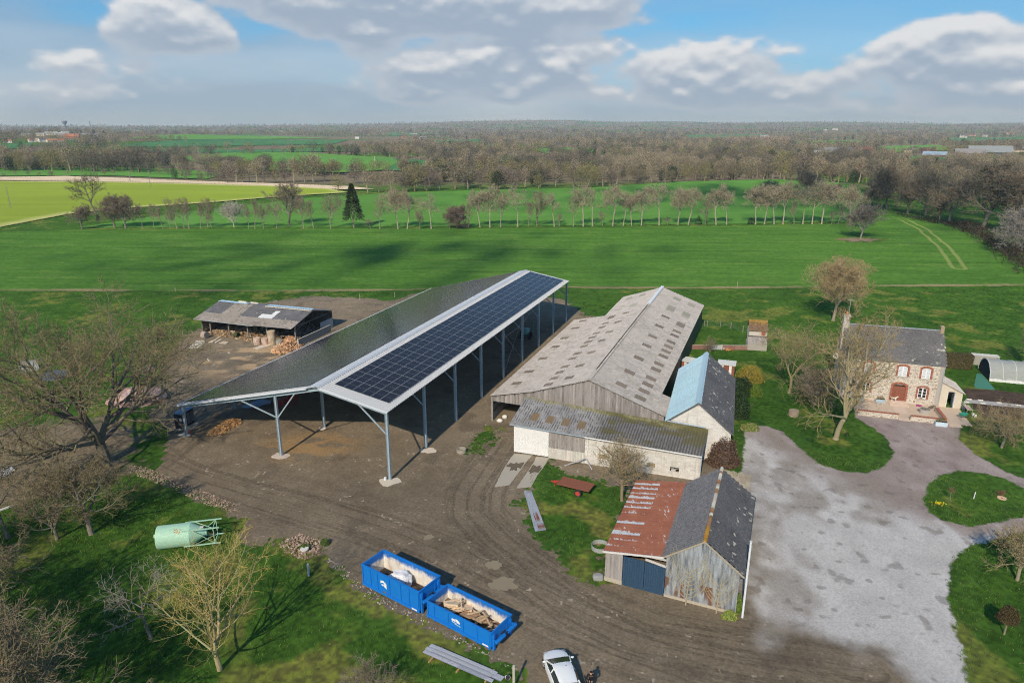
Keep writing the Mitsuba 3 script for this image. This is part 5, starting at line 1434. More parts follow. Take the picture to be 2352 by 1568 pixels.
OAK_B, OAK_T = (0.17, 0.15, 0.115), (0.225, 0.19, 0.105)
LICH = (0.42, 0.33, 0.11)
b, h = spot((249, 1062), (211, 716))
plant('oak_tree', bare_tree(8, h, 0.16, 0.62, 12, 0.90, 0.98, 0.075, 9, 8, 7, OAK_B, OAK_T, lean=(-0.10, 0.05), fork=3, w=0.019, wander=0.19, lr=0.46, tw_len=1.0, splay=0.6), b, 'huge spreading bare oak with mossy limbs left of the solar shed', rot=40)
for nm, base, top, kw, lab in [
    ('bare_tree', (210, 1226), (188, 1062), dict(seed=12, trunk=0.28, r=0.24, n1=8, l1=0.8, a1=0.95, n2=8, n3=6, n4=4, bark=(0.20, 0.18, 0.15), twig=(0.19, 0.155, 0.085), fork=3, w=0.017), 'wide bare tree with olive twigs standing on grass below the big oak'),
    ('bare_tree', (131, 1238), (108, 1080), dict(seed=14, trunk=0.2, r=0.17, n1=8, l1=0.75, a1=0.75, n2=7, n3=6, n4=4, bark=(0.20, 0.18, 0.15), twig=(0.20, 0.165, 0.10), fork=3, w=0.016), 'slim bare tree with yellowish twigs beside the wide olive tree'),
    ('bare_tree', (20, 1235), (20, 1040), dict(seed=15, trunk=0.35, r=0.16, n1=9, l1=0.6, a1=0.8, n2=7, n3=5, n4=4, bark=(0.18, 0.16, 0.13), twig=(0.18, 0.15, 0.09), w=0.016, lean=(-0.12, 0.1)), 'thin bare tree at the left edge under the big oak'),
    ('lichen_tree', (505, 1537), (462, 1262), dict(seed=22, trunk=0.15, r=0.20, n1=13, l1=0.78, a1=0.80, n2=7, n3=4, n4=3, bark=(0.36, 0.30, 0.17), twig=LICH, fork=2, w=0.010, lr=0.46, tw_len=1.2, wander=0.10, up=0.10, splay=0.30), 'bare forked tree covered in yellow lichen on the near lawn'),
    ('grey_tree', (347, 1466), (312, 1322), dict(seed=25, trunk=0.36, r=0.13, n1=8, l1=1.05, a1=1.25, n2=7, n3=5, n4=3, bark=(0.19, 0.17, 0.15), twig=(0.29, 0.27, 0.23), w=0.011, up=0.04, lean=(-0.12, 0), wander=0.10), 'small grey bare tree with drooping side branches left of lichen tree'),
    ('bare_shrub', (4, 1625), (18, 1440), dict(seed=27, trunk=0.06, r=0.10, n1=9, l1=0.7, a1=0.7, n2=7, n3=6, n4=4, bark=(0.22, 0.19, 0.14), twig=(0.26, 0.22, 0.15), fork=5, w=0.012), 'tangled pale bare shrub in the bottom left corner'),
    ('bare_tree', (-45, 1392), (-30, 1255), dict(seed=28, trunk=0.2, r=0.14, n1=9, l1=0.8, a1=0.95, n2=7, n3=6, n4=4, bark=(0.20, 0.17, 0.12), twig=(0.21, 0.18, 0.10), fork=3, w=0.014), 'bare tree reaching in from the left edge above the corner shrub'),
    ('bare_shrub', (842, 1630), (838, 1528), dict(seed=29, trunk=0.05, r=0.05, n1=6, l1=0.8, a1=0.7, n2=5, n3=4, n4=3, bark=(0.20, 0.16, 0.13), twig=(0.22, 0.18, 0.14), fork=5, w=0.010), 'sparse bare shrub poking up at the bottom edge'),
    ('lichen_tree', (1919, 1008), (1962, 698), dict(seed=33, trunk=0.20, r=0.30, n1=14, l1=0.44, a1=0.72, n2=7, n3=5, n4=4, bark=(0.32, 0.28, 0.18), twig=(0.30, 0.235, 0.12), fork=3, w=0.017, lr=0.54, up=0.12, lean=(0.06, 0.0), splay=0.25), 'tall bare lichened tree on the lawn right before the farmhouse'),
    ('bare_tree', (1812, 902), (1832, 752), dict(seed=35, trunk=0.24, r=0.20, n1=9, l1=0.9, a1=1.15, n2=8, n3=6, n4=4, bark=(0.26, 0.23, 0.12), twig=(0.25, 0.20, 0.115), fork=2, w=0.017, up=0.05), 'spreading bare tree on the lawn left of farmhouse tree'),
    ('bare_shrub', (1868, 938), (1862, 842), dict(seed=36, trunk=0.08, r=0.10, n1=9, l1=0.75, a1=0.8, n2=7, n3=6, n4=4, bark=(0.20, 0.17, 0.13), twig=(0.23, 0.19, 0.14), fork=4, w=0.016), 'brownish bare shrub in the shade beside the farmhouse gable'),
    ('round_tree', (1913, 736), (1931, 588), dict(seed=38, trunk=0.24, r=0.30, n1=13, l1=0.66, a1=0.78, n2=9, n3=7, n4=5, bark=(0.30, 0.255, 0.19), twig=(0.36, 0.275, 0.155), fork=4, w=0.021, lr=0.52), 'round pale tan bare tree in the field behind the farmhouse'),
    ('bare_tree', (2300, 1028), (2314, 940), dict(seed=41, trunk=0.32, r=0.15, n1=10, l1=1.25, a1=1.2, n2=8, n3=6, n4=4, bark=(0.30, 0.26, 0.20), twig=(0.27, 0.215, 0.125), fork=3, w=0.014, up=0.03), 'low spreading bare tree on lawn beside the vegetable beds'),
    ('bare_tree', (2336, 1332), (2350, 1205), dict(seed=43, trunk=0.26, r=0.14, n1=10, l1=0.75, a1=0.95, n2=7, n3=6, n4=4, bark=(0.29, 0.25, 0.18), twig=(0.29, 0.235, 0.13), fork=3, w=0.013, up=0.07), 'bare tree on the lawn at right edge below the island'),
    ('pollard_tree', (1428, 1150), (1434, 1024), dict(seed=45, trunk=0.30, r=0.17, n1=16, l1=0.75, a1=0.85, n2=6, n3=6, n4=3, bark=(0.25, 0.20, 0.13), twig=(0.285, 0.23, 0.135), fork=3, w=0.012, up=0.10, wander=0.08), 'bushy pale pollard tree in front of the whitewashed block wall'),
    ('bare_tree', (2362, 842), (2362, 742), dict(seed=46, trunk=0.3, r=0.16, n1=9, l1=0.7, a1=0.8, n2=7, n3=6, n4=4, bark=(0.16, 0.14, 0.12), twig=(0.17, 0.14, 0.10), fork=2, w=0.018), 'bare tree at the right edge beyond the polytunnel'),
    ('lone_tree', (1976, 550), (1984, 478), dict(seed=48, trunk=0.26, r=0.30, n1=10, l1=0.95, a1=0.95, n2=8, n3=7, n4=4, bark=(0.25, 0.23, 0.205), twig=(0.235, 0.20, 0.175), fork=3, w=0.045), 'lone grey bare tree standing out in the wheat field'),
    ('leaning_tree', (224, 502), (204, 402), dict(seed=49, trunk=0.34, r=0.42, n1=9, l1=0.85, a1=1.05, n2=7, n3=6, n4=4, bark=(0.14, 0.125, 0.105), twig=(0.14, 0.115, 0.09), w=0.05, lean=(-0.22, 0.0)), 'dark bare tree leaning left beside the yellow green field'),
    ('sapling', (2182, 1150), (2184, 1113), dict(seed=50, trunk=0.45, r=0.035, n1=9, l1=0.7, a1=0.6, n2=5, n3=4, n4=3, bark=(0.26, 0.23, 0.19), twig=(0.22, 0.12, 0.08), w=0.007), 'little bare sapling with reddish twigs on the island lawn'),
    ('sapling', (2298, 1139), (2299, 1122), dict(seed=51, trunk=0.15, r=0.02, n1=8, l1=0.8, a1=0.6, n2=4, n3=4, n4=2, bark=(0.20, 0.15, 0.10), twig=(0.20, 0.11, 0.08), fork=3, w=0.006), 'tiny bare rose bush in a pale ring on island lawn'),
    ('bare_shrub', (1630, 812), (1628, 775), dict(seed=53, trunk=0.1, r=0.04, n1=7, l1=0.6, a1=0.55, n2=5, n3=4, n4=3, bark=(0.2, 0.17, 0.13), twig=(0.23, 0.19, 0.13), fork=4, w=0.012), 'small bare shrub by the low red panel fence'),
]:
    b, h = spot(base, top)
    plant(nm, bare_tree(H=max(h, 0.8), **kw), b, lab, 'tree' if 'shrub' not in nm else 'shrub', rot=kw['seed'] * 37 % 360 if 'lean' not in kw else 0)
# three trees beyond the lower left of the frame, whose shade lies across the near lawn
for k, (p, hh) in enumerate((((-150, 1560), 10.5), ((20, 1790), 10.0), ((-330, 1420), 11.0), ((-120, 1720), 9.0))):
    plant('bare_tree', bare_tree(60 + k, hh, 0.22, 0.25, 11, 0.75, 0.9, 0.08, 8, 6, 4, (0.19, 0.165, 0.13), (0.19, 0.16, 0.10), fork=3, w=0.022), site(*p), ['bare tree standing just outside the left edge, shading the lawn', 'bare tree standing just below the frame, shading the near lawn', 'tall bare tree standing far outside the left edge', 'bare tree standing outside the bottom left corner of the frame'][k])

# ---- leafy shrubs, hedges


def leafy(seed, size, n, leaf, cols, hollow=0.55, flat=0.1):
    """A crown of separate small leaves filling an uneven ellipsoid."""
    g = np.random.default_rng(seed)
    d = unit(g.normal(size=(n, 3)))
    d[:, 2] = np.abs(d[:, 2]) * 1.0 - 0.1
    rad = hollow + (1 - hollow) * g.random(n) ** 0.6
    lump = 0.72 + 0.5 * meshkit.fbm(d * 2.3 + seed, 3, seed)
    p = d * (rad * lump)[:, None] * np.asarray(size)[None] * [0.5, 0.5, 1.0]
    p[:, 2] = np.maximum(p[:, 2], flat * size[2] * g.random(n))
    nrm = unit(d + 0.9 * g.normal(size=(n, 3)))
    a = unit(np.cross(nrm, g.normal(size=(n, 3)))) * (leaf * (0.7 + 0.6 * g.random((n, 1))))
    b = np.cross(nrm, a) * 0.55
    v = np.stack([p - a, p + b, p + a, p - b], 1).reshape(-1, 3)
    c = np.asarray(cols)[g.integers(0, len(cols), n)] * (0.75 + 0.5 * g.random((n, 1)))
    return MB().add(v, np.arange(4 * n).reshape(-1, 4), np.repeat(c, 4, 0))


def stems(seed, h, n=7, r=0.03, col=(0.16, 0.12, 0.08), spread=0.5):
    g = np.random.default_rng(seed)
    mb = MB(col)
    d = unit(np.stack([g.normal(size=n) * spread, g.normal(size=n) * spread, np.ones(n)], 1))
    P, _, R = limbs(np.zeros((n, 3)) - [0, 0, 0.1], d, np.full(n, h), np.full(n, r), 4, 0.1, 0.02, g)
    pipes(mb, P, R, 4, col)
    return mb


YG = [(0.36, 0.27, 0.030), (0.27, 0.23, 0.035), (0.42, 0.31, 0.045), (0.20, 0.17, 0.05)]
DK = [(0.022, 0.050, 0.016), (0.035, 0.070, 0.022), (0.016, 0.036, 0.012)]
BR = [(0.105, 0.065, 0.045), (0.15, 0.095, 0.065), (0.075, 0.048, 0.036)]
LG = [(0.10, 0.17, 0.018), (0.15, 0.22, 0.025), (0.075, 0.13, 0.018)]
for nm, base, size, n, leaf, cols, lab in [
    ('yellow_shrub', (1722, 876), (4.4, 3.6, 3.2), 5000, 0.07, YG, 'yellow flowering shrub behind the dark laurels by the blue roofed barn'),
    ('laurel_shrub', (1697, 955), (2.9, 3.2, 3.6), 6500, 0.10, DK, 'tall dark green laurel against the lichened slate slope'),
    ('laurel_shrub', (1700, 905), (3.4, 3.0, 3.0), 5000, 0.10, DK, 'dark green laurel behind the tallest laurel'),
    ('green_shrub', (1733, 908), (2.3, 2.2, 2.0), 3000, 0.08, LG, 'fresh green shrub at the lawn edge right of laurels'),
    ('brown_shrub', (1658, 1062), (3.9, 3.7, 3.7), 9000, 0.09, BR, 'large rounded brown leaved shrub between slate barn and block wall'),
    ('brown_shrub', (1608, 1040), (1.5, 2.8, 2.9), 2600, 0.08, [(0.24, 0.20, 0.10), (0.17, 0.13, 0.08), (0.30, 0.26, 0.14)], 'pale straw coloured climber on the corner of the corrugated roof'),
    ('green_shrub', (1692, 1402), (0.9, 1.1, 1.9), 2200, 0.05, LG, 'narrow bright green shrub at the corner of the garage barn'),
    ('spurge_clump', (1675, 1418), (1.3, 0.9, 0.75), 1200, 0.06, [(0.30, 0.34, 0.06), (0.22, 0.28, 0.06), (0.13, 0.20, 0.05)], 'pale yellow green spurge clump before the tin gable'),
    ('green_tuft', (1722, 985), (2.6, 2.0, 0.9), 1500, 0.10, [(0.20, 0.24, 0.06), (0.13, 0.19, 0.04), (0.32, 0.30, 0.14)], 'ragged green tuft where the gravel meets the laurels'),
    ('clipped_tree', (2306, 1456), None, 0, 0, None, None),
    ('dark_bush', (1945, 1000), (0.6, 0.6, 0.5), 300, 0.05, DK, 'tiny dark tuft at the foot of lichened farmhouse tree'),
    ('green_bush', (700, 1262), (1.2, 1.0, 0.7), 600, 0.07, [(0.06, 0.11, 0.02), (0.10, 0.15, 0.03)], 'low green weeds beside the white cover on the rubble'),
    ('green_bush', (747, 1250), (0.9, 0.8, 0.8), 500, 0.07, [(0.06, 0.11, 0.02), (0.10, 0.15, 0.03)], 'round green weed on the rubble edge right of white cover'),
]:
    if size is None:
        b = site(*base)
        m = leafy(5, (1.55, 1.5, 1.35), 3800, 0.055, [(0.085, 0.060, 0.035), (0.06, 0.06, 0.025), (0.11, 0.075, 0.04)], 0.35)
        m.v = [v + [0, 0, 1.25] for v in m.v]
        plant('clipped_tree', (MB((0.24, 0.20, 0.15)).tube([(0, 0, -0.1), (0.03, 0, 0.7), (0, 0, 1.6)], [0.07, 0.055, 0.05]), m), b, 'small clipped ball shaped tree on the right lawn')
        continue
    b = site(*base)
    plant(nm, (stems(len(lab), size[2] * 0.75), leafy(len(lab) * 3, size, n, leaf, cols)), b, lab, 'shrub', names=('stems', 'foliage'), bsdf=('matte', 'leaf'))

hd = [PT(-1.0, 5.6)[:2], PT(-10.2, 4.9)[:2]]
g = np.random.default_rng(71)
n = 9000
u_, v_, w_ = g.random(n), g.random(n), g.random(n)
face = g.integers(0, 4, n)
ax = np.array([hd[1][0] - hd[0][0], hd[1][1] - hd[0][1]])
Lh = np.linalg.norm(ax)
ax = ax / Lh
nx = np.array([-ax[1], ax[0]])
al, ac, az_ = u_ * Lh, np.where(face == 0, 0.75, np.where(face == 1, -0.75, v_ * 1.5 - 0.75)), np.where(face == 2, 2.2, np.where(face == 3, 2.1, w_ * 2.2))
al = np.where(face == 3, np.where(u_ < .5, 0, Lh), al)
az_ = np.where(face == 3, w_ * 2.2, az_)
p = np.stack([hd[0][0] + ax[0] * al + nx[0] * ac, hd[0][1] + ax[1] * al + nx[1] * ac, az_], 1) + g.normal(size=(n, 3)) * 0.07
a = unit(g.normal(size=(n, 3))) * 0.09
bq = unit(np.cross(a, g.normal(size=(n, 3)))) * 0.05
cols = np.asarray([(0.095, 0.080, 0.035), (0.075, 0.075, 0.030), (0.13, 0.095, 0.05), (0.05, 0.065, 0.025)])[g.integers(0, 4, n)] * (0.7 + 0.6 * g.random((n, 1)))
HEDGE = thing('clipped_hedge', 'long clipped brownish hedge between farmhouse annex and polytunnel', 'hedge')
part(HEDGE, 'foliage', MB().add(np.stack([p - a, p + bq, p + a, p - bq], 1).reshape(-1, 3), np.arange(4 * n).reshape(-1, 4), np.repeat(cols, 4, 0)), 'leaf')
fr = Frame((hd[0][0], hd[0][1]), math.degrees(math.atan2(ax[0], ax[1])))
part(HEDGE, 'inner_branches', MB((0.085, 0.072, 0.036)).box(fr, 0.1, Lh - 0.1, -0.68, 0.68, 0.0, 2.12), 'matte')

# espalier pears trained flat on the tin gable
for k, (u, base_w, ht, nb) in enumerate(((6.75, 1.75, 4.3, 7), (9.1, 1.45, 3.6, 6))):
    g = np.random.default_rng(80 + k)
    tr, cr = MB((0.36, 0.31, 0.22)), MB((0.40, 0.34, 0.20))
    tr.tube([GB(u, -0.5, 0), GB(u + 0.02, -0.32, 0.8), GB(u + 0.1, -0.28, ht * 0.55), GB(u + 0.2, -0.28, ht)], [0.055, 0.045, 0.035, 0.015])
    for i in range(nb):
        z = 0.5 + i * ht * 0.62 / nb
        for s_ in (-1, 1):
            wd = base_w * (1.0 - 0.28 * i / nb) * (0.85 + 0.3 * g.random())
            q = np.array([GB(u + s_ * wd * t, -0.30, z + (ht * 0.5 - 0.05 * i) * (t ** 1.9) + 0.35 * t) for t in np.linspace(0, 1, 8)]) + g.normal(size=(8, 3)) * 0.02
            cr.tube(q, np.linspace(0.026, 0.010, 8), sides=4)
            for m in range(26):
                t = g.random() * 7
                c = q[int(t)] * (1 - t % 1) + q[min(int(t) + 1, 7)] * (t % 1)
                cr.tube([c, c + g.normal(size=3) * [0.06, 0.06, 0.07] + [0, 0, 0.05]], [0.014, 0.006], sides=3)
    key = thing('espalier_tree', ['wider pear tree trained flat against the tin gable beside the blue doors', 'smaller pear tree trained flat near the right corner of the tin gable'][k], 'tree', 'espalier pears on the tin gable')
    part(key, 'trunk', tr, 'matte')
    part(key, 'crown', cr, 'matte')

# ------------------------------------------------------------------ the row of trees across the fields, hedges, woods


def ordinal(k):
    return f"{k}{'th' if 10 <= k % 100 <= 20 else {1: 'st', 2: 'nd', 3: 'rd'}.get(k % 10, 'th')}"


PALE_B, PALE_T = (0.38, 0.33, 0.26), (0.33, 0.28, 0.20)
pruned = [baked_pair(*bare_tree(200 + k, 10.0, 0.42, 0.17, 9, 0.78, 0.80, 0.09, 7, 6, 5, PALE_B, PALE_T, w=0.024, lr=0.55, fork=(1, 3, 2)[k % 3], lean=((0.05, 0), (-0.06, 0.02), (0.02, 0), (0.09, 0))[k % 4], splay=0.38, wander=0.2, sides=(6, 5, 3, 3))) for k in range(7)]
slim = [baked_pair(*bare_tree(230 + k, 10.0, 0.26, 0.14, 14, 0.52, 0.7, 0.13, 6, 5, 5, (0.29, 0.255, 0.205), (0.245, 0.20, 0.145), w=0.020, lr=0.52, fork=(1, 1, 2)[k % 3], splay=0.2, lean=((0.04, 0), (-0.03, 0), (0, 0))[k % 3], sides=(6, 4, 3, 3))) for k in range(5)]
broad = [baked_pair(*bare_tree(250 + k, 10.0, 0.22, 0.30, 10, 0.72, 0.85, 0.08, 7, 6, 6, (0.22, 0.195, 0.165), (0.215, 0.175, 0.130), w=0.036, lr=0.52, fork=(3, 2, 4)[k % 3], splay=0.42, sides=(6, 5, 3, 3))) for k in range(6)]
bush = [baked_pair(*bare_tree(270 + k, 4.0, 0.06, 0.09, 9, 0.7, 0.7, 0.10, 6, 5, 5, (0.16, 0.13, 0.11), (0.18, 0.14, 0.115), w=0.026, lr=0.6, fork=5, splay=0.45, sides=(5, 4, 3, 3))) for k in range(3)]
q3 = lambda x, y: (x / 2.6133 * 0.91875, (300 + y / 2.6133) * 0.91875)
q4 = lambda x, y: ((850 + x / 2.6133) * 0.91875, (280 + y / 2.6133) * 0.91875)
q5 = lambda x, y: ((1660 + x / 2.6133) * 0.91875, (280 + y / 2.6133) * 0.91875)
row = [(q3, 535, 712, 560, 'b'), (q3, 640, 700, 610, 's'), (q3, 750, 705, 490, 'b'), (q3, 822, 710, 500, 'b'), (q3, 930, 705, 545, 's'), (q3, 1008, 708, 540, 's'), (q3, 1064, 712, 560, 's'), (q3, 1112, 712, 590, 's'), (q3, 1157, 712, 490, 's'), (q3, 1205, 712, 520, 's'),
       (q3, 1235, 712, 490, 's'), (q3, 1310, 712, 535, 's'), (q3, 1360, 705, 505, 's'), (q3, 1386, 710, 600, 's'), (q3, 1530, 702, 530, 'w'), (q3, 1625, 712, 540, 's'), (q3, 1665, 712, 515, 's'), (q3, 1722, 712, 540, 's'), (q3, 1806, 710, 545, 's'), (q3, 1890, 695, 420, 'b'), (q3, 1985, 710, 495, 's'), (q3, 2050, 710, 515, 's'), (q3, 2160, 712, 480, 's'),
       (q4, 200, 764, 690, 's'), (q4, 262, 766, 552, 's'), (q4, 380, 766, 525, 'p'), (q4, 440, 766, 518, 'p'), (q4, 522, 766, 640, 's'), (q4, 597, 764, 545, 'p'), (q4, 718, 764, 612, 's'), (q4, 765, 762, 630, 'u'), (q4, 840, 758, 585, 's'), (q4, 915, 756, 535, 'p'), (q4, 980, 756, 492, 'p'), (q4, 1050, 754, 490, 's'), (q4, 1160, 752, 490, 'p'), (q4, 1230, 750, 580, 's'),
       (q4, 1286, 750, 510, 'i'), (q4, 1400, 750, 535, 'p'), (q4, 1432, 750, 660, 's'), (q4, 1525, 748, 535, 's'), (q4, 1590, 748, 482, 'p'), (q4, 1650, 746, 512, 'p'), (q4, 1715, 745, 640, 's'), (q4, 1780, 745, 492, 'p'), (q4, 1850, 745, 535, 'p'), (q4, 1905, 742, 550, 'p'), (q4, 1970, 742, 500, 'p'), (q4, 2085, 740, 480, 'p'), (q4, 2140, 738, 690, 's'), (q4, 2207, 738, 510, 'p'), (q4, 2275, 738, 512, 'p'),
       (q5, 225, 738, 670, 'd'), (q5, 272, 735, 552, 'i'), (q5, 340, 735, 486, 'p'), (q5, 408, 735, 522, 'p'), (q5, 565, 734, 680, 'd'), (q5, 597, 735, 490, 'p'), (q5, 655, 735, 492, 'p'), (q5, 718, 735, 512, 'p'), (q5, 776, 735, 480, 'p'), (q5, 850, 735, 575, 's'), (q5, 905, 735, 490, 'p'), (q5, 966, 735, 480, 'p'), (q5, 1028, 736, 460, 'p'), (q5, 1095, 735, 640, 's'), (q5, 1135, 735, 612, 's'), (q5, 1215, 735, 505, 'p')]
g = np.random.default_rng(91)
white_b = baked_pair(*bare_tree(290, 10.0, 0.24, 0.2, 11, 0.75, 0.9, 0.08, 7, 6, 6, (0.42, 0.39, 0.33), (0.44, 0.41, 0.36), w=0.032, fork=3, sides=(6, 5, 3, 3)))
ivy = lambda s_, hh: leafy(s_, (0.9, 0.9, hh), 500, 0.12, [(0.045, 0.060, 0.020), (0.07, 0.08, 0.03)], 0.75, 0.95)
for k, (q, x, y, t, kd) in enumerate(row):
    b, h = spot(q(x, y), q(x, t))
    h = max(h, 1.2)
    what = {'s': 'slim bare tree', 'p': 'tall bare pruned tree', 'b': 'broad dark bare tree', 'w': 'whitish bushy bare tree', 'u': 'dense bare bush', 'i': 'ivy clad bare tree', 'd': 'small dark evergreen bush'}[kd]
    lab = f'{what}, {ordinal(k + 1)} from left in the long row across the green fields'
    if kd == 'd':
        plant('evergreen_bush', (stems(k, 1.0, 4), leafy(300 + k, (h * 0.8, h * 0.8, h), 700, 0.14, DK)), b, lab, 'bush', names=('stems', 'foliage'), bsdf=('matte', 'leaf'))
        continue
    pair = {'s': slim, 'p': pruned, 'b': broad, 'w': [white_b], 'u': bush, 'i': slim}[kd]
    sc = h / (4.0 if kd == 'u' else 10.0)
    wide = sc if kd in 'bwu' else max(sc, 0.75) * (0.95 if kd == 's' else 1.0)
    if kd == 'u':
        wide = sc * 1.15
    key = plant('row_bush' if kd == 'u' else 'row_tree', pair[k % len(pair)], b, lab, 'bush' if kd == 'u' else 'tree', 'trees of the row between the green fields', g.random() * 360, (wide, wide, sc * 1.02))
    if kd == 'i':
        part(key, 'ivy', _m := MB(), 'leaf') if False else None
        m = ivy(400 + k, h * 0.62)
        m.v = [v + b for v in m.v]
        part(key, 'ivy', m, 'leaf')
# the spruce
b, h = spot(q3(2312, 706), q3(2306, 415))
g = np.random.default_rng(95)
sp = MB()
tr = MB((0.26, 0.22, 0.18)).tube([(0, 0, -0.2), (0, 0, h * 0.5), (0, 0, h * 0.97)], [0.28, 0.18, 0.03], sides=7)
n = 5200
t = g.random(n) ** 0.8
z = h * (0.24 + 0.76 * t)
ray_ = 0.245 * h * (1 - t) ** 0.85 + 0.1
a = g.random(n) * 6.283
tier = 0.75 + 0.5 * meshkit.noise(np.stack([np.cos(a) * 2, np.sin(a) * 2, z / 0.55], -1), 4)
rr = ray_ * tier * (0.25 + 0.75 * g.random(n) ** 0.5)
p = np.stack([rr * np.cos(a), rr * np.sin(a), z - 0.32 * rr], 1)
d = unit(np.stack([np.cos(a), np.sin(a), -0.45 + 0.5 * g.random(n)], 1) + 0.35 * g.normal(size=(n, 3)))
sprays(sp, p, d, 0.55 + 0.35 * g.random(n), 0.12, g, tint((0.040, 0.058, 0.024), n, 0.45, g))
plant('spruce_tree', (tr, sp), b, 'dark green spruce standing in the long row of bare trees', 'tree', bsdf=('matte', 'leaf'))

# trees bounding the wheat field on the right, and dark ones behind the row
for k, (q, x, y, t, lab, wd) in enumerate([
    (q5, 1345, 632, 480, 'slender dark bare trees in a clump left of the tallest field edge tree', 0.8), (q5, 1390, 636, 430, 'tall dark bare tree just left of the tallest field edge tree', 0.8), (q5, 1448, 638, 335, 'tallest dark bare tree at the far right corner of the wheat field', 0.95),
    (q5, 1590, 668, 450, 'leaning slim bare tree right of the tallest field edge tree', 0.9), (q5, 1708, 685, 395, 'thick trunked ivy covered bare oak on the right field edge', 1.05), (q5, 1798, 708, 555, 'small bare tree between two oaks on the right field edge', 0.9),
    (q5, 1862, 718, 430, 'bare oak with a dark trunk, right of the thick trunked oak', 1.0), (q5, 2075, 780, 330, 'very large spreading bare oak over the dark thicket on the right', 1.0), (q5, 2240, 800, 360, 'large bare oak at the right edge behind the grey tree', 1.0),
    (q5, 2330, 930, 640, 'grey bare tree cut by the right edge above the field track', 1.15), (q5, 690, 560, 440, 'low dark bare tree behind the row, left of the dark pair', 1.3), (q5, 940, 560, 400, 'dark bare tree behind the row, one of a close pair', 1.3), (q5, 1105, 575, 470, 'dark bare tree behind the right end of the row', 1.3),
    (q5, 1635, 445, 345, 'dark bare tree in the meadow below the far farm', 1.1)]):
    b, h = spot(q(x, y), q(x, t))
    if k == 9:
        pr_ = baked_pair(*bare_tree(310, 10.0, 0.16, 0.26, 11, 0.8, 0.95, 0.06, 7, 6, 6, (0.25, 0.235, 0.215), (0.26, 0.235, 0.215), w=0.034, fork=4, sides=(6, 5, 3, 3)))
    else:
        pr_ = broad[k % 6]
    key = plant('field_edge_tree', pr_, b, lab, 'tree', None, (k * 67) % 360, (h / 10 * wd, h / 10 * wd, h / 10))
    if k == 4:
        m = leafy(440, (2.4, 2.4, h * 0.55), 900, 0.16, [(0.045, 0.060, 0.022), (0.065, 0.07, 0.03)], 0.75, 0.95)
        m.v = [v + b for v in m.v]
        part(key, 'ivy', m, 'leaf')
# thicket along the ditch at the right: a mass of brambles nobody could count
g = np.random.default_rng(97)
th_ = MB()
line_ = [q5(*p) for p in [(1500, 660), (1620, 690), (1760, 720), (1900, 740), (1960, 770), (2040, 800), (2120, 850), (2200, 900), (2290, 960), (2400, 1060)]]
pts = np.array([site(*p) for p in line_])
seg = g.random(2600) ** 0.75 * (len(pts) - 1)
i_ = seg.astype(int)
c = pts[i_] + (pts[i_ + 1] - pts[i_]) * (seg - i_)[:, None] + g.normal(size=(2600, 3)) * [2.2, 2.2, 0]
tall = np.clip((seg - 2.4) / 1.5, 0.25, 1)
d = unit(g.normal(size=(2600, 3)) * [0.8, 0.8, 0.5] + [0, 0, 0.7])
c[:, 2] = terr(c[:, 0], c[:, 1]) + g.random(2600) * 2.6 * tall
sprays(th_, c, d, 1.5 * (0.6 + g.random(2600)) * (0.5 + 0.5 * tall), 0.13, g, tint((0.060, 0.048, 0.036), 2600, 0.4, g))
scene['bramble_thicket'] = mikit.ply((np.vstack(th_.v), np.vstack(th_.f)), 'matte', color=np.vstack(th_.c))
labels['bramble_thicket'] = {'kind': 'stuff', 'label': 'dark tangled thicket along the ditch on the right field edge', 'category': 'thicket'}


# ---- woods: light trees made of limbs and slim twig sprays, scattered as one mass
def wood_tree(seed, H, W, n, twig, bark, low=0.25, spread=0.9):
    g = np.random.default_rng(seed)
    mb = MB()
    nl = 7
    P, D_, R = limbs(np.zeros((1, 3)), np.array([[0, 0, 1.0]]), np.array([H * 0.7]), np.array([0.03 * H]), 3, 0.06, 0, g, 0.3)
    pipes(mb, P, R, 4, bark)
    s = shoots(P, D_, R, np.array([W]), nl, low + 0.1, 0.98, 0.75, 0.2, 0.62, 0.6, g, 0.3)
    P1, D1, R1 = limbs(*s, 2, 0.15, 0.12, g, 0.35)
    pipes(mb, P1, R1, 3, tint(bark, nl, 0.2, g))
    d = unit(g.normal(size=(n, 3)))
    lump = 0.70 + 0.55 * meshkit.fbm(d * 1.9 + seed, 2, seed)
    r = lump * (0.30 + 0.70 * g.random(n) ** 0.55)
    ctr = np.array([0, 0, H * (low + 1) / 2])
    p = ctr + d * r[:, None] * [W * 0.5, W * 0.5, H * (1 - low) / 2]
    dd = unit(d * 0.7 + [0, 0, 0.45] + 0.55 * g.normal(size=(n, 3)))
    sprays(mb, p - dd * 0.5, dd, 0.9 + 0.8 * g.random(n), spread * 0.075, g, tint(twig, n, 0.30, g))
    return mikit.ply((np.vstack(mb.v), np.vstack(mb.f)), 'matte', color=np.clip(np.vstack(mb.c), 0, 1))


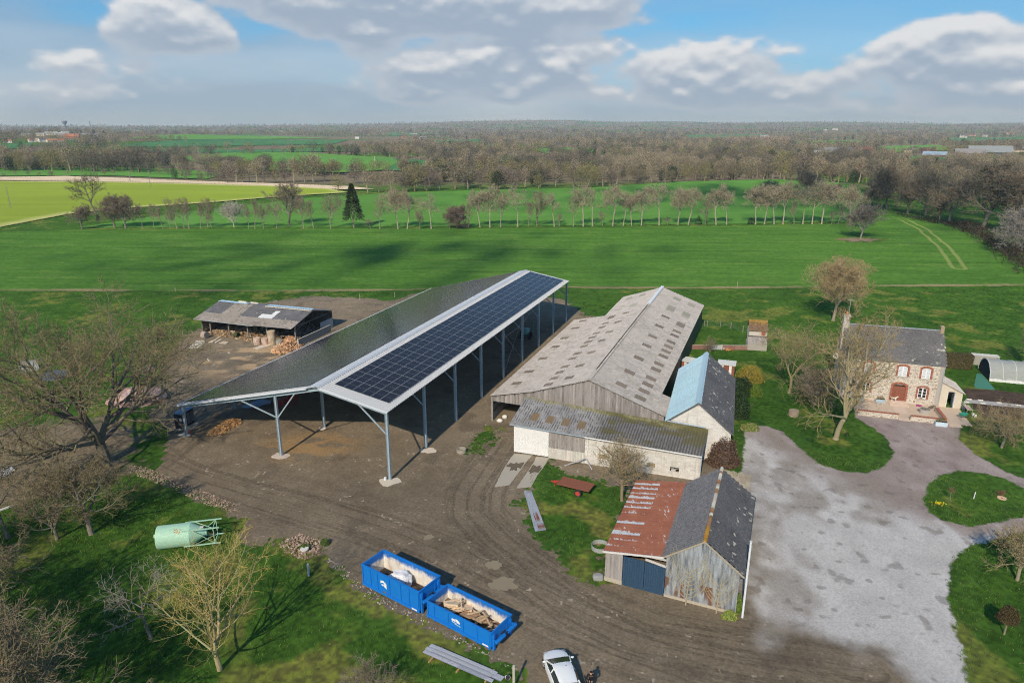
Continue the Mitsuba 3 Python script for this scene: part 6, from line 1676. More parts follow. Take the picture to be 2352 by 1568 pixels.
TW = [((0.20, 0.170, 0.115), 12, 11), ((0.28, 0.235, 0.165), 13, 9), ((0.135, 0.120, 0.092), 14, 12), ((0.225, 0.205, 0.100), 11, 10), ((0.18, 0.145, 0.120), 10, 9), ((0.32, 0.260, 0.185), 15, 7)]
near_w = [wood_tree(500 + k, h, w, 620, t, np.array(t) * 1.15, (0.22, 0.3, 0.18, 0.15, 0.1, 0.3)[k], 1.2) for k, (t, h, w) in enumerate(TW)]
far_w = [wood_tree(520 + k, h, w * 1.25, 190, t, np.array(t) * 1.0, 0.08, 2.6) for k, (t, h, w) in enumerate(TW)]
dark_w = [wood_tree(540 + k, 10, 7, 420, (0.045, 0.065, 0.030), (0.09, 0.08, 0.06), 0.0, 2.2) for k in range(2)]
tan_w = wood_tree(550, 17, 6, 200, (0.37, 0.265, 0.18), (0.20, 0.15, 0.11), 0.1, 2.0)
for nm, lst in (('wn', near_w), ('wf', far_w), ('wd', dark_w), ('wt', [tan_w])):
    for k, d in enumerate(lst):
        scene[f'{nm}{k}'] = {'type': 'shapegroup', 'tree': d}
CLEAR = [plot(p).buffer(4) for p in (
    [(-400, 560), (0, 530), (170, 497), (300, 487), (480, 474), (640, 460), (800, 444), (860, 446), (1000, 441), (1180, 436), (1350, 434), (1560, 421), (1700, 416), (1800, 413), (1940, 421), (1995, 445), (1975, 480), (2020, 478), (2200, 527), (2500, 700), (2600, 900), (-600, 900)],
    [(-400, 545), (0, 522), (170, 490), (300, 478), (480, 466), (640, 452), (800, 442), (860, 436), (800, 429), (620, 422), (450, 417), (260, 403), (0, 400), (-400, 400)],
    [(-300, 404), (0, 404), (260, 404), (470, 412), (520, 402), (420, 390), (250, 387), (0, 388), (-300, 388)],
    [(400, 364), (520, 355), (700, 352), (830, 361), (900, 363), (1040, 374), (1080, 384), (1010, 391), (930, 393), (880, 391), (780, 397), (640, 393), (470, 380)],
    [(280, 334), (420, 323), (620, 321), (800, 322), (790, 334), (860, 347), (700, 350), (500, 354), (330, 354)],
    [(290, 318), (430, 309), (560, 311), (760, 318), (620, 321), (420, 322)],
    [(-200, 331), (0, 332), (85, 329), (80, 342), (0, 346), (-200, 348)],
    [(2065, 361), (2200, 356), (2560, 355), (2560, 369), (2250, 374), (2120, 377), (2050, 371)],
    [(1560, 312), (1760, 310), (1800, 317), (1600, 322)], [(1820, 326), (1970, 323), (2000, 334), (1840, 338)], [(2010, 338), (2150, 334), (2200, 348), (2040, 356)], [(880, 307), (1010, 306), (1040, 312), (900, 314)], [(1220, 343), (1350, 341), (1380, 354), (1250, 357)],
    [(1320, 372), (1430, 367), (1450, 383), (1340, 388)], [(2170, 319), (2420, 315), (2420, 326), (2200, 330)], [(990, 324), (1100, 321), (1120, 331), (1010, 334)],
    [(2270, 347), (2560, 345), (2560, 350), (2280, 352)], [(1110, 363), (1180, 358), (1300, 366), (1240, 373), (1150, 373)], [(1860, 352), (1990, 351), (2010, 358), (1870, 360)], [(2060, 344), (2110, 342), (2150, 352), (2080, 356)])]
ALLCLEAR = shapely.union_all(CLEAR)
shapely.prepare(ALLCLEAR)
g = np.random.default_rng(111)
N = 21000
r = 400 * (8200 / 400) ** (g.random(N) ** 0.72)
a = np.radians(-44 + 88 * g.random(N))
x, y = r * np.sin(a), r * np.cos(a)
ok = ~shapely.contains_xy(ALLCLEAR, x, y)
thin = meshkit.fbm(np.stack([x / 260, y / 420, x * 0], -1), 3, 15)
open_left = (np.degrees(a) < -9) & (r < 2600)                       # the open farmland on the left keeps only hedges
ok &= (thin > 0.34) | (g.random(N) < 0.35)
ok &= ~open_left | (thin > 0.50)
C_ = [site(*p)[:2] for p in [(-60, 392), (330, 397), (335, 378), (150, 371), (-60, 380)]]       # the tall copse on the left
k_ = np.arange(N) < 190
u_, v_ = g.random(N), g.random(N)
x = np.where(k_, (C_[0][0] * (1 - u_) + C_[1][0] * u_) * (1 - v_) + (C_[4][0] * (1 - u_) + C_[2][0] * u_) * v_, x)
y = np.where(k_, (C_[0][1] * (1 - u_) + C_[1][1] * u_) * (1 - v_) + (C_[4][1] * (1 - u_) + C_[2][1] * u_) * v_, y)
r, ok = np.hypot(x, y), ok | k_
idx = np.nonzero(ok)[0]
poplar = Polygon([site(*p)[:2] for p in [(1590, 332), (1820, 331), (1800, 324), (1600, 325)]])
cnt = 0
for i in idx:
    R_ = r[i]
    z = float(terr(x[i], y[i])) - (0.3 if R_ > 500 else 0)
    u = g.random()
    mood = meshkit.noise(_D([x[i] / 140, y[i] / 230, 3.0]), 21) * 5.99
    pick = int(mood) if g.random() < 0.6 else int(g.integers(0, 6))
    if R_ > 1100 and (shapely.contains_xy(poplar, x[i], y[i]) or (u < 0.05 and R_ < 4000)):
        grp, s = 'wt0', 1.0
    elif u < 0.06 + 0.10 * (mood > 4.4):
        grp, s = f'wd{i % 2}', 0.7 + 0.6 * g.random()
    elif R_ < 1000:
        grp, s = f'wn{pick}', (0.60 + 0.6 * g.random()) * (1.45 if i < 190 else 1.0)
    else:
        grp, s = f'wf{pick}', (0.70 + 0.6 * g.random()) * (1.0 if R_ < 2500 else 1.25)
    cnt += 1
    scene[f'woodland__{cnt:05d}'] = {'type': 'instance', 'group': {'type': 'ref', 'id': grp}, 'to_world': T().translate([float(x[i]), float(y[i]), z]).rotate([0, 0, 1], float(g.random() * 360)).scale([float(s * (1 + 0.3 * (g.random() - .5))), float(s), float(s)])}
labels['woodland'] = {'kind': 'stuff', 'label': 'brown leafless woods covering the valley and far hills', 'category': 'woods'}

# ---- single trees and bushes of the hedges that stand apart in the open fields on the left and along the near wood edge
k = 0
E1 = lambda x, y: (x * 0.5, y * 0.5)                                   # survey sheet of the upper left, at twice the size
E2 = lambda x, y: (1176 + x * 0.5, y * 0.5)
hedge_trees = [(E1, 20, 810, 790), (E1, 70, 805, 780), (E1, 130, 806, 775), (E1, 180, 808, 785), (E1, 235, 808, 780), (E1, 312, 808, 780), (E1, 480, 806, 770), (E1, 520, 806, 775),
               (E1, 690, 800, 740), (E1, 735, 802, 755), (E1, 775, 804, 750), (E1, 830, 806, 738), (E1, 870, 806, 735), (E1, 915, 806, 765), (E1, 960, 806, 745), (E1, 1000, 806, 735), (E1, 1045, 840, 745), (E1, 1085, 840, 740), (E1, 1115, 838, 760), (E1, 1180, 842, 735), (E1, 1215, 842, 765), (E1, 1265, 838, 770), (E1, 1310, 836, 745), (E1, 1350, 836, 720), (E1, 1400, 836, 705), (E1, 1440, 836, 700), (E1, 1490, 832, 745),
               (E1, 1555, 880, 800), (E1, 1630, 840, 745), (E1, 1690, 884, 775), (E1, 1740, 884, 790), (E1, 1800, 882, 770), (E1, 1850, 882, 765), (E1, 1905, 878, 740), (E1, 1960, 876, 755), (E1, 2020, 872, 790), (E1, 2090, 868, 705), (E1, 2150, 866, 760), (E1, 2205, 866, 790), (E1, 2260, 866, 770), (E1, 2320, 868, 770),
               (E2, 60, 860, 760), (E2, 130, 858, 745), (E2, 200, 856, 770), (E2, 285, 852, 760), (E2, 350, 850, 740), (E2, 420, 846, 760), (E2, 480, 846, 735), (E2, 560, 842, 770), (E2, 640, 838, 750), (E2, 735, 834, 745), (E2, 800, 830, 745), (E2, 870, 828, 735), (E2, 940, 824, 740), (E2, 1020, 824, 735), (E2, 1090, 824, 730), (E2, 1170, 826, 700), (E2, 1250, 828, 690), (E2, 1330, 832, 700), (E2, 1400, 834, 705), (E2, 1450, 834, 745), (E2, 1540, 836, 720), (E2, 1610, 838, 740),
               (E1, 790, 648, 615), (E1, 825, 650, 620), (E1, 855, 652, 618), (E1, 985, 700, 655), (E1, 1045, 700, 648), (E1, 1067, 660, 640), (E1, 1145, 706, 648), (E1, 1160, 708, 680), (E1, 1215, 702, 685), (E1, 1255, 672, 655), (E1, 1300, 712, 672), (E1, 1440, 710, 640), (E1, 1540, 716, 682), (E1, 1630, 716, 690)]
for k, (E, xx, yy, tt_) in enumerate(hedge_trees):
    b, h = spot(E(xx, yy), E(xx, tt_))
    h = max(h, 2.0)
    far_ = yy < 750
    key = thing('hedge_tree', f"brown bare tree, {ordinal(k + 1 - (63 if far_ else 0))} from left {'dotted over the far green slope' if far_ else 'in the hedge beyond the near green fields'}", 'tree', 'trees dotted over the far slope' if far_ else 'trees of the hedge beyond the near fields')
    i = k % 6
    hh = TW[i][1]
    scene[key] = {**near_w[i], 'to_world': T().translate([float(b[0]), float(b[1]), float(b[2]) - (0.4 if b[1] > 500 else 0.1)]).rotate([0, 0, 1], float(k * 47 % 360)).scale([h / hh * 1.1, h / hh * 1.1, h / hh])}

# ------------------------------------------------------------------ far buildings
def far_house(px, py, w_px, wall, roof, label, h=3.2, az=None, name='far_house', cat='house', deep=None, rise=None):
    b = site(px, py)
    rr = np.linalg.norm(b[:2])
    w = w_px * math.hypot(rr, CAM_H) / FOC
    d = deep or max(6.0, w * 0.45)
    fr = Frame((b[0], b[1], b[2]), math.degrees(math.atan2(b[0], b[1])) + 90 + (az if az is not None else ((px * 7) % 50 - 25)))
    key = thing(name, label, cat)
    part(key, 'wall', MB(wall).box(fr, -w / 2, w / 2, 0, d, -3, h), 'matte')
    rs = rise or d * 0.36
    mb = MB(roof)
    e = 0.4
    for n0, n1 in ((-e, d / 2), (d + e, d / 2)):
        slab(mb, fr(-w / 2 - e, n0, h - 0.1), fr(w / 2 + e, n0, h - 0.1), fr(w / 2 + e, n1, h + rs), fr(-w / 2 - e, n1, h + rs), 0.15, None)
    part(key, 'roof', mb, 'matte')
    gb_ = MB(wall)
    for u in (-w / 2 + 0.02, w / 2 - 0.22):
        gb_.prism([(0.1, h - 0.2), (d - 0.1, h - 0.2), (d / 2, h + rs - 0.2)], lambda a, c: fr(u, a, c), lambda a, c: fr(u + 0.2, a, c))
    part(key, 'gable', gb_, 'matte', kind='stuff')
    if w < 40:
        for k in range(max(2, int(w / 4))):
            u = -w / 2 + (k + 0.5) * w / max(2, int(w / 4))
            part(key, 'window', MB((0.05, 0.055, 0.06)).box(fr, u - 0.5, u + 0.5, -0.05, 0.02, 1.0, 2.2), 'paint')
    return key


WHT, CRM, SLT, RED_, GRY = (0.70, 0.68, 0.64), (0.62, 0.55, 0.44), (0.13, 0.13, 0.14), (0.42, 0.17, 0.11), (0.36, 0.36, 0.36)
for px, py, w, wall, roof, lab in [
    (18, 328, 13, WHT, RED_, 'white house with red roof at the left end of the small town'), (74, 327, 11, WHT, RED_, 'white red roofed house second from left in the small town'), (85, 325, 14, CRM, GRY, 'grey roofed house right of the second town house'),
    (100, 327, 12, WHT, SLT, 'white slate roofed house in the middle of the small town'), (122, 327, 18, CRM, (0.50, 0.23, 0.13), 'orange roofed house in the small town'), (138, 326, 13, CRM, RED_, 'cream house with red roof right of the orange roof'),
    (163, 317, 26, RED_, RED_, 'long red roofed building above the town houses'), (55, 312, 8, GRY, SLT, 'grey house high on the town slope at left'), (68, 311, 8, GRY, SLT, 'second grey house high on the town slope'), (92, 312, 14, CRM, GRY, 'cream house on the upper town slope'),
    (118, 310, 20, CRM, GRY, 'long cream building on the upper town slope'), (140, 311, 16, GRY, GRY, 'grey long house on the upper town slope'), (151, 309, 12, WHT, GRY, 'white house below the water tower'), (198, 309, 14, GRY, SLT, 'slate house right of the water tower'), (220, 314, 8, WHT, GRY, 'small white house right of the town'),
    (315, 301, 9, WHT, SLT, 'white house on the ridge beside dark trees'), (650, 303, 8, WHT, SLT, 'small white house on the ridge at centre left'), (820, 319, 9, WHT, GRY, 'little white house in the woods left of the white villa'), (952, 309, 14, WHT, SLT, 'white villa standing up among the brown woods'), (925, 319, 14, CRM, RED_, 'red roofed cottage below the white villa'), (972, 319, 16, WHT, (0.3, 0.36, 0.42), 'blue grey roofed house right of white villa'),
    (1478, 358, 18, CRM, SLT, 'slate roofed house deep in the woods right of centre'), (1520, 360, 20, CRM, GRY, 'grey roofed house right of the deep woods house'), (1545, 362, 14, GRY, GRY, 'low grey shed beside the deep woods houses'),
    (1760, 317, 24, GRY, GRY, 'long grey farm roof far beyond the woods'), (1800, 319, 22, GRY, SLT, 'second long farm roof far beyond the woods'), (1886, 350, 22, WHT, SLT, 'white house with slate roof left of the red barn'), (2086, 350, 14, (0.72, 0.64, 0.52), SLT, 'cream gabled house in the far right hamlet'), (2100, 347, 9, GRY, SLT, 'grey house right of the cream gabled house'),
    (2230, 313, 16, WHT, RED_, 'white house with red roof on the far right slope'), (2212, 316, 12, WHT, GRY, 'white sheds left of the far right red roofed house'), (2262, 314, 8, WHT, GRY, 'tiny white shed on the far right slope'), (2320, 309, 12, CRM, RED_, 'lone red roofed house at the far right'), (1918, 299, 10, WHT, GRY, 'white hamlet houses on the far hill'), (1895, 300, 7, WHT, SLT, 'small white house on the far hill'), (1955, 352, 18, CRM, GRY, 'cream farmhouse between white house and red barn')]:
    far_house(px, py, w, wall, roof, lab, 3.0 if w > 12 else 4.5)
far_house(1930, 357, 62, (0.10, 0.10, 0.105), (0.20, 0.205, 0.21), 'long dark barn left of the far red roofed barn', 3.5, 0, 'far_barn', 'barn')
far_house(1980, 353, 38, (0.40, 0.34, 0.30), (0.36, 0.105, 0.085), 'far barn with a bright red roof among the trees', 3.0, 0, 'far_barn', 'barn', None, 5.5)
far_house(2145, 362, 40, (0.16, 0.10, 0.08), (0.27, 0.36, 0.47), 'open far barn with blue grey roof on the green pasture', 3.0, 5, 'far_barn', 'barn')
far_house(2128, 352, 26, (0.12, 0.08, 0.07), (0.115, 0.065, 0.055), 'brown roofed barn behind the blue grey far barn', 4.5, 5, 'far_barn', 'barn')
far_house(2228, 364, 50, (0.22, 0.185, 0.165), (0.26, 0.25, 0.25), 'big grey far barn with green door at the right', 6.0, -12, 'far_barn', 'barn')
far_house(2275, 359, 70, (0.10, 0.10, 0.10), (0.27, 0.29, 0.30), 'long open grey barn right of the big far barn', 5.0, -12, 'far_barn', 'barn')
# water tower and mast on the skyline, poles in the fields
b = site(152, 303)
k = thing('water_tower', 'dark water tower above the trees of the small town', 'water tower')
s_ = math.hypot(b[0], b[1]) / FOC
part(k, 'shaft', MB((0.16, 0.18, 0.20)).tube([b - _D([0, 0, 5]), b + _D([0, 0, 15 * s_])], [2.5 * s_, 1.6 * s_], sides=10), 'matte')
part(k, 'tank', MB((0.18, 0.20, 0.22)).tube([b + _D([0, 0, 13 * s_]), b + _D([0, 0, 17 * s_]), b + _D([0, 0, 19.5 * s_])], [1.8 * s_, 4.4 * s_, 4.2 * s_], sides=12), 'matte')
b = site(209, 300)
s_ = math.hypot(b[0], b[1]) / FOC
k = thing('radio_mast', 'thin radio mast on the skyline right of the water tower', 'mast')
part(k, 'mast', MB((0.2, 0.2, 0.22)).tube([b, b + _D([0, 0, 17 * s_])], [0.9 * s_, 0.5 * s_], sides=5), 'matte')
for (bx, by), (tx, ty), lab, dbl in [((24, 478), (14, 425), 'grey concrete utility pole at the left edge in the yellow green field', 0), ((346, 431), (340, 392), 'utility pole in the middle of the yellow green field', 1), ((574, 417), (571, 387), 'wooden utility pole before the hedge at centre left', 1), ((862, 383), (860, 359), 'white post between the two far green fields', 0), ((299, 417), (297, 395), 'small pole beyond the pale soil strip', 1), ((505, 402), (504, 375), 'thin pole in the hedge below the broad green field', 0), ((1004, 350), (1003, 330), 'thin white pole before the brown woods', 0)]:
    b, h = spot((bx, by), (tx, ty))
    k = thing('utility_pole', lab, 'pole')
    rad = 0.16 if by > 420 else 0.25
    part(k, 'pole', MB((0.62, 0.61, 0.57) if 'white' in lab else (0.27, 0.25, 0.22)).tube([b - _D([0, 0, 0.3]), b + _D([0, 0, h])], [rad, rad * 0.7], sides=6), 'matte')
    if dbl:
        part(k, 'cross_arm', MB((0.25, 0.23, 0.20)).beam(b + _D([-1.0, 0.3, h - 0.35]), b + _D([1.0, -0.3, h - 0.35]), 0.12, 0.14), 'matte')
    elif by > 470:
        part(k, 'insulator', MB((0.4, 0.4, 0.4)).beam(b + _D([-0.5, 0.1, h - 0.2]), b + _D([0.5, -0.1, h - 0.2]), 0.1, 0.12), 'matte')

# ------------------------------------------------------------------ things in the yard
Z_ = lambda x0, y0, s: (lambda x, y: ((x0 + x / s) * 0.91875, (y0 + y / s) * 0.91875))
z1, z2, z3, z4, z5, z6, z7, z8 = Z_(1040, 1600, 4.704), Z_(600, 650, 2.6133), Z_(1200, 680, 2.904), Z_(1850, 620, 3.0155), Z_(0, 1100, 2.583), Z_(560, 1150, 2.815), Z_(1240, 1050, 3.075), Z_(1860, 1050, 2.387)
za, zb, zg, zh, zs, z0 = Z_(400, 980, 5.88), Z_(2050, 880, 5.88), Z_(2380, 880, 7.128), Z_(1680, 780, 4.611), Z_(480, 730, 6.533), Z_(0, 700, 3.267)
BLUE = (0.006, 0.17, 0.58)


def skip_box(key, fr, L, W, z0, z1, ribs, legs):
    t = 0.05
    part(key, 'front_wall', MB(BLUE).box(fr, 0, L, 0, t, z0, z1), 'paint')
    part(key, 'back_wall', MB(BLUE).box(fr, 0, L, W - t, W, z0, z1), 'paint')
    part(key, 'left_end', MB(BLUE).box(fr, 0, t, t, W - t, z0, z1), 'paint')
    part(key, 'tailgate', MB(BLUE).box(fr, L - t, L, t, W - t, z0, z1 - 0.02), 'paint')
    lin = MB()
    for a, b, sgn in ((fr(t, W - t - 0.006, 0), fr(L - t, W - t - 0.006, 0), 1), (fr(t, t + 0.006, 0), fr(L - t, t + 0.006, 0), 1), (fr(t + 0.006, t, 0), fr(t + 0.006, W - t, 0), 1), (fr(L - t - 0.006, t, 0), fr(L - t - 0.006, W - t, 0), 1)):
        q = [a + _D([0, 0, z0 + 0.05]), b + _D([0, 0, z0 + 0.05]), b + _D([0, 0, z1 - 0.01]), a + _D([0, 0, z1 - 0.01])]
        w = np.linalg.norm(b - a)
        dv = 0.12 if w > 3 else 0.35
        lin.add(q, [[0, 1, 2, 3]], [(0, z1 - z0 - dv), (w, z1 - z0 - dv), (w, 0 - dv + 0.12), (0, 0 - dv + 0.12)])
    part(key, 'worn_lining', lin, 'skip_inside', uv=True)
    part(key, 'floor', MB((0.16, 0.115, 0.08)).box(fr, t, L - t, t, W - t, z0, z0 + 0.06), 'matte')
    for u in ribs:
        part(key, 'rib', MB(BLUE).box(fr, u - 0.045, u + 0.045, -0.075, -0.001, z0 if not legs else 0.12, z1 - 0.10), 'paint')
        part(key, 'rib', MB(BLUE).box(fr, u - 0.045, u + 0.045, W + 0.001, W + 0.075, z0, z1 - 0.10), 'paint')
    rim = MB(BLUE)
    rim.box(fr, -0.05, L + 0.05, -0.08, 0.06, z1, z1 + 0.09).box(fr, -0.05, L + 0.05, W - 0.06, W + 0.08, z1, z1 + 0.09).box(fr, -0.05, 0.06, 0.061, W - 0.061, z1, z1 + 0.088)
    rim.box(fr, L - 0.06, L + 0.05, 0.061, W - 0.061, z1, z1 + 0.088)
    part(key, 'rim', rim, 'paint')
    part(key, 'sill_rail', MB(BLUE).box(fr, 0, L, -0.09, -0.002, z0 - 0.12, z0 + 0.10), 'paint')
    for n in (0.6, W - 0.75):
        part(key, 'skid', MB((0.010, 0.09, 0.32)).box(fr, -0.1, L - 0.1, n, n + 0.15, 0.02, z0), 'paint')
    for n in (0.12, W - 0.3):
        part(key, 'end_post', MB(BLUE).box(fr, L + 0.001, L + 0.14, n, n + 0.18, 0.05, z1 - 0.15), 'paint')
    m = 0.62 * z1
    part(key, 'bumper_beam', MB(BLUE).tube([fr(L + 0.40, -0.02, m), fr(L + 0.40, W * 0.44, m)], 0.15, sides=10), 'paint', True)
    part(key, 'bumper_beam', MB(BLUE).tube([fr(L + 0.40, W * 0.56, m), fr(L + 0.40, W + 0.02, m)], 0.15, sides=10), 'paint', True)
    part(key, 'hook', MB((0.03, 0.03, 0.035)).tube([fr(L + 0.1, W / 2, m - 0.1), fr(L + 0.48, W / 2, m), fr(L + 0.50, W / 2, m + 0.25)], 0.05).tube([fr(L + 0.14, W / 2 - 0.25, m), fr(L + 0.14, W / 2 + 0.25, m)], 0.05), 'paint')
    for n in (0.03, W - 0.12):
        part(key, 'bracket', MB(BLUE).box(fr, L + 0.14, L + 0.45, n, n + 0.09, m - 0.18, m + 0.10), 'paint')
    part(key, 'ladder', MB(BLUE).tube([fr(L + 0.12, W - 0.75, z0 + .5), fr(L + 0.12, W - 0.75, z1 - .2)], 0.02).tube([fr(L + 0.12, W - 0.45, z0 + .5), fr(L + 0.12, W - 0.45, z1 - .2)], 0.02).tube([fr(L + 0.12, W - 0.75, z1 - .5), fr(L + 0.12, W - 0.45, z1 - .5)], 0.02).tube([fr(L + 0.12, W - 0.75, z1 - .9), fr(L + 0.12, W - 0.45, z1 - .9)], 0.02), 'paint')
    part(key, 'white_label', MB((0.72, 0.72, 0.70)).box(fr, L - 0.75, L - 0.22, -0.098, -0.091, z0 - 0.04, z0 + 0.09), 'paint')


def emblem(key, fr, u, z, shapes):
    mb = MB((0.74, 0.76, 0.78))
    for sh in shapes:
        mb.prism(sh, lambda a, b: fr(u + a, -0.002, z + b), lambda a, b: fr(u + a, -0.010, z + b))
    part(key, 'white_emblem', mb, 'paint')


C1 = Frame((-12.2, 48.86), 124.9)
K1 = thing('skip', 'taller blue skip holding a white bulk bag, nearer the green tank', 'skip', 'blue skips on the dirt track')
skip_box(K1, C1, 6.2, 2.42, 0.28, 1.98, [0.06, 0.95, 1.72, 3.05, 4.25, 5.15, 6.1], False)
emblem(K1, C1, 2.35, 1.15, [[(-0.33, -0.05), (-0.30, 0.22), (0.05, 0.30), (0.10, 0.10), (-0.12, 0.06)], [(-0.28, -0.12), (0.02, -0.06), (-0.02, -0.26)], [(0.08, 0.02), (0.16, 0.26), (0.33, 0.05), (0.36, -0.38), (0.10, -0.26), (0.02, -0.02)]])
C2 = Frame((-6.48, 44.86), 125.5)
K2 = thing('skip', 'lower blue skip heaped with broken pallets, nearer the white car', 'skip', 'blue skips on the dirt track')
skip_box(K2, C2, 6.15, 2.42, 0.38, 1.55, [0.10, 0.75, 2.15, 3.55, 4.85, 6.0], True)
emblem(K2, C2, 2.85, 0.98, [[(-0.42, 0.02), (-0.38, 0.20), (-0.10, 0.22), (0.00, 0.02)], [(-0.06, 0.26), (0.14, 0.30), (0.40, 0.12), (0.36, -0.04), (0.05, 0.04)], [(-0.38, -0.06), (0.10, -0.08), (0.10, -0.12), (-0.36, -0.10)], [(-0.1, -0.16), (0.42, -0.20), (0.42, -0.24), (-0.08, -0.20)]])
# what lies in them
b = C1(2.95, 1.2, 0.34)
m = trimesh.creation.icosphere(3, 1.0)
v = np.asarray(m.vertices)
r_ = 1 + 0.75 * (meshkit.fbm(v * 1.5 + 3, 3, 2) - 0.5) + 0.30 * (meshkit.fbm(v * 4, 3, 4) - 0.5)
v = np.sign(v) * np.abs(v) ** 0.75 * r_[:, None] * [0.95, 0.82, 0.66] + [0, 0, 0.62]
K = thing('bulk_bag', 'crumpled white bulk bag lying in the taller blue skip', 'bulk bag')
part(K, 'bag', MB((0.76, 0.76, 0.78)).add(v + b, m.faces), 'matte')
part(K, 'loop', MB((0.70, 0.70, 0.72)).tube([b + _D([0.4, 0.3, 0.95]), b + _D([0.5, 0.35, 1.2]), b + _D([0.62, 0.35, 0.9])], 0.03), 'matte')
g = np.random.default_rng(121)
for nm, lab, us, ns, cnt, colr in (('rubbish_heap', 'brown earth and rubbish spread on the floor of the taller skip', (0.3, 5.9), (0.3, 2.1), 60, [(0.13, 0.085, 0.055), (0.22, 0.16, 0.10), (0.10, 0.08, 0.07)]),):
    mb = MB()
    for k in range(cnt):
        c = C1(us[0] + g.random() * (us[1] - us[0]), ns[0] + g.random() * (ns[1] - ns[0]), 0.36 + 0.1 * g.random())
        mm = trimesh.creation.icosphere(1, 0.14 + 0.2 * g.random())
        mb.add(np.asarray(mm.vertices) * [1, 1, 0.4] * (0.7 + 0.6 * g.random((len(mm.vertices), 1))) + c, mm.faces, jit(colr[int(g.integers(0, 3))], 0.3, g))
    K = thing(nm, lab, 'rubbish', kind='stuff')
    mb.out(K, 'matte')
K = thing('tyre', 'old dark tyre in the left end of the taller skip', 'tyre')
a = np.linspace(0, 2 * np.pi, 20)
mb = MB((0.05, 0.05, 0.055))
mb.tube(np.array([C1(0.9 + 0.34 * math.cos(t), 0.75 + 0.34 * math.sin(t), 0.5 + 0.1 * math.cos(t)) for t in a]), 0.11, sides=7)
mb.out(K, 'matte', True)
for k in range(7):
    u, n = 3.6 + 1.7 * g.random(), 1.2 + 0.9 * g.random()
    an = g.random() * 0.8 - 0.2
    K = thing('waste_board', f"broken board in the taller skip beyond the white bag, {ordinal(k + 1)} from the bag", 'board', 'boards in the taller skip')
    MB(jit((0.36, 0.20, 0.11), 0.25, g)).beam(C1(u, n, 0.42), C1(u + 0.8 * math.cos(an), n + 0.6 * math.sin(an), 0.5 + 0.5 * g.random()), 0.12, 0.03).out(K, 'matte')


def pallet(key, M, nb=6):
    """A wooden pallet: deck boards, three bearers; M maps local metres (1.2 x 0.8) to the world."""
    c = jit((0.64, 0.49, 0.34), 0.10, g)
    for i in range(nb):
        n0 = i * 0.8 / nb
        part(key, 'deck_board', MB(jit(c, 0.12, g)).hexa([M(u, n, z) for z in (0.12, 0.145) for u, n in ((0, n0), (1.2, n0), (1.2, n0 + 0.085), (0, n0 + 0.085))]), 'matte')
    for u in (0.0, 0.55, 1.1):
        part(key, 'bearer', MB(jit(c, 0.12, g)).hexa([M(a, n, z) for z in (0.02, 0.118) for a, n in ((u, 0), (u + 0.1, 0), (u + 0.1, 0.79), (u, 0.79))]), 'matte')
    for n in (0.0, 0.36, 0.70):
        part(key, 'bottom_board', MB(jit(c, 0.12, g)).hexa([M(u, q, z) for z in (0.0, 0.018) for u, q in ((0, n), (1.2, n), (1.2, n + 0.09), (0, n + 0.09))]), 'matte')


def tilt(fr, u, n, z, yaw, pitch, roll=0.0):
    cy, sy, cp, sp = math.cos(yaw), math.sin(yaw), math.cos(pitch), math.sin(pitch)
    ex = _D([cy * cp, sy * cp, sp])
    ey = _D([-sy, cy, 0]) * math.cos(roll) + np.cross(ex, [-sy, cy, 0]) * math.sin(roll)
    ez = np.cross(ex, ey)
    o = _D([u, n, z])
    return lambda a, b_, c: fr(*(o + ex * a * 1.15 + ey * b_ * 1.45 + ez * c))


for lab, args, nb in [('pallet leaning upright at the left end of the pallet heap', (0.9, 1.9, 0.85, -1.35, 0.35, 0.15), 7), ('pallet lying tilted near the middle of the pallet heap', (1.85, 0.95, 1.10, 0.5, -0.12, -0.35), 8), ('pallet half buried under the tilted one', (1.5, 0.30, 0.85, 0.75, 0.1, 0.25), 6), ('pallet leaning on the far wall of the lower skip', (3.0, 0.9, 0.95, 0.2, -0.15, -0.35), 7)]:
    pallet(thing('pallet', lab, 'pallet', 'pallets in the lower skip'), tilt(C2, *args), nb)
K = thing('cable_drum_end', 'flat round cornered plank panel lying on the pallets', 'wood panel')
M = tilt(C2, 2.55, 0.55, 1.12, 0.1, 0.12, -0.3)
for i in range(7):
    e = 0.12 if i in (0, 6) else 0.0
    part(K, 'plank', MB(jit((0.46, 0.28, 0.165), 0.12, g)).hexa([M(u, n, z) for z in (0, 0.04) for u, n in ((e, i * 0.13), (1.15 - e, i * 0.13), (1.15 - e, i * 0.13 + 0.122), (e, i * 0.13 + 0.122))]), 'matte')
for k, u in enumerate(np.sort(2.7 + 2.9 * g.random(22))):
    n = 0.35 + 1.6 * g.random()
    yaw = g.normal() * 0.9 + (0.2 if k % 2 else 1.2)
    L = 0.7 + 1.0 * g.random()
    zc = 0.62 + 0.55 * g.random() * (1 - abs(u - 3) / 4)
    p = [C2(np.clip(u + s_ * L / 2 * math.cos(yaw), 0.15, 6.0), np.clip(n + s_ * L / 2 * math.sin(yaw), 0.15, 2.27), zc + s_ * 0.2 * g.normal()) for s_ in (-1, 1)]
    K = thing('waste_plank', f'loose pale plank in the lower skip, {ordinal(k + 1)} from the left', 'plank', 'loose planks in the lower skip')
    MB(jit((0.52, 0.37, 0.245), 0.28, g)).beam(p[0], p[1], 0.10 + 0.05 * g.random(), 0.03).out(K, 'matte')

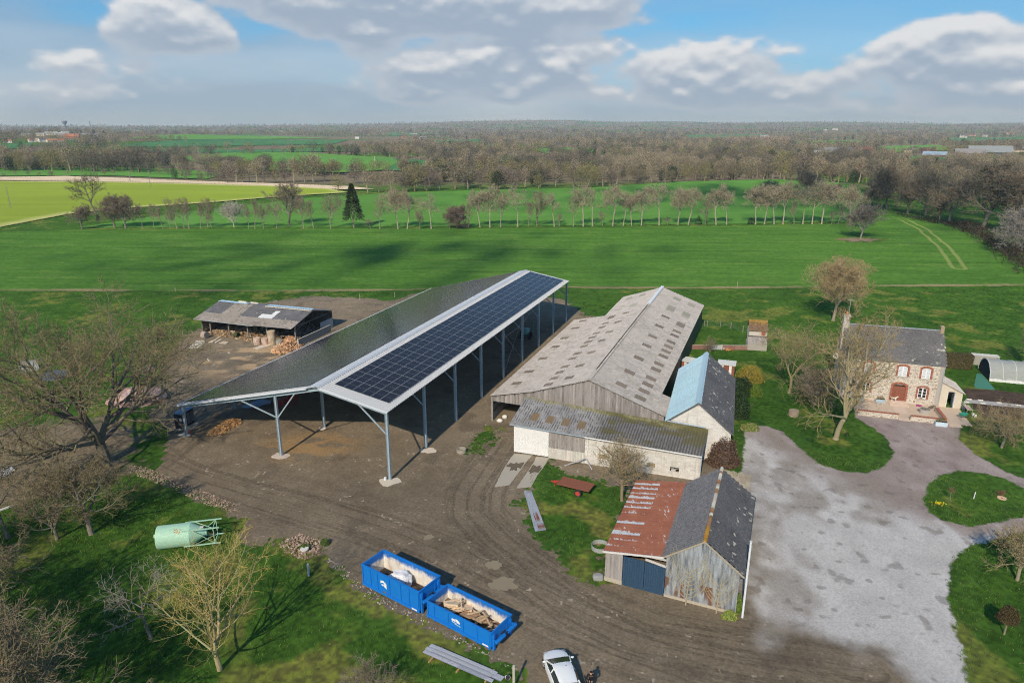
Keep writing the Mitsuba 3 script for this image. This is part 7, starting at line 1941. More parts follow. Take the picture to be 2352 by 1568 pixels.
# ---- the white car
pa, pb = site(*z1(1645, 480), 1.42), site(*z1(1585, 300), 1.42)
qa, qb = site(*z1(1868, 480), 1.42), site(*z1(1772, 262), 1.42)
dirc = unit((pb - pa) / np.linalg.norm(pb - pa) + (qb - qa) / np.linalg.norm(qb - qa))
CAZ = math.degrees(math.atan2(dirc[0], dirc[1]))
nose = site(*z1(1610, 98), 0.75)
CAR = Frame((nose[0], nose[1]), CAZ + 180)                        # u runs from nose to tail, n to the right as one looks from the tail... towards +x side
KC = thing('white_car', 'small white hatchback car parked on the dirt track beside a person', 'car')
CW = (0.78, 0.80, 0.82)
st = [  # station along the car: (u, half width, sill z, belt z, roof z or None, roof half width)
    (0.00, 0.50, 0.32, 0.62), (0.10, 0.68, 0.24, 0.72), (0.30, 0.80, 0.20, 0.80), (0.65, 0.87, 0.18, 0.88), (1.05, 0.885, 0.18, 0.94), (1.40, 0.89, 0.18, 0.97), (2.2, 0.89, 0.18, 0.98), (3.2, 0.89, 0.18, 1.00), (4.0, 0.87, 0.20, 1.02), (4.35, 0.80, 0.26, 1.00), (4.48, 0.66, 0.36, 0.92)]
ring = lambda w, lo, hi: [(-w * 0.90, lo), (-w, lo + 0.12), (-w, (lo + hi) / 2), (-w * 0.985, hi - 0.10), (-w * 0.93, hi - 0.02), (-w * 0.55, hi + 0.035), (0, hi + 0.05), (w * 0.55, hi + 0.035), (w * 0.93, hi - 0.02), (w * 0.985, hi - 0.10), (w, (lo + hi) / 2), (w, lo + 0.12), (w * 0.90, lo)]
v, f = [], []
for u, w, lo, hi in st:
    v += [CAR(u + 0.10 * (abs(a) / max(w, .1)) ** 2 * (1 if u < 0.7 else (-1 if u > 4.1 else 0)), a, z) for a, z in ring(w, lo, hi)]
nr = 13
for i in range(len(st) - 1):
    f += [[i * nr + j, i * nr + (j + 1) % nr, (i + 1) * nr + (j + 1) % nr, (i + 1) * nr + j] for j in range(nr)]
mb = MB(CW).add(v, f)
for i in (0, len(st) - 1):
    mb.f.append(np.array([[i * nr, i * nr + j, i * nr + j + 1] for j in range(1, nr - 1)]))
part(KC, 'body', mb, 'gloss', True)
roofp = [(2.08, 0.62, 1.40), (2.3, 0.635, 1.455), (2.6, 0.63, 1.49), (3.3, 0.60, 1.46), (3.95, 0.56, 1.37)]
v, f = [], []
for u, w, z in roofp:
    v += [CAR(u, -w - 0.035, z - 0.10), CAR(u, -w, z - 0.02), CAR(u, -w * 0.5, z + 0.02), CAR(u, 0, z + 0.03), CAR(u, w * 0.5, z + 0.02), CAR(u, w, z - 0.02), CAR(u, w + 0.035, z - 0.10)]
for i in range(4):
    f += [[i * 7 + j, i * 7 + j + 1, (i + 1) * 7 + j + 1, (i + 1) * 7 + j] for j in range(6)]
part(KC, 'roof', MB(CW).add(v, f), 'gloss', True)
ws_ = MB((0.02, 0.03, 0.03))
ws_.add([CAR(1.16, a, 0.985 + 0.03 * (1 - (a / 0.8) ** 2)) for a in (-0.78, -0.4, 0, 0.4, 0.78)] + [CAR(2.09, a, 1.39 + 0.02 * (1 - (a / 0.6) ** 2)) for a in (-0.63, -0.32, 0, 0.32, 0.63)], [[i, i + 1, i + 6, i + 5] for i in range(4)])
part(KC, 'windscreen', ws_, 'pane')
part(KC, 'dashboard', MB((0.05, 0.05, 0.055)).box(CAR, 1.3, 1.7, -0.7, 0.7, 0.9, 1.02), 'matte')
for s_ in (-1, 1):
    part(KC, 'side_window', MB().quad(CAR(1.28, s_ * 0.865, 0.99), CAR(3.85, s_ * 0.845, 1.02), CAR(3.7, s_ * 0.62, 1.32), CAR(2.12, s_ * 0.665, 1.33)), 'pane')
    for ua, ub in ((1.16, 2.10), (2.45, 2.50), (4.15, 3.8)):
        part(KC, 'pillar', MB(CW).beam(CAR(ua, s_ * 0.86, 0.98), CAR(ub, s_ * 0.655, 1.38), 0.07, 0.06), 'gloss')
    part(KC, 'mirror', MB(CW).mesh(trimesh.creation.icosphere(2, 1.0), lambda x, y, z: CAR(1.36 + 0.07 * x, s_ * 1.0 + 0.12 * y, 1.03 + 0.075 * z)).beam(CAR(1.38, s_ * 0.86, 0.98), CAR(1.38, s_ * 0.95, 1.01), 0.05, 0.04), 'gloss', True)
    part(KC, 'headlight', MB((0.55, 0.58, 0.60)).add([CAR(0.12, s_ * 0.52, 0.74), CAR(0.22, s_ * 0.74, 0.76), CAR(0.50, s_ * 0.82, 0.855), CAR(0.30, s_ * 0.58, 0.85)], [[0, 1, 2, 3]]), 'gloss')
    for u in (0.78, 3.5):
        ty = MB((0.03, 0.03, 0.03))
        m = trimesh.creation.cylinder(radius=0.31, height=0.19, sections=20)
        ty.add([CAR(u + p[0], s_ * 0.82 + p[2], 0.31 + p[1]) for p in np.asarray(m.vertices)], m.faces)
        kk = part(KC, 'wheel', ty, 'matte')
        m = trimesh.creation.cylinder(radius=0.2, height=0.2, sections=14)
        part(kk, 'rim', MB((0.45, 0.46, 0.48)).add([CAR(u + p[0], s_ * 0.822 + p[2], 0.31 + p[1]) for p in np.asarray(m.vertices)], m.faces), 'zinc')
part(KC, 'rear_window', MB().quad(CAR(3.97, -0.54, 1.35), CAR(3.97, 0.54, 1.35), CAR(4.34, 0.64, 1.03), CAR(4.34, -0.64, 1.03)), 'pane')
part(KC, 'aerial', MB((0.03, 0.03, 0.03)).tube([CAR(2.55, 0.18, 1.51), CAR(2.62, 0.18, 1.62)], [0.035, 0.015]), 'paint')
part(KC, 'grille', MB((0.03, 0.03, 0.03)).beam(CAR(0.03, -0.42, 0.50), CAR(0.03, 0.42, 0.50), 0.06, 0.12), 'paint')

# ---- the person with the remote control
import manifold3d as m3


def body(joints, bones, edge=0.035):
    """One continuous figure: hulls of the spheres at the two ends of every bone, joined and smoothed."""
    man = None
    for a, b_, *rr in bones:
        (pa_, ra), (pb_, rb) = joints[a], joints[b_]
        ra, rb = (rr + [ra, rb])[:2] if rr else (ra, rb)
        h_ = m3.Manifold.batch_hull([m3.Manifold.sphere(ra, 14).translate([float(q) for q in pa_]), m3.Manifold.sphere(rb, 14).translate([float(q) for q in pb_])])
        man = h_ if man is None else man + h_
    me = man.refine_to_length(edge).to_mesh()
    t = trimesh.Trimesh(me.vert_properties[:, :3], me.tri_verts, process=True)
    return trimesh.smoothing.filter_taubin(t, iterations=8)


PE = Frame((5.22, 37.55), 180 + 8)                               # faces the camera: u forwards, n to its left
PK = thing('person', 'person in dark jacket standing beside the white car holding a remote control', 'person')
J = {'pel': ((0, 0, 0.96), .135), 'wai': ((-.01, 0, 1.10), .125), 'che': ((-.01, 0, 1.30), .145), 'sho': ((-.01, 0, 1.42), .10), 'nek': ((0.0, 0, 1.50), .058), 'hed': ((0.055, 0, 1.60), .088)}
for s_, q in ((1, 'l'), (-1, 'r')):
    J |= {'hip' + q: ((0, s_ * .095, .92), .105), 'kne' + q: ((.015, s_ * .115, .50), .068), 'ank' + q: ((-.02, s_ * .125, .09), .048), 'toe' + q: ((.15, s_ * .15, .045), .042), 'shd' + q: ((-.01, s_ * .185, 1.415), .072),
          'elb' + q: ((0.02, s_ * .285, 1.16), .053), 'wri' + q: ((.235, s_ * .10, 1.17), .036)}
con = lambda t: [PE(*p) for p in np.asarray(t.vertices)]
jk = body(J, [('pel', 'wai'), ('wai', 'che'), ('che', 'sho'), ('sho', 'nek', .09, .065)] + [x for q in 'lr' for x in (('sho', 'shd' + q), ('che', 'shd' + q, .12, .07), ('shd' + q, 'elb' + q), ('elb' + q, 'wri' + q, .052, .042))])
sk = body({**J, 'chin': ((0.10, 0, 1.545), .052), 'jaw': ((0.07, 0, 1.56), .066), 'nos': ((0.148, 0, 1.585), .014), 'brw': ((0.115, 0, 1.625), .055), 'crn': ((0.02, 0, 1.645), .09), 'nk0': ((0, 0, 1.46), .05), 'eal': ((.03, .09, 1.595), .02), 'ear': ((.03, -.09, 1.595), .02)},
          [('nk0', 'hed', .052, .06), ('hed', 'chin', .085, .05), ('hed', 'jaw'), ('hed', 'brw'), ('hed', 'crn'), ('brw', 'nos', .02, .014), ('hed', 'eal', .03, .018), ('hed', 'ear', .03, .018)], 0.018)
part(PK, 'head', MB((0.46, 0.27, 0.20)).add(con(sk), sk.faces), 'matte', True)
hr = body({'a': ((0.0, 0, 1.655), .097), 'b': ((-.035, 0, 1.60), .085), 'c': ((.055, 0, 1.675), .070)}, [('a', 'b'), ('a', 'c')], 0.02)
part(PK, 'hair', MB((0.030, 0.022, 0.018)).add(con(hr), hr.faces), 'matte', True)
part(PK, 'jacket', MB((0.020, 0.020, 0.022)).add(con(jk), jk.faces), 'matte', True)
tr_ = body(J, [x for q in 'lr' for x in (('pel', 'hip' + q), ('hip' + q, 'kne' + q), ('kne' + q, 'ank' + q))] + [('hipl', 'hipr')])
part(PK, 'trousers', MB((0.028, 0.028, 0.034)).add(con(tr_), tr_.faces), 'matte', True)
for q in 'lr':
    sh_ = body(J, [('ank' + q, 'toe' + q), ('ank' + q, 'ank' + q)], 0.03)
    part(PK, 'shoe', MB((0.02, 0.02, 0.02)).add([PE(p[0], p[1], max(p[2], 0.005)) for p in np.asarray(sh_.vertices)], sh_.faces), 'matte', True)
for s_, q in ((1, 'l'), (-1, 'r')):
    w = _D(J['wri' + q][0])
    HJ, HBn = {'w': (w, .032), 'p': (w + [.075, -s_ * .012, .0], .030), 'k': (w + [.085, -s_ * .035, .004], .026), 't0': (w + [.035, -s_ * .035, .02], .013), 't1': (w + [.085, -s_ * .05, .045], .010)}, [('w', 'p'), ('w', 'k'), ('w', 't0', .018, .013), ('t0', 't1')]
    for i in range(4):
        z = .024 - .018 * i
        HJ |= {f'a{i}': (w + [.098, s_ * (.012 - .003 * i), z], .0095), f'b{i}': (w + [.128, -s_ * .008, z - .004], .0088), f'c{i}': (w + [.122 - .003 * i, -s_ * .034, z - .006], .0080)}
        HBn += [('p', f'a{i}', .012, .0095), (f'a{i}', f'b{i}'), (f'b{i}', f'c{i}')]
    hd_ = body(HJ, HBn, 0.006)
    part(PK, 'hand', MB((0.46, 0.27, 0.20)).add(con(hd_), hd_.faces), 'matte', True)
part(PK, 'collar_stripe', MB((0.16, 0.10, 0.06)).tube([PE(0.10, -0.15, 1.43), PE(0.135, 0, 1.405), PE(0.10, 0.15, 1.43)], 0.022), 'matte')
K = thing('remote_control', 'dark remote control held by the person', 'remote control')
MB((0.05, 0.05, 0.055)).hexa([PE(*p) for p in ((.285, -.07, 1.13), (.345, -.07, 1.15), (.345, .07, 1.15), (.285, .07, 1.13), (.28, -.07, 1.165), (.34, -.07, 1.185), (.34, .07, 1.185), (.28, .07, 1.165))]).out(K, 'paint')

# ---- things on the near grass
K = thing('concrete_post', 'pale concrete post standing left of the white car', 'post')
part(K, 'post', MB((0.46, 0.43, 0.37)).box(Frame((0.12, 37.85), 10), -0.075, 0.075, -0.075, 0.075, -0.2, 1.9), 'matte')
K = thing('bucket', 'white bucket lying beside the concrete post', 'bucket')
b = site(*z1(1072, 455))
a = np.linspace(0, 2 * np.pi, 15)[:-1]
bf = lambda u, t, r: b + _D([0.0, 0, 0.17]) + _D([0.35, -0.75, 0.55]) / 1.0 * (u - 0.15) * 0.9 + r * (math.cos(t) * _D([0.90, 0.42, 0.0]) + math.sin(t) * _D([-0.23, 0.5, 0.83]))
mb = MB((0.66, 0.67, 0.68))
mb.add([bf(0.34, t, 0.17) for t in a] + [bf(0.0, t, 0.13) for t in a], [[i, (i + 1) % 14, 14 + (i + 1) % 14, 14 + i] for i in range(14)])
part(K, 'side', mb, 'paint', True)
mb = MB((0.04, 0.04, 0.045)).add([bf(0.31, t, 0.155) for t in a] + [bf(0.31, 0, 0)], [[i, (i + 1) % 14, 14] for i in range(14)])
part(K, 'dark_inside', mb, 'matte')
sa, sb_, sc_ = site(*z1(92, 140), 0.15), site(*z1(185, 36), 0.15), site(*z1(1000, 385), 0.15)
su_ = unit(sc_ - sb_)
sn_ = unit(sa - sb_ - su_ * ((sa - sb_) @ su_))
Ls, Wsh = np.linalg.norm(sc_ - sb_), abs((sa - sb_) @ sn_)
SF = Frame((sb_[0], sb_[1]), math.degrees(math.atan2(su_[0], su_[1])), math.degrees(math.atan2(sn_[0], sn_[1])))
for k, (u0, u1, n0, n1, z) in enumerate([(0.0, Ls * 0.96, 0.0, 0.36 * Wsh, 0.16), (0.55, Ls * 0.88, 0.02, 0.34 * Wsh, 0.20), (-0.1, Ls * 0.9, 0.36 * Wsh, 0.70 * Wsh, 0.15), (0.6, Ls * 0.93, 0.35 * Wsh, 0.69 * Wsh, 0.19), (-0.05, Ls * 0.98, 0.70 * Wsh, 1.04 * Wsh, 0.14), (Ls * 0.5, Ls * 0.87, 0.72 * Wsh, 1.03 * Wsh, 0.18), (Ls * 0.78, Ls * 1.06, 0.10, 0.62 * Wsh, 0.12)]):
    K = thing('roofing_sheet', ['far edge sheet, lower one, of the grey stack', 'far edge sheet, upper one, of the grey stack', 'middle sheet, lower one, of the grey stack', 'middle sheet, upper one, of the grey stack', 'long near edge sheet of the grey stack', 'short darker sheet on the near edge of grey stack', 'sheet sticking out at the right end of grey stack'][k] + ' by the skips', 'metal sheet', 'grey roofing sheets stacked on the grass')
    prof = [(0, 0), (.12, 0), (.14, .03), (.17, .03), (.19, 0), (.31, 0), (.33, .03), (.36, .03), (.38, 0), (.5, 0), (.52, .03), (.55, .03), (.57, 0), (.69, 0), (.71, .03), (.74, .03), (.76, 0), (1, 0)]
    mb = MB(jit((0.43, 0.455, 0.52) if k != 5 else (0.34, 0.37, 0.44), 0.06))
    mb.add([SF(u0, n0 + (n1 - n0) * t, z + h) for t, h in prof] + [SF(u1, n0 + (n1 - n0) * t, z + h) for t, h in prof], [[i, i + 1, len(prof) + i + 1, len(prof) + i] for i in range(len(prof) - 1)])
    mb.out(K, 'zinc')
for k, u in enumerate((0.8, 3.0, 5.2)):
    K = thing('timber_bearer', ['orange timber bearer under the left end of the grey stack', 'timber bearer under the middle of the grey stack', 'timber bearer under the right end of the grey stack'][k], 'timber', 'timber bearers under the grey stack')
    MB((0.46, 0.28, 0.13)).beam(SF(u, -0.15, 0.06), SF(u + 0.05, Wsh + 0.55 - 0.2 * k, 0.06), 0.1, 0.1).out(K, 'matte')

SI = Frame((-31.35, 53.25), 77.0)
K = thing('feed_silo', 'mint green feed silo lying on its side on the near lawn', 'silo')
MG = (0.37, 0.60, 0.46)
prof = [(-0.10, 0.30), (-0.04, 0.75), (0.0, 1.02), (0.06, 1.04), (1.4, 1.04), (2.75, 1.04), (2.8, 1.02), (3.6, 0.55), (3.95, 0.26), (4.1, 0.26)]
a = np.linspace(0, 2 * np.pi, 33)[:-1]
v = [SI(u, 1.04 + r * math.cos(t), 1.02 + r * math.sin(t)) for u, r in prof for t in a] + [SI(-0.12, 1.04, 1.02)]
part(K, 'tank', MB(MG).add(v, [[i * 32 + j, i * 32 + (j + 1) % 32, (i + 1) * 32 + (j + 1) % 32, (i + 1) * 32 + j] for i in range(9) for j in range(32)]).add([SI(-0.10, 1.04 + 0.3 * math.cos(t), 1.02 + 0.3 * math.sin(t)) for t in a] + [SI(-0.12, 1.04, 1.02)], [[j, (j + 1) % 32, 32] for j in range(32)]), 'paint', True)
part(K, 'filler_cap', MB(MG).tube([SI(-0.05, 1.0, 1.2), SI(-0.30, 1.0, 1.22)], 0.18, sides=10), 'paint')
part(K, 'outlet_flap', MB((0.62, 0.62, 0.60)).box(SI, 3.55, 3.85, 0.9, 1.2, 1.55, 1.6), 'paint')
for s_ in (0.785, 2.356, 3.927, 5.498):
    c, z = 1.04 + 1.08 * math.cos(s_), 1.02 + 1.08 * math.sin(s_)
    part(K, 'leg', MB(MG).beam(SI(2.2, c, max(z, 0.1)), SI(5.3, c, max(z, 0.1)), 0.09, 0.09), 'paint')
for s_, t_ in ((0.785, 2.356), (2.356, 3.927), (3.927, 5.498), (5.498, 0.785)):
    p = lambda u, s: SI(u, 1.04 + 1.06 * math.cos(s), max(1.02 + 1.06 * math.sin(s), 0.1))
    part(K, 'leg_brace', MB(MG).beam(p(4.8, s_), p(4.8, t_), 0.05, 0.05).beam(p(3.0, s_), p(4.8, t_), 0.045, 0.045), 'paint')
gg = np.random.default_rng(5)
mb = MB((0.45, 0.25, 0.10))
for k in range(16):                                         # orange rust runs of a worn sign on the flank
    t = 1.9 + 0.55 * gg.random()
    u = 1.55 + 0.5 * gg.random()
    q = [SI(u + du, 1.04 + 1.046 * math.cos(t + dt), 1.02 + 1.046 * math.sin(t + dt)) for du, dt in ((0, 0), (0.06 + 0.1 * gg.random(), 0.01), (0.08, 0.08), (-0.02, 0.06))]
    mb.add(q, [[0, 1, 2, 3]])
part(K, 'rust_mark', mb, 'matte', kind='stuff')

# ---- trailer, sheet, rings on the paddock
ta, tb_, tc_, td_ = _D([5.25, 66.0, 0]), _D([8.40, 64.40, 0]), _D([7.72, 62.70, 0]), _D([4.62, 64.35, 0])
tu = unit(tb_ - ta)
TF = Frame((td_[0], td_[1]), math.degrees(math.atan2(tu[0], tu[1])))
K = thing('flatbed_trailer', 'rusty red flatbed farm trailer on the paddock grass', 'trailer')
part(K, 'bed', MB((0.235, 0.095, 0.062)).box(TF, 0, 3.5, 0, 1.8, 0.80, 0.88), 'matte')
part(K, 'chassis', MB((0.18, 0.06, 0.045)).box(TF, 0.1, 3.4, 0.45, 0.57, 0.62, 0.8).box(TF, 0.1, 3.4, 1.23, 1.35, 0.62, 0.8), 'matte')
part(K, 'axle', MB((0.08, 0.07, 0.07)).tube([TF(2.35, -0.05, 0.38), TF(2.35, 1.85, 0.38)], 0.05), 'matte')
for n in (-0.02, 1.82):
    m = trimesh.creation.cylinder(radius=0.38, height=0.2, sections=22)
    kk = part(K, 'wheel', MB((0.04, 0.04, 0.045)).add([TF(2.35 + p[0], n + p[2], 0.38 + p[1]) for p in np.asarray(m.vertices)], m.faces), 'matte')
    m = trimesh.creation.cylinder(radius=0.25, height=0.23, sections=18)
    part(kk, 'red_hub', MB((0.46, 0.06, 0.045)).add([TF(2.35 + p[0], n + p[2], 0.38 + p[1]) for p in np.asarray(m.vertices)], m.faces), 'paint')
part(K, 'drawbar', MB((0.42, 0.06, 0.04)).beam(TF(0.1, 0.6, 0.66), TF(-1.05, 0.9, 0.5), 0.08, 0.1).beam(TF(0.1, 1.2, 0.66), TF(-1.05, 0.9, 0.5), 0.08, 0.1).beam(TF(-0.6, 0.9, 0.0), TF(-0.6, 0.9, 0.75), 0.06, 0.06), 'paint')
ca_, cb_, cc_, cd_ = [site(*z7(*q), 0.08) for q in ((212, 540), (268, 535), (385, 838), (300, 852))]
K = thing('corrugated_sheet', 'long silvery corrugated sheet with rust patches lying on the paddock', 'metal sheet')
nn, nl = 41, 12
v, c = [], []
gg = np.random.default_rng(9)
for j in range(nl):
    for i in range(nn):
        t, s_ = i / (nn - 1), j / (nl - 1)
        p = lerp(lerp(ca_, cb_, t), lerp(cd_, cc_, t), s_)
        v.append(p + _D([0, 0, 0.02 * math.cos(i * 2 * math.pi / 4) + 0.04 * math.sin(s_ * 5)]))
        rust = (abs(s_ - 0.68) < 0.07 and t > 0.3 and t < 0.8) or (abs(s_ - 0.90) < 0.05 and t > 0.35) or (s_ < 0.08 and 0.4 < t < 0.9)
        c.append((0.28, 0.105, 0.07) if rust and gg.random() < 0.85 else (0.46, 0.495, 0.56))
MB().add(v, [[j * nn + i, j * nn + i + 1, (j + 1) * nn + i + 1, (j + 1) * nn + i] for j in range(nl - 1) for i in range(nn - 1)], c).out(K, 'zinc')


def ring_wall(key, c, r, h, t, col, bsdf='matte'):
    a = np.linspace(0, 2 * np.pi, 29)[:-1]
    P_ = lambda r_, z: [c + _D([r_ * math.cos(x), r_ * math.sin(x), z]) for x in a]
    v = P_(r, 0) + P_(r, h) + P_(r - t, h) + P_(r - t, 0.02)
    MB(col).add(v, [[k * 28 + i, k * 28 + (i + 1) % 28, (k + 1) * 28 + (i + 1) % 28, (k + 1) * 28 + i] for k in range(3) for i in range(28)]).out(key, bsdf)


ring_wall(thing('well_ring', 'grey concrete well ring standing on the dirt beside a grass patch', 'concrete ring'), site(*z2(1447, 1252)), 0.56, 0.42, 0.09, (0.33, 0.30, 0.26))
ring_wall(thing('feeder_ring', 'round galvanised ring lying by the corner of the rusty roof', 'metal ring'), site(*z7(800, 985)), 0.78, 0.42, 0.03, (0.46, 0.48, 0.48), 'zinc')
K = thing('stone_block', 'rough grey stone block beside the plank wall of the garage barn', 'stone')
b = site(*z7(785, 1220))
m = trimesh.creation.icosphere(2, 1.0)
v = np.asarray(m.vertices)
MB((0.30, 0.30, 0.31)).add(np.sign(v) * np.abs(v) ** 0.6 * [0.42, 0.30, 0.28] * (0.85 + 0.35 * meshkit.fbm(v * 1.7, 2, 3))[:, None] + b + [0, 0, 0.18], m.faces).out(K, 'matte')
b, h = spot(z7(1893, 1515), z7(1966, 935))
K = thing('white_pole', 'tall white pole at the right corner of the garage barn', 'pole')
part(K, 'pole', MB((0.66, 0.70, 0.74)).tube([b - _D([0, 0, .2]), b + _D([0, 0, h])], [0.085, 0.075], sides=10), 'paint')
part(K, 'cap', MB((0.6, 0.62, 0.65)).tube([b + _D([0, 0, h]), b + _D([0, 0, h + 0.06])], [0.10, 0.10], sides=10), 'paint')
K = thing('white_cover', 'round white lid on the rubble at the edge of the near lawn', 'cover')
b = site(*z6(568, 645))
m = trimesh.creation.cylinder(radius=0.36, height=0.10, sections=22)
MB((0.66, 0.64, 0.60)).add(np.asarray(m.vertices) + b + [0, 0, 0.34], m.faces).add(np.asarray(m.vertices) * [0.8, 0.8, 3.2] + b + [0, 0, 0.14], m.faces, (0.30, 0.27, 0.24)).out(K, 'matte')
b, h = spot(z6(598, 812), z6(597, 727))
K = thing('pipe_post', 'short blue grey pipe standing on the near lawn below the rubble', 'pipe')
MB((0.33, 0.40, 0.45)).tube([b - _D([0, 0, .1]), b + _D([0, 0, h])], 0.095, sides=10).out(K, 'paint')
K = thing('steel_frame', 'bent white steel frame lying against the limewashed boards', 'frame')
p, q, r_ = site(*z3(612, 1405)), site(*z3(768, 1350), 0.9), site(*z3(813, 1435))
MB((0.52, 0.53, 0.56)).beam(p, q, 0.09, 0.09).beam(q, r_, 0.09, 0.09).out(K, 'zinc')
for nm, q, lab in (('white_sack', (180, 1060), 'white sack lying in the barn opening, farther inside'), ('white_sack', (143, 1088), 'white sack lying in the barn opening, nearer the post')):
    b = site(*z3(*q))
    m = trimesh.creation.icosphere(2, 1.0)
    v = np.asarray(m.vertices)
    K = thing(nm, lab, 'sack')
    MB((0.68, 0.67, 0.64)).add(v * [0.36, 0.28, 0.26] * (0.8 + 0.4 * meshkit.fbm(v * 2, 2, len(lab)))[:, None] + b + [0, 0, 0.2], m.faces).out(K, 'matte', True)

# ---- under and around the solar shed
K = thing('inverter_cabinet', 'dark electrical cabinet beside the left front post of the solar shed', 'cabinet')
p, q = site(*za(232, 545)), site(*za(300, 555))
CF = Frame((p[0], p[1]), 100.0)
part(K, 'housing', MB((0.020, 0.026, 0.036)).box(CF, 0, 1.1, 0, 2.3, 0.12, 2.05), 'paint')
part(K, 'roof_plate', MB((0.10, 0.17, 0.28)).box(CF, -0.06, 1.16, -0.06, 2.36, 2.05, 2.12), 'gloss')  # reflection of the sky painted into the top as blue
for k in range(3):
    part(K, 'door_panel', MB((0.12, 0.13, 0.15)).box(CF, 1.101, 1.13, 0.12 + 0.75 * k, 0.72 + 0.75 * k, 0.4, 1.8), 'paint')
for k in range(2):
    part(K, 'end_panel', MB((0.17, 0.18, 0.20)).box(CF, 0.12 + 0.5 * k, 0.5 + 0.5 * k, -0.03, -0.001, 1.2, 1.55), 'paint')
part(K, 'plinth', MB((0.34, 0.31, 0.27)).box(CF, -0.25, 2.1, -0.2, 2.2, -0.05, 0.11), 'matte')
b = site(*za(440, 610))
K = thing('fire_extinguisher', 'red fire extinguisher at the foot of the left front post', 'fire extinguisher')
part(K, 'bottle', MB((0.50, 0.03, 0.03)).tube([b, b + _D([0, 0, 0.45]), b + _D([0, 0, 0.52])], [0.10, 0.10, 0.04], sides=10), 'paint')
part(K, 'valve', MB((0.03, 0.03, 0.03)).tube([b + _D([0, 0, 0.52]), b + _D([0.08, 0, 0.58])], 0.025), 'paint')


def heap(key, outline, h, n, size, cols, seed, kind_bsdf='matte', aspect=(1, 0.3, 0.3)):
    """Loose pieces piled over an outline given in the survey."""
    g = np.random.default_rng(seed)
    poly = outline
    x0, y0, x1, y1 = poly.bounds
    P_ = []
    while len(P_) < n:
        c = np.array([x0 + (x1 - x0) * g.random(), y0 + (y1 - y0) * g.random()])
        if poly.contains(Point(c)):
            P_.append(c)
    P_ = np.array(P_)
    dd = shapely.distance(shapely.points(P_), poly.boundary)
    zz = h * np.clip(dd / dd.max(), 0, 1) ** 0.8
    a, e = g.random(n) * 6.283, g.normal(size=n) * 0.35
    ex = np.stack([np.cos(a) * np.cos(e), np.sin(a) * np.cos(e), np.sin(e)], 1)
    ey = unit(np.cross(ex, g.normal(size=(n, 3))))
    ez = np.cross(ex, ey)
    s = size * (0.6 + 0.8 * g.random((n, 1)))
    ex, ey, ez = ex * s * aspect[0] / 2, ey * s * aspect[1] / 2, ez * s * aspect[2] / 2
    o = np.concatenate([P_, (zz * (0.55 + 0.45 * g.random(n)) + size * 0.12)[:, None]], 1)
    cor = np.stack([o + i * ex + j * ey + k * ez for i, j, k in ((-1, -1, -1), (1, -1, -1), (1, 1, -1), (-1, 1, -1), (-1, -1, 1), (1, -1, 1), (1, 1, 1), (-1, 1, 1))], 1)
    fc = np.array([[3, 2, 1, 0], [4, 5, 6, 7], [0, 1, 5, 4], [1, 2, 6, 5], [2, 3, 7, 6], [3, 0, 4, 7]])
    f = (np.arange(n)[:, None, None] * 8 + fc[None]).reshape(-1, 4)
    c = np.asarray(cols)[g.integers(0, len(cols), n)] * (0.7 + 0.6 * g.random((n, 1)))
    MB().add(cor.reshape(-1, 3), f, np.repeat(c, 8, 0)).out(key, kind_bsdf)


heap(thing('firewood_heap', 'heap of split orange firewood spilling before the wood shed', 'firewood', kind='stuff'), plot([zs(*q) for q in [(1290, 985), (1400, 870), (1530, 740), (1700, 750), (1830, 830), (1780, 930), (1560, 1010), (1400, 1030)]]), 1.1, 700, 0.45, [(0.52, 0.29, 0.155), (0.62, 0.40, 0.24), (0.36, 0.19, 0.10), (0.44, 0.30, 0.20)], 131)
heap(thing('dark_firewood_heap', 'tall heap of dark old firewood inside the wood shed', 'firewood', kind='stuff'), Polygon([WS(u, n)[:2] for u, n in ((-7.5, 2.5), (-1.7, 1.2), (-1.7, 9.5), (-7.5, 10))]), 1.9, 900, 0.5, [(0.15, 0.115, 0.09), (0.20, 0.16, 0.13), (0.11, 0.09, 0.075)], 132)
heap(thing('straw_litter', 'pale straw and bark spread on the floor of wood shed', 'straw', kind='stuff'), Polygon([WS(u, n)[:2] for u, n in ((-21, -0.5), (-8, -1.5), (-8, 5), (-21, 6))]), 0.35, 900, 0.4, [(0.44, 0.30, 0.165), (0.36, 0.22, 0.12), (0.52, 0.42, 0.30)], 133, 'matte', (1, 0.35, 0.06))
heap(thing('log_heap', 'long heap of split tan logs on the dirt under the roof edge', 'firewood', kind='stuff'), plot([za(*q) for q in [(690, 640), (760, 570), (860, 490), (960, 430), (1080, 390), (1200, 410), (1180, 480), (1060, 530), (960, 600), (840, 660)]]), 0.5, 420, 0.36, [(0.44, 0.255, 0.115), (0.52, 0.33, 0.17), (0.30, 0.165, 0.075)], 134)
heap(thing('brick_rubble', 'strip of broken pink bricks along the edge of the dirt yard', 'rubble', kind='stuff'), plot([(298, 1066), (330, 1072), (400, 1098), (470, 1128), (545, 1160), (540, 1178), (470, 1158), (400, 1125), (330, 1100), (296, 1082)]), 0.07, 1100, 0.12, [(0.36, 0.25, 0.19), (0.46, 0.38, 0.30), (0.25, 0.18, 0.13), (0.20, 0.17, 0.13)], 135, 'matte', (1, 0.6, 0.45))
heap(thing('brick_rubble', 'small mound of broken bricks round the white lid', 'rubble', kind='stuff'), plot([(640, 1248), (690, 1225), (735, 1240), (745, 1270), (700, 1285), (655, 1270)]), 0.18, 420, 0.15, [(0.36, 0.245, 0.195), (0.44, 0.36, 0.30), (0.27, 0.18, 0.14)], 136, 'matte', (1, 0.6, 0.45))
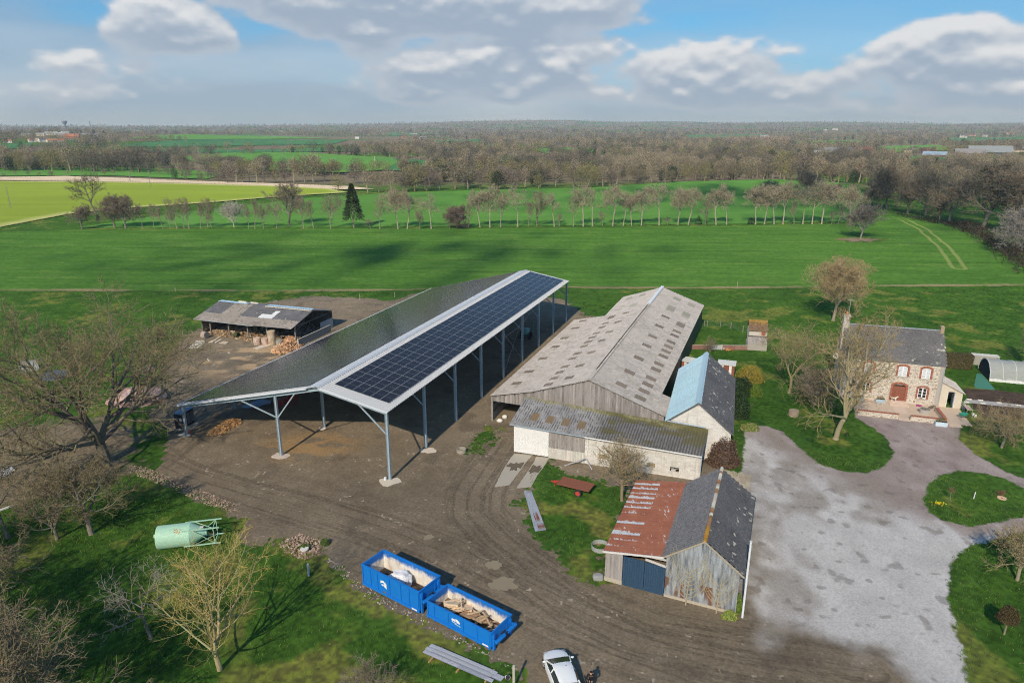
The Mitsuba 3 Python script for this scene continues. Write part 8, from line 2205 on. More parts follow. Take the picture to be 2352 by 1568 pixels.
heap(thing('gravel_spill', 'scattered pale stones along the lawn edge of the yard', 'stones', kind='stuff'), plot([(760, 1275), (840, 1345), (960, 1412), (1080, 1475), (1180, 1530), (1190, 1545), (1060, 1480), (940, 1420), (820, 1362), (750, 1290)]), 0.03, 260, 0.085, [(0.40, 0.36, 0.31), (0.28, 0.24, 0.20), (0.5, 0.46, 0.4)], 137, 'matte', (1, 0.7, 0.5))
b = site((0 + 1130 / 3.267) * .91875, (700 + 985 / 3.267) * .91875)
m = trimesh.creation.icosphere(4, 1.0)
v = np.asarray(m.vertices)
v = v[:, :] * (0.72 + 0.5 * meshkit.fbm(v * 1.8 + 2, 4, 6))[:, None] * [4.0, 2.6, 1.9] + b
cc = np.where((meshkit.fbm(v * 0.9, 3, 8) > 0.52)[:, None], (0.50, 0.37, 0.34), (0.38, 0.235, 0.215)) * (0.8 + 0.4 * meshkit.noise(v * 4, 3)[:, None])
K = thing('rubble_heap', 'pinkish heap of crushed brick beside the big oak', 'rubble heap')
MB().add(np.stack([v[:, 0], v[:, 1], np.maximum(v[:, 2], -0.05)], 1), m.faces, cc).out(K, 'matte')
g = np.random.default_rng(141)
for k in range(7):
    p = site(*z0(1100 + 10 * k, 770 - 4 * k))
    q = site(*z0(1245 + 8 * g.random(), 695 + 9 * k))
    K = thing('felled_trunk', f'long grey felled trunk, {ordinal(k + 1)} from the back of the pile behind the oak', 'trunk', 'felled trunks piled behind the oak')
    MB(jit((0.27, 0.24, 0.21), 0.25, g)).tube([p + _D([0, 0, 0.25 + 0.08 * (k % 3)]), q + _D([0, 0, 0.25 + 0.1 * (k % 3)])], [0.24, 0.15], sides=7).out(K, 'matte', True)


def bale(q, r, h, lab, cols, lying=False, zbase=0.0, nm='round_bale'):
    b = site(*q)
    key = thing(nm, lab, 'bale')
    a = np.linspace(0, 2 * np.pi, 23)[:-1]
    hs = np.linspace(0, h, 6)
    gg = np.random.default_rng(len(lab) + int(q[0]))
    v, c = [], []
    for z in hs:
        for t in a:
            rr = r * (0.97 + 0.05 * gg.random())
            v.append(b + (_D([rr * math.cos(t), rr * math.sin(t), zbase + z]) if not lying else _D([(z - h / 2) * 0.94, -(z - h / 2) * 0.32, r]) + rr * (math.cos(t) * _D([0.32, 0.94, 0]) + math.sin(t) * _D([0, 0, 1]))))
            c.append(jit(cols[int(gg.integers(0, len(cols)))], 0.15, gg))
    f = [[i * 22 + j, i * 22 + (j + 1) % 22, (i + 1) * 22 + (j + 1) % 22, (i + 1) * 22 + j] for i in range(5) for j in range(22)]
    mb = MB().add(v, f, np.array(c))
    for i, k0 in ((0, 0), (5, 110)):
        ctr = np.mean(v[k0:k0 + 22], 0)
        mb.add(np.vstack([v[k0:k0 + 22], [ctr]]), [[j, (j + 1) % 22, 22] for j in range(22)], cols[0])
    mb.out(key, 'matte', True)


NET = [(0.50, 0.37, 0.29), (0.42, 0.28, 0.22), (0.56, 0.47, 0.40)]
OLD = [(0.13, 0.14, 0.07), (0.19, 0.18, 0.10)]
bale(zs(1070, 850), 0.62, 1.15, 'pinkish net wrapped bale left of the tall bale stack', NET)
bale(zs(1198, 855), 0.60, 1.15, 'pinkish net wrapped bale touching the tall bale stack', NET)
bale(zs(1312, 850), 0.64, 2.4, 'tall stack of two net wrapped bales by the front post', [(0.46, 0.37, 0.26), (0.38, 0.27, 0.19), (0.50, 0.42, 0.32)])
bale(zs(1432, 865), 0.62, 0.9, 'grey rotting bale with green growth beside the firewood', [(0.30, 0.28, 0.24), (0.36, 0.33, 0.29)])
bale(zs(215, 755), 0.64, 0.85, 'pale bale lying outside the left end of the wood shed', [(0.44, 0.37, 0.31), (0.36, 0.28, 0.24)], True)
bale(zs(735, 745), 0.50, 0.7, 'dark green mossy bale by the second front post', [(0.055, 0.075, 0.035), (0.08, 0.09, 0.05)], True)
for k, q in enumerate([(1060, 640), (1190, 650)]):
    bale((zs(*q)[0], zs(*q)[1] - 2), 0.6, 2.3, ['stack of old green bales in the shade of the wood shed, left one', 'stack of old green bales in the shade of the wood shed, right one'][k], OLD)
K = thing('concrete_slab', 'pale concrete slab before the left end of wood shed', 'slab')
MB((0.56, 0.50, 0.42)).prism(np.array([site(*zs(*q))[:2] for q in [(-60, 920), (70, 795), (200, 790), (215, 830), (90, 920)]]), lambda x, y: _D([x, y, -0.1]), lambda x, y: _D([x, y, 0.06])).out(K, 'matte')
for k, q in enumerate([[(440, 840), (520, 805), (605, 820), (560, 850)], [(1000, 915), (1120, 875), (1240, 885), (1080, 940)], [(1130, 890), (1260, 855), (1280, 870), (1180, 905)], [(370, 820), (470, 770), (490, 778), (390, 830)], [(260, 825), (370, 780), (500, 690), (520, 700), (330, 825)]]):
    K = thing('bark_sheet', 'flat pale slab of bark or concrete, ' + ordinal(k + 1) + ' of those strewn before the wood shed', 'slab', 'pale slabs strewn before the wood shed')
    MB(jit((0.54, 0.45, 0.36), 0.15)).prism(np.array([site(*zs(*p_))[:2] for p_ in q]), lambda x, y: _D([x, y, 0.0]), lambda x, y: _D([x, y, 0.08])).out(K, 'matte')
for k, q in enumerate([((250, 1095), (285, 1130)), ((1330, 890), (1450, 900)), ((585, 990), (620, 1000)), ((1860, 860), (1915, 830))]):
    K = thing('loose_plank', ['pale plank lying alone on the dirt before the wood shed', 'grey pipe lying by the firewood heap', 'small white plank on the sawdust', 'white plank against the end of the solar roof'][k], 'plank')
    MB(jit((0.60, 0.52, 0.42), 0.15)).beam(site(*zs(*q[0])) + _D([0, 0, .06]), site(*zs(*q[1])) + _D([0, 0, .08]), 0.14, 0.08).out(K, 'matte')

# red harrow and green sprayer parked under the solar roof
b = site(*za(1890, 215))
MF = Frame((b[0], b[1]), 40)
K = thing('harrow', 'red folded harrow parked in the shade under the solar roof', 'harrow')
RD_ = (0.42, 0.022, 0.022)
mb = MB(RD_).beam(MF(-1.6, 0, 0.9), MF(1.6, 0, 0.9), 0.14, 0.14).beam(MF(-1.5, 1.0, 0.85), MF(1.5, 1.0, 0.85), 0.12, 0.12).beam(MF(-1.3, 0, 0.9), MF(-1.3, 1.0, 0.85), 0.1, 0.1).beam(MF(1.3, 0, 0.9), MF(1.3, 1.0, 0.85), 0.1, 0.1)
mb.beam(MF(-1.55, 0.1, 0.9), MF(-1.7, 0.5, 2.1), 0.1, 0.1).beam(MF(1.55, 0.1, 0.9), MF(1.7, 0.5, 2.1), 0.1, 0.1).beam(MF(-1.7, 0.5, 2.1), MF(-0.6, 0.6, 1.5), 0.09, 0.09).beam(MF(1.7, 0.5, 2.1), MF(0.6, 0.6, 1.5), 0.09, 0.09).beam(MF(0, -0.1, 0.9), MF(0, -0.5, 1.7), 0.1, 0.1).beam(MF(0, -0.5, 1.7), MF(0, 1.0, 0.9), 0.08, 0.08)
part(K, 'frame', mb, 'paint')
for i in range(8):
    for n in (0, 1.0):
        part(K, 'tine', MB(RD_).tube([MF(-1.45 + 0.41 * i, n, 0.85), MF(-1.45 + 0.41 * i, n + 0.2, 0.5), MF(-1.45 + 0.41 * i, n - 0.05, 0.02)], 0.045, sides=5), 'paint')
b = site(*z2(1865, 515))
MF = Frame((b[0], b[1]), 20)
K = thing('sprayer', 'green crop sprayer parked deep under the solar roof', 'sprayer')
part(K, 'tank', MB((0.20, 0.40, 0.36)).mesh(trimesh.creation.icosphere(3, 1.0), lambda x, y, z: MF(0.9 * np.sign(x) * abs(x) ** .7, 0.65 * np.sign(y) * abs(y) ** .7, 1.45 + 0.6 * np.sign(z) * abs(z) ** .7)), 'paint', True)
part(K, 'chassis', MB((0.05, 0.12, 0.09)).box(MF, -1.6, 1.4, -0.4, 0.4, 0.65, 0.85), 'paint')
for n in (-0.85, 0.85):
    m = trimesh.creation.cylinder(radius=0.65, height=0.28, sections=20)
    part(K, 'wheel', MB((0.04, 0.04, 0.04)).add([MF(0.2 + p[0], n + p[2], 0.65 + p[1]) for p in np.asarray(m.vertices)], m.faces), 'matte')
part(K, 'boom', MB((0.16, 0.32, 0.28)).beam(MF(1.4, -0.9, 0.9), MF(1.3, -1.0, 3.0), 0.1, 0.1).beam(MF(1.4, 0.9, 0.9), MF(1.3, 1.0, 3.0), 0.1, 0.1).beam(MF(1.4, -1.1, 1.6), MF(1.4, 1.1, 1.6), 0.12, 0.12).beam(MF(-1.6, 0, 0.75), MF(-2.8, 0, 0.5), 0.1, 0.1), 'paint')
K = thing('blue_sheeting', 'crumpled blue plastic sheeting on the ground under the left roof slope', 'sheeting')
pl_ = plot([za(*q) for q in [(1180, 235), (1300, 180), (1480, 120), (1640, 130), (1640, 190), (1500, 215), (1400, 250), (1260, 262)]])
x0, y0, x1, y1 = pl_.bounds
X, Y = np.meshgrid(np.linspace(x0, x1, 34), np.linspace(y0, y1, 34), indexing='ij')
ins = shapely.contains_xy(pl_, X, Y)
Zz = 0.03 + 0.30 * meshkit.fbm(np.stack([X / 1.1, Y / 1.1, X * 0], -1), 3, 4)
i, j = np.nonzero(ins[:-1, :-1] & ins[1:, 1:] & ins[1:, :-1] & ins[:-1, 1:])
ix = np.arange(34 * 34).reshape(34, 34)
MB((0.20, 0.29, 0.42)).add(np.stack([X, Y, Zz], -1).reshape(-1, 3), np.stack([ix[i, j], ix[i + 1, j], ix[i + 1, j + 1], ix[i, j + 1]], 1)).out(K, 'paint', True)
K = thing('white_canister', 'small white canister on the concrete pad of the corner post', 'canister')
b = site(*z2(950, 1440))
MB((0.66, 0.67, 0.68)).tube([b + _D([0, 0, .08]), b + _D([0, 0, .42])], 0.14, sides=12).tube([b + _D([0, 0, .42]), b + _D([0, 0, .47])], 0.05, sides=8).out(K, 'paint')

# ---- ground details: wheel strips before the sliding door, paving, puddles, vegetable beds
for k, q in enumerate([[(105, 1560), (165, 1440), (225, 1345), (250, 1318), (385, 1325), (330, 1385), (270, 1470), (215, 1545)], [(265, 1568), (330, 1470), (395, 1375), (405, 1340), (502, 1345), (480, 1390), (420, 1470), (370, 1560)]]):
    P_ = plot([z3(*p_) for p_ in q])
    K = thing('concrete_strip', ['left concrete wheel strip before the white sliding door', 'right concrete wheel strip before the white sliding door'][k], None, kind='structure')
    x0, y0, x1, y1 = P_.bounds
    MB((0.40, 0.365, 0.31)).prism(np.array(P_.exterior.coords[:-1]), lambda x, y: _D([x, y, -0.05]), lambda x, y: _D([x, y, 0.035])).out(K, 'matte')
    K = thing('mud_film', ['brown mud smeared over the left wheel strip', 'brown mud smeared over the right wheel strip'][k], None, kind='structure')
    pts_ = blob(P_.centroid.x + 0.2, P_.centroid.y + 0.5, 0.95, 22, 0.5, 50 + k)
    pp = Polygon(pts_).buffer(0).intersection(P_.buffer(-0.08))
    MB((0.135, 0.11, 0.085)).prism(np.array(pp.exterior.coords[:-1]), lambda x, y: _D([x, y, 0.0]), lambda x, y: _D([x, y, 0.042])).out(K, 'matte')
K = thing('paving', 'beige stone paving beside the right slope of the garage barn', None, kind='structure')
labels[K].update(label='beige stone paving beside the right slope of the garage barn')
pv = [site(*z7(*q)) for q in [(1745, 380), (1965, 425), (1945, 540), (1860, 520)]]
gg = np.random.default_rng(77)
for i in range(6):
    for j in range(4):
        c4 = [lerp(lerp(pv[0], pv[1], (j + a) / 4), lerp(pv[3], pv[2], (j + a) / 4), (i + c) / 6) for a, c in ((0.04, 0.05), (0.96, 0.05), (0.96, 0.95), (0.04, 0.95))]
        part(K, 'paving_stone', MB(jit((0.40, 0.345, 0.26), 0.16, gg)).hexa([p_ * [1, 1, 0] + _D([0, 0, -0.03]) for p_ in c4] + [p_ * [1, 1, 0] + _D([0, 0, 0.05]) for p_ in c4]), 'matte')
for k, (q, r_) in enumerate((((1962, 873), 0.0), ((1895, 738), 0.0), ((1440, 540), 0))):
    c = site(*z6(*q))
    K = thing('puddle', ['muddy tan puddle right of the lower blue skip', 'small muddy puddle above the larger puddle', 'tiny muddy puddle in the middle of the yard'][k], None, kind='structure')
    bl = blob(c[0], c[1], (0.98, 0.62, 0.4)[k], 26, 0.22, 60 + k)
    MB((0.27, 0.215, 0.135)).prism(bl, lambda x, y: _D([x, y, -0.05]), lambda x, y: _D([x, y, 0.016])).out(K, 'gloss')
for q, lab in (([(200, 650), (760, 680), (1290, 740), (1900, 800), (1900, 1010), (1290, 950), (900, 905), (300, 850)], 'dark dug vegetable bed before the polytunnel'), ([(340, 910), (640, 945), (1290, 1000), (1900, 1060), (1900, 1260), (1290, 1200), (720, 1190), (520, 1130), (400, 1010)], 'lower dark vegetable bed beside the garden path')):
    zone('vegetable_bed', plot([zg(*p_) for p_ in q]), 'soil_ground', 0.35, 0, 0.05, None, lab)
K = thing('garden_path', 'narrow grey path between the vegetable beds', None, kind='structure')
MB((0.36, 0.35, 0.345)).prism(np.array([site(*zg(*p_))[:2] for p_ in [(230, 850), (300, 848), (900, 905), (1290, 950), (1900, 1010), (1900, 1060), (1290, 1003), (640, 945), (340, 912), (240, 890)]]), lambda x, y: _D([x, y, -0.05]), lambda x, y: _D([x, y, 0.06])).out(K, 'matte')
for k, q in enumerate([(300, 850), (505, 868), (548, 922), (840, 910), (1175, 955), (255, 900)]):
    K = thing('white_brick', f'white brick edging the garden path, {ordinal(k + 1)} listed from the annex', 'brick', 'white bricks edging the garden path')
    b = site(*zg(*q))
    MB((0.66, 0.63, 0.58)).box(Frame((b[0], b[1]), 105), -0.32, 0.32, -0.1, 0.1, 0, 0.16).out(K, 'matte')

K = thing('ground_cloth', 'green weed cloth spread on the ground before the polytunnel end', None, kind='structure')
MB((0.065, 0.20, 0.155)).prism(np.array([site(*zg(*p_))[:2] for p_ in [(440, 375), (540, 400), (660, 540), (770, 672), (420, 640), (395, 600)]]), lambda x, y: _D([x, y, -0.05]), lambda x, y: _D([x, y, 0.03])).out(K, 'matte')

# ---- round the house
def planter(q, size, col, lab, foliage, hh=0.5, z=0.0, nm='planter'):
    b = site(*q)
    k = thing(nm, lab, 'planter')
    fr = Frame((b[0], b[1], z), 107.6)
    part(k, 'box', MB(col).box(fr, -size[0] / 2, size[0] / 2, -size[1] / 2, size[1] / 2, 0, size[2]), 'paint')
    part(k, 'soil', MB((0.05, 0.035, 0.025)).box(fr, -size[0] / 2 + .04, size[0] / 2 - .04, -size[1] / 2 + .04, size[1] / 2 - .04, size[2], size[2] + 0.02), 'matte')
    if foliage:
        m = leafy(len(lab), (size[0] * 1.0, size[1] * 1.3, hh), 260, 0.05, foliage)
        m.v = [v + b + [0, 0, size[2] + z] for v in m.v]
        part(k, 'plant', m, 'leaf')


GR2 = [(0.10, 0.12, 0.04), (0.16, 0.15, 0.06), (0.20, 0.14, 0.08)]
planter(zb(880, 745), (1.2, 0.45, 0.5), (0.36, 0.46, 0.56), 'blue grey box planter against the house wall left of door', GR2, 0.5, 0.06)
planter(zb(590, 715), (0.9, 0.4, 0.45), (0.30, 0.42, 0.52), 'blue box planter behind the lichened tree trunk', GR2, 0.4, 0.06)
planter(zb(1775, 1080), (1.35, 0.55, 0.55), (0.50, 0.62, 0.72), 'pale blue box planter on the gravel at the terrace corner', GR2, 0.7)
b = site(*zb(1530, 900)) * [1, 1, 0] + _D([0, 0, 0.06])
K = thing('round_tub', 'large round grey tub of heathers on the terrace', 'planter')
a = np.linspace(0, 2 * np.pi, 25)[:-1]
v = [b + _D([r_ * math.cos(t), r_ * math.sin(t), z]) for r_, z in ((0.52, 0), (0.66, 0.5), (0.70, 0.56), (0.62, 0.56)) for t in a]
part(K, 'tub', MB((0.48, 0.46, 0.44)).add(v, [[i * 24 + j, i * 24 + (j + 1) % 24, (i + 1) * 24 + (j + 1) % 24, (i + 1) * 24 + j] for i in range(3) for j in range(24)]), 'matte', True)
m = leafy(4, (1.2, 1.2, 0.3), 500, 0.05, [(0.09, 0.06, 0.04), (0.20, 0.16, 0.12), (0.62, 0.60, 0.56), (0.07, 0.08, 0.03)], 0.2)
m.v = [v + b + [0, 0, 0.5] for v in m.v]
part(K, 'plant', m, 'leaf')
K = thing('purple_crate', 'small purple crate by the house wall below the right window', 'crate')
b = site(*zb(1450, 800))
MB((0.28, 0.04, 0.18)).box(Frame((b[0], b[1], 0.06), 107), -0.3, 0.3, -0.12, 0.12, 0, 0.18).out(K, 'paint')
K = thing('flower_pot_row', 'pots of pink flowers on the sill of the lower right window', 'flowers')
m = leafy(9, (0.5, 0.25, 0.22), 120, 0.04, [(0.50, 0.10, 0.08), (0.45, 0.35, 0.10), (0.08, 0.12, 0.03)])
m.v = [v + HO(-2.2, -0.08, 0.90) for v in m.v]
m.out(K, 'leaf')
K = thing('garden_bench', 'small dark bench frame on the terrace right of the round tub', 'bench')
b = site(*zb(1640, 850))
fr = Frame((b[0], b[1], 0.06), 60)
part(K, 'seat', MB((0.16, 0.13, 0.10)).box(fr, -0.6, 0.6, -0.2, 0.2, 0.42, 0.46), 'matte')
for u in (-0.55, 0.5):
    part(K, 'leg', MB((0.16, 0.13, 0.10)).box(fr, u, u + 0.05, -0.18, -0.12, 0, 0.42), 'matte')
    part(K, 'leg', MB((0.16, 0.13, 0.10)).box(fr, u, u + 0.05, 0.12, 0.18, 0, 0.42), 'matte')
# the dog at the front door
b = HO(-5.55, -0.55, 0.31)
DF = Frame((b[0], b[1], b[2]), 107.6)
DJ = {'rmp': ((-.26, 0, .46), .105), 'bel': ((-.05, 0, .46), .100), 'che': ((.18, 0, .46), .125), 'nek': ((.30, 0, .58), .075), 'hed': ((.40, 0, .68), .080), 'muz': ((.52, 0, .65), .042), 'tl0': ((-.35, 0, .52), .03), 'tl1': ((-.47, 0, .66), .022), 'tl2': ((-.46, 0, .78), .014), 'eal': ((.36, .06, .75), .022), 'ear': ((.36, -.06, .75), .022), 'eal2': ((.35, .09, .68), .018), 'ear2': ((.35, -.09, .68), .018)}
DB = [('rmp', 'bel'), ('bel', 'che'), ('che', 'nek'), ('nek', 'hed'), ('hed', 'muz', .06, .042), ('rmp', 'tl0', .05, .03), ('tl0', 'tl1'), ('tl1', 'tl2'), ('eal', 'eal2'), ('ear', 'ear2'), ('hed', 'eal', .05, .02), ('hed', 'ear', .05, .02)]
for s_, q in ((1, 'l'), (-1, 'r')):
    DJ |= {'fs' + q: ((.19, s_ * .075, .42), .062), 'fk' + q: ((.175, s_ * .078, .21), .034), 'ff' + q: ((.18, s_ * .08, .045), .028), 'fp' + q: ((.22, s_ * .08, .025), .026), 'hs' + q: ((-.25, s_ * .075, .42), .080), 'hk' + q: ((-.19, s_ * .085, .28), .050), 'hh' + q: ((-.33, s_ * .085, .16), .028), 'hf' + q: ((-.30, s_ * .085, .03), .026), 'hp' + q: ((-.25, s_ * .085, .024), .025)}
    DB += [('che', 'fs' + q), ('fs' + q, 'fk' + q), ('fk' + q, 'ff' + q), ('ff' + q, 'fp' + q), ('rmp', 'hs' + q), ('hs' + q, 'hk' + q), ('hk' + q, 'hh' + q, .045, .028), ('hh' + q, 'hf' + q), ('hf' + q, 'hp' + q)]
dg = body(DJ, DB, 0.025)
v = np.asarray(dg.vertices)
cc = np.where(((meshkit.fbm(v * 5 + 1, 2, 3) > 0.53) & (v[:, 2] > 0.34))[:, None], (0.20, 0.125, 0.075), (0.68, 0.62, 0.54))
K = thing('dog', 'white and brown dog standing on the step before the front door', 'dog')
MB().add([DF(*p) for p in v], dg.faces, cc).out(K, 'matte', True)
K = thing('white_railing', 'white metal handrail beside the annex steps', 'railing')
rl = [site(*zb(*q)) for q in [(2045, 800), (2120, 870)]]
mb = MB((0.68, 0.68, 0.68))
for z in (0.45, 0.95):
    mb.tube([rl[0] + _D([0, 0, z]), rl[1] + _D([0, 0, z])], 0.03)
part(K, 'rail', mb, 'paint')
for k in range(6):
    p = lerp(rl[0], rl[1], k / 5)
    part(K, 'baluster', MB((0.68, 0.68, 0.68)).tube([p, p + _D([0, 0, 0.95])], 0.022), 'paint')
K = thing('wheelbarrow', 'green wheelbarrow standing at the corner of the terrace path', 'wheelbarrow')
b = site(*zb(2095, 975))
fr = Frame((b[0], b[1]), 70)
part(K, 'tray', MB((0.035, 0.30, 0.19)).hexa([fr(-0.3, -0.25, 0.42), fr(0.3, -0.22, 0.42), fr(0.3, 0.22, 0.42), fr(-0.3, 0.25, 0.42), fr(-0.45, -0.36, 0.70), fr(0.55, -0.33, 0.70), fr(0.55, 0.33, 0.70), fr(-0.45, 0.36, 0.70)]), 'paint')
part(K, 'handles', MB((0.35, 0.32, 0.27)).tube([fr(0.6, -0.12, 0.25), fr(-1.0, -0.30, 0.60)], 0.022).tube([fr(0.6, 0.12, 0.25), fr(-1.0, 0.30, 0.60)], 0.022).tube([fr(-0.4, -0.25, 0.5), fr(-0.45, -0.25, 0)], 0.02).tube([fr(-0.4, 0.25, 0.5), fr(-0.45, 0.25, 0)], 0.02), 'paint')
m = trimesh.creation.cylinder(radius=0.2, height=0.08, sections=16)
part(K, 'wheel', MB((0.04, 0.04, 0.04)).add([fr(0.65 + p[0], p[2], 0.2 + p[1]) for p in np.asarray(m.vertices)], m.faces), 'matte')
K = thing('potting_table', 'weathered pinkish table with clutter beside the wheelbarrow', 'table')
b = site(*zb(2160, 890))
fr = Frame((b[0], b[1]), 17)
part(K, 'table_top', MB((0.42, 0.33, 0.29)).box(fr, -0.9, 0.9, -0.35, 0.35, 0.72, 0.78), 'matte')
for u in (-0.85, 0.78):
    for n in (-0.32, 0.26):
        part(K, 'leg', MB((0.30, 0.26, 0.22)).box(fr, u, u + 0.07, n, n + 0.06, 0, 0.72), 'matte')
for k, q in enumerate([(2250, 940), (2282, 960)]):
    b = site(*zb(*q))
    K = thing('white_marker', ['left white plastic marker stuck in the vegetable bed', 'right white plastic marker stuck in the vegetable bed'][k], 'marker')
    MB((0.72, 0.72, 0.72)).box(Frame((b[0], b[1]), 100), -0.12, 0.12, -0.04, 0.04, 0, 0.42).out(K, 'paint')
K = thing('tree_stump', 'weathered grey stump with pale plants on the lawn left of the tall tree', 'stump')
b = site(*z4(402, 1262))
m = trimesh.creation.cylinder(radius=0.62, height=0.75, sections=18)
m = m.subdivide()
v = np.asarray(m.vertices)
v = v * (0.88 + 0.25 * meshkit.fbm(v * 2.2, 3, 5))[:, None]
part(K, 'stump', MB((0.30, 0.235, 0.185)).add(v + b + [0, 0, 0.35], m.faces), 'matte')
mm = leafy(6, (1.7, 1.4, 0.35), 160, 0.06, [(0.45, 0.45, 0.30), (0.10, 0.14, 0.04)], 0.8)
mm.v = [v_ + b for v_ in mm.v]
part(K, 'plants', mm, 'leaf')
b, h = spot(z8(1370, 468), z8(1380, 428))
K = thing('white_stake', 'thin white stake standing in the middle of island lawn', 'stake')
MB((0.66, 0.68, 0.70)).tube([b, b + _D([0.06, 0, h])], 0.045).out(K, 'paint')
b = site(*z8(1153, 512))
K = thing('daffodil_clump', 'clump of bright yellow daffodils on the island lawn', 'flowers', kind='stuff')
g = np.random.default_rng(151)
mb = MB()
for k in range(70):
    c = b + _D([g.normal() * 0.32, g.normal() * 0.16, 0.28 + 0.12 * g.random()])
    mb.tube([c - _D([0, 0, 0.28]), c], 0.008, (0.10, 0.16, 0.04), 3)
    a_ = unit(g.normal(size=3)) * 0.06
    e_ = unit(np.cross(a_, g.normal(size=3))) * 0.06
    mb.add([c - a_, c + e_, c + a_, c - e_], [[0, 1, 2, 3]], (0.72, 0.58, 0.02))
mb.out(K, 'leaf')
ring_wall(thing('pale_ring', 'pale round edging round the tiny rose bush on island lawn', 'edging'), site(*z8(1538, 465)), 0.42, 0.06, 0.30, (0.62, 0.42, 0.30))

# ---- fences and the hen run
def fence_post(q, top, lab, grp, col=(0.34, 0.29, 0.23), r=0.05):
    b, h = spot(q, top)
    K = thing('fence_post', lab, 'fence post', grp)
    MB(jit(col, 0.15)).tube([b - _D([0, 0, .2]), b + _D([0, 0, max(h, 0.8)])], r, sides=6).out(K, 'matte')
    return b + _D([0, 0, max(h, 0.8)])


tops = []
for k, (x, y, t) in enumerate([(372, 165, 95), (405, 165, 95), (555, 170, 103), (677, 190, 122), (815, 238, 152), (1222, 285, 208), (1302, 325, 240), (1560, 395, 330), (1745, 430, 350)]):
    tops.append(fence_post(zh(x, y), zh(x + 3, t), f'wooden fence post, {ordinal(k + 1)} from the barn round the hen run', 'posts round the hen run'))
K = thing('wire_netting', 'fine wire netting strung along the posts of the hen run', 'wire fence')
mb = MB((0.30, 0.32, 0.31))
for p, q in zip(tops[:-1], tops[1:]):
    for f_ in (0.05, 0.3, 0.55, 0.8):
        mb.tube([p - _D([0, 0, (p[2]) * f_]), q - _D([0, 0, (q[2]) * f_])], 0.009, sides=3)
mb.out(K, 'matte')
pl, pr2 = site(*zh(228, 432)), site(*zh(865, 440))
K = thing('panel_fence', 'low red panel fence with a white gate before the hen house', 'fence')
L = np.linalg.norm(pr2 - pl)
fr = Frame((pl[0], pl[1]), math.degrees(math.atan2(pr2[0] - pl[0], pr2[1] - pl[1])))
for i in range(9):
    u0, u1 = L * i / 9, L * (i + 1) / 9 - 0.03
    gate = 0.30 < (i + .5) / 9 < 0.54
    part(K, 'gate_panel' if gate else 'panel', MB(jit((0.46, 0.48, 0.48) if gate else (0.27, 0.155, 0.125), 0.12)).box(fr, u0, u1, 0, 0.04, 0.05, 0.82), 'matte')
part(K, 'top_rail', MB((0.50, 0.47, 0.43)).box(fr, 0, L, -0.02, 0.06, 0.82, 0.87), 'matte')
for u in (L * 0.30, L * 0.54):
    part(K, 'gate_post', MB((0.52, 0.52, 0.50)).box(fr, u - 0.04, u + 0.04, -0.05, 0.05, 0, 1.0), 'matte')


def hen(q, yaw, col, lab):
    b = site(*q)
    fr = Frame((b[0], b[1]), yaw)
    J_ = {'bd': ((0, 0, .22), .11), 'br': ((.09, 0, .23), .10), 'tl': ((-.16, 0, .33), .045), 'tp': ((-.22, 0, .40), .02), 'nk': ((.15, 0, .34), .05), 'hd': ((.19, 0, .42), .040), 'bk': ((.245, 0, .412), .010), 'cm': ((.19, 0, .465), .012), 'l0': ((.01, .05, .12), .022), 'l1': ((.01, .05, .015), .012), 'r0': ((.01, -.05, .12), .022), 'r1': ((.01, -.05, .015), .012)}
    t = body(J_, [('bd', 'br'), ('bd', 'tl'), ('tl', 'tp'), ('br', 'nk'), ('nk', 'hd'), ('hd', 'bk', .025, .008), ('hd', 'cm', .02, .012), ('bd', 'l0'), ('l0', 'l1'), ('bd', 'r0'), ('r0', 'r1')], 0.03)
    v = np.asarray(t.vertices)
    c = np.where((v[:, 2] > 0.455)[:, None], (0.5, 0.04, 0.03), np.where((v[:, 2] < 0.1)[:, None], (0.5, 0.35, 0.1), col))
    K = thing('hen', lab, 'hen', 'hens before the panel fence')
    MB().add([fr(*p) for p in v], t.faces, c).out(K, 'matte', True)


for k, (x, y, yaw, col) in enumerate([(595, 440, 30, (0.66, 0.60, 0.52)), (625, 452, 120, (0.46, 0.20, 0.07)), (650, 455, 250, (0.60, 0.34, 0.16)), (672, 448, 80, (0.46, 0.20, 0.07)), (700, 458, 200, (0.34, 0.15, 0.06)), (640, 438, 300, (0.55, 0.27, 0.10))]):
    hen(zh(x, y), yaw, col, ['white hen at the left of the small flock by the red fence', 'second hen from left in the flock by the red fence', 'pale orange hen at the front of the flock', 'brown hen under the little shrub by the red fence', 'darkest hen at the right of the flock', 'orange hen nearest to the red fence'][k])
for k, (x, y, t, lab) in enumerate([(403, 669, 659, 'leaning stake on the field edge left of the wood shed'), (827, 690, 676, 'thin stake on the field edge behind the wood shed'), (906, 683, 670, 'short post on the field edge behind the solar roof'), (1693, 661, 646, 'thin post on the field edge right of the long barn'), (555, 700, 690, 'short post behind the wood shed'), (420, 770, 758, 'short post beside the muddy track left of wood shed')]):
    fence_post((x, y), (x - 2, t), lab, None, (0.42, 0.38, 0.31), 0.06)
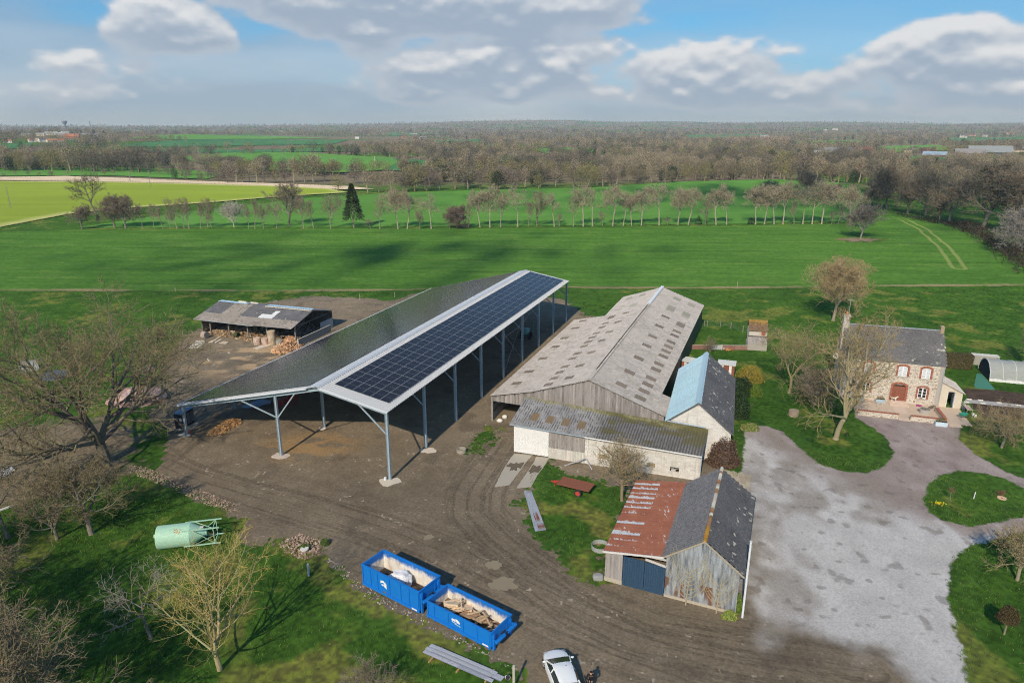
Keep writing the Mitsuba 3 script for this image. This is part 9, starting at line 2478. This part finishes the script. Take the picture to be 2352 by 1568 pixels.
# ---- at the left edge: small tunnel, blue tarpaulin, slabs
p, q = site(*z0(165, 760)), site(*z0(325, 735))
fr = Frame((p[0], p[1]), math.degrees(math.atan2(q[0] - p[0], q[1] - p[1])))
L = np.linalg.norm(q - p)
K = thing('small_tunnel', 'small plastic cloche tunnel on the grass behind the oak', 'cloche')
th = np.linspace(0, np.pi, 11)
us = np.linspace(0, L, 8)
v = np.array([fr(u, 1.1 - 1.1 * math.cos(t), 1.5 * math.sin(t)) for u in us for t in th])
part(K, 'cover', MB().add(v, [[i * 11 + j, i * 11 + j + 1, (i + 1) * 11 + j + 1, (i + 1) * 11 + j] for i in range(7) for j in range(10)]), 'film', True)
for u in us[::2]:
    part(K, 'hoop', MB((0.62, 0.63, 0.62)).tube([fr(u, 1.1 - 1.13 * math.cos(t), 1.53 * math.sin(t)) for t in th], 0.03), 'paint')
K = thing('dark_tarpaulin', 'dark blue grey tarpaulin on the ground behind the oak limbs', 'tarpaulin')
MB((0.10, 0.125, 0.155)).prism(np.array([site(*z0(*q_))[:2] for q_ in [(320, 800), (400, 755), (570, 745), (585, 785), (440, 822), (340, 828)]]), lambda x, y: _D([x, y, 0]), lambda x, y: _D([x, y, 0.35])).out(K, 'paint')
K = thing('grey_slab', 'pale grey concrete slab at the left edge under the trees', 'slab')
MB((0.42, 0.42, 0.43)).prism(np.array([site(*z5(*q_))[:2] for q_ in [(-150, 190), (60, 160), (100, 200), (40, 235), (-150, 275)]]), lambda x, y: _D([x, y, 0]), lambda x, y: _D([x, y, 0.15])).out(K, 'matte')
K = thing('white_rail', 'white rail lying on the grass at the left edge', 'rail')
MB((0.66, 0.66, 0.64)).beam(site(*z5(-60, 480)) + _D([0, 0, .1]), site(*z5(85, 430)) + _D([0, 0, .15]), 0.16, 0.14).out(K, 'paint')

# ---- grass: blades over the near lawns and along the edges of the worn ground
g = np.random.default_rng(161)
NB = 150000
rr = 30 + 52 * np.sqrt(g.random(NB))
aa = np.radians(-42 + 84 * g.random(NB))
x, y = rr * np.sin(aa), rr * np.cos(aa)
P_ = shapely.points(x, y)
sd = shapely.distance(P_, WORN.boundary) * np.where(shapely.contains_xy(WORN, x, y), 1, -1)
dens = meshkit.fbm(np.stack([x / 1.6, y / 1.6, x * 0], -1), 3, 7)
keep = (sd < 0.35 * (dens - 0.35) * 3) & (g.random(NB) < np.clip(0.25 + 1.6 * (dens - 0.3) + 0.5 * np.exp(-np.abs(sd) / 0.8), 0, 1))
hid = shapely.union_all([Polygon([GB(u, n)[:2] for u, n in ((-0.3, -0.1), (10.6, -0.1), (10.6, 12.8), (-0.3, 12.8))]), Polygon([LT(u, n)[:2] for u, n in ((0, 0), (20.7, 0), (20.7, 5), (0, 5))]), Polygon([SB(u, n)[:2] for u, n in ((0, -3.3), (18.5, -3.3), (18.5, 3.8), (0, 3.8))]), LITTER.buffer(-1.5)])
keep &= ~shapely.contains_xy(hid, x, y)
x, y, dens = x[keep], y[keep], dens[keep]
n = len(x)
p = np.stack([x, y, np.zeros(n) - 0.01], 1)
d = unit(np.stack([0.5 * g.normal(size=n), 0.5 * g.normal(size=n), np.ones(n)], 1))
base = np.array([0.075, 0.155, 0.018]) * (0.6 + 0.9 * g.random((n, 1)))
straw = (g.random(n) < 0.10 + 0.25 * (dens < 0.42))[:, None]
col = np.where(straw, np.array([0.22, 0.20, 0.08]) * (0.7 + 0.6 * g.random((n, 1))), base)
gr = MB()
sprays(gr, p, d, (0.10 + 0.17 * g.random(n)) * (0.6 + 0.8 * dens), 0.020, g, col)
scene['grass_blades'] = mikit.ply((np.vstack(gr.v), np.vstack(gr.f)), 'leaf', color=np.vstack(gr.c))
labels['grass_blades'] = {'kind': 'stuff', 'label': 'rough grass and weeds growing on the near lawns', 'category': 'grass'}

# ---- small clouds standing behind the camera, whose shade lies on the fields
g = np.random.default_rng(171)
ico = trimesh.creation.icosphere(1, 1.0)
for (px, py), w, d_, lab in (((860, 588), 62, 26, 'small broken cloud above and behind, shading the middle of the wheat field'), ((1760, 448), 130, 46, 'broken cloud above and behind, shading the rise beyond the tree row'), ((2290, 500), 60, 60, 'broken cloud above and behind, shading the trees at the right')):
    c = site(px, py) + _D(sun) * 1050.0
    mb = MB((0.85, 0.85, 0.86))
    for k in range(int(w * d_ / 13)):
        a, r_ = g.random() * 6.283, 1.5 * g.random() ** 0.8
        R_ = (2.2 + 2.6 * g.random()) * (1.1 - 0.35 * r_)
        mb.add(np.asarray(ico.vertices) * R_ * [1, 1, 0.7] + c + _D([w * r_ * math.cos(a), d_ * 1.4 * r_ * math.sin(a), 26 * (g.random() - 0.3) * max(0.2, 1.1 - r_)]), ico.faces)
    K = thing('cloud', lab, 'cloud', kind='stuff')
    mb.out(K, 'matte', True)
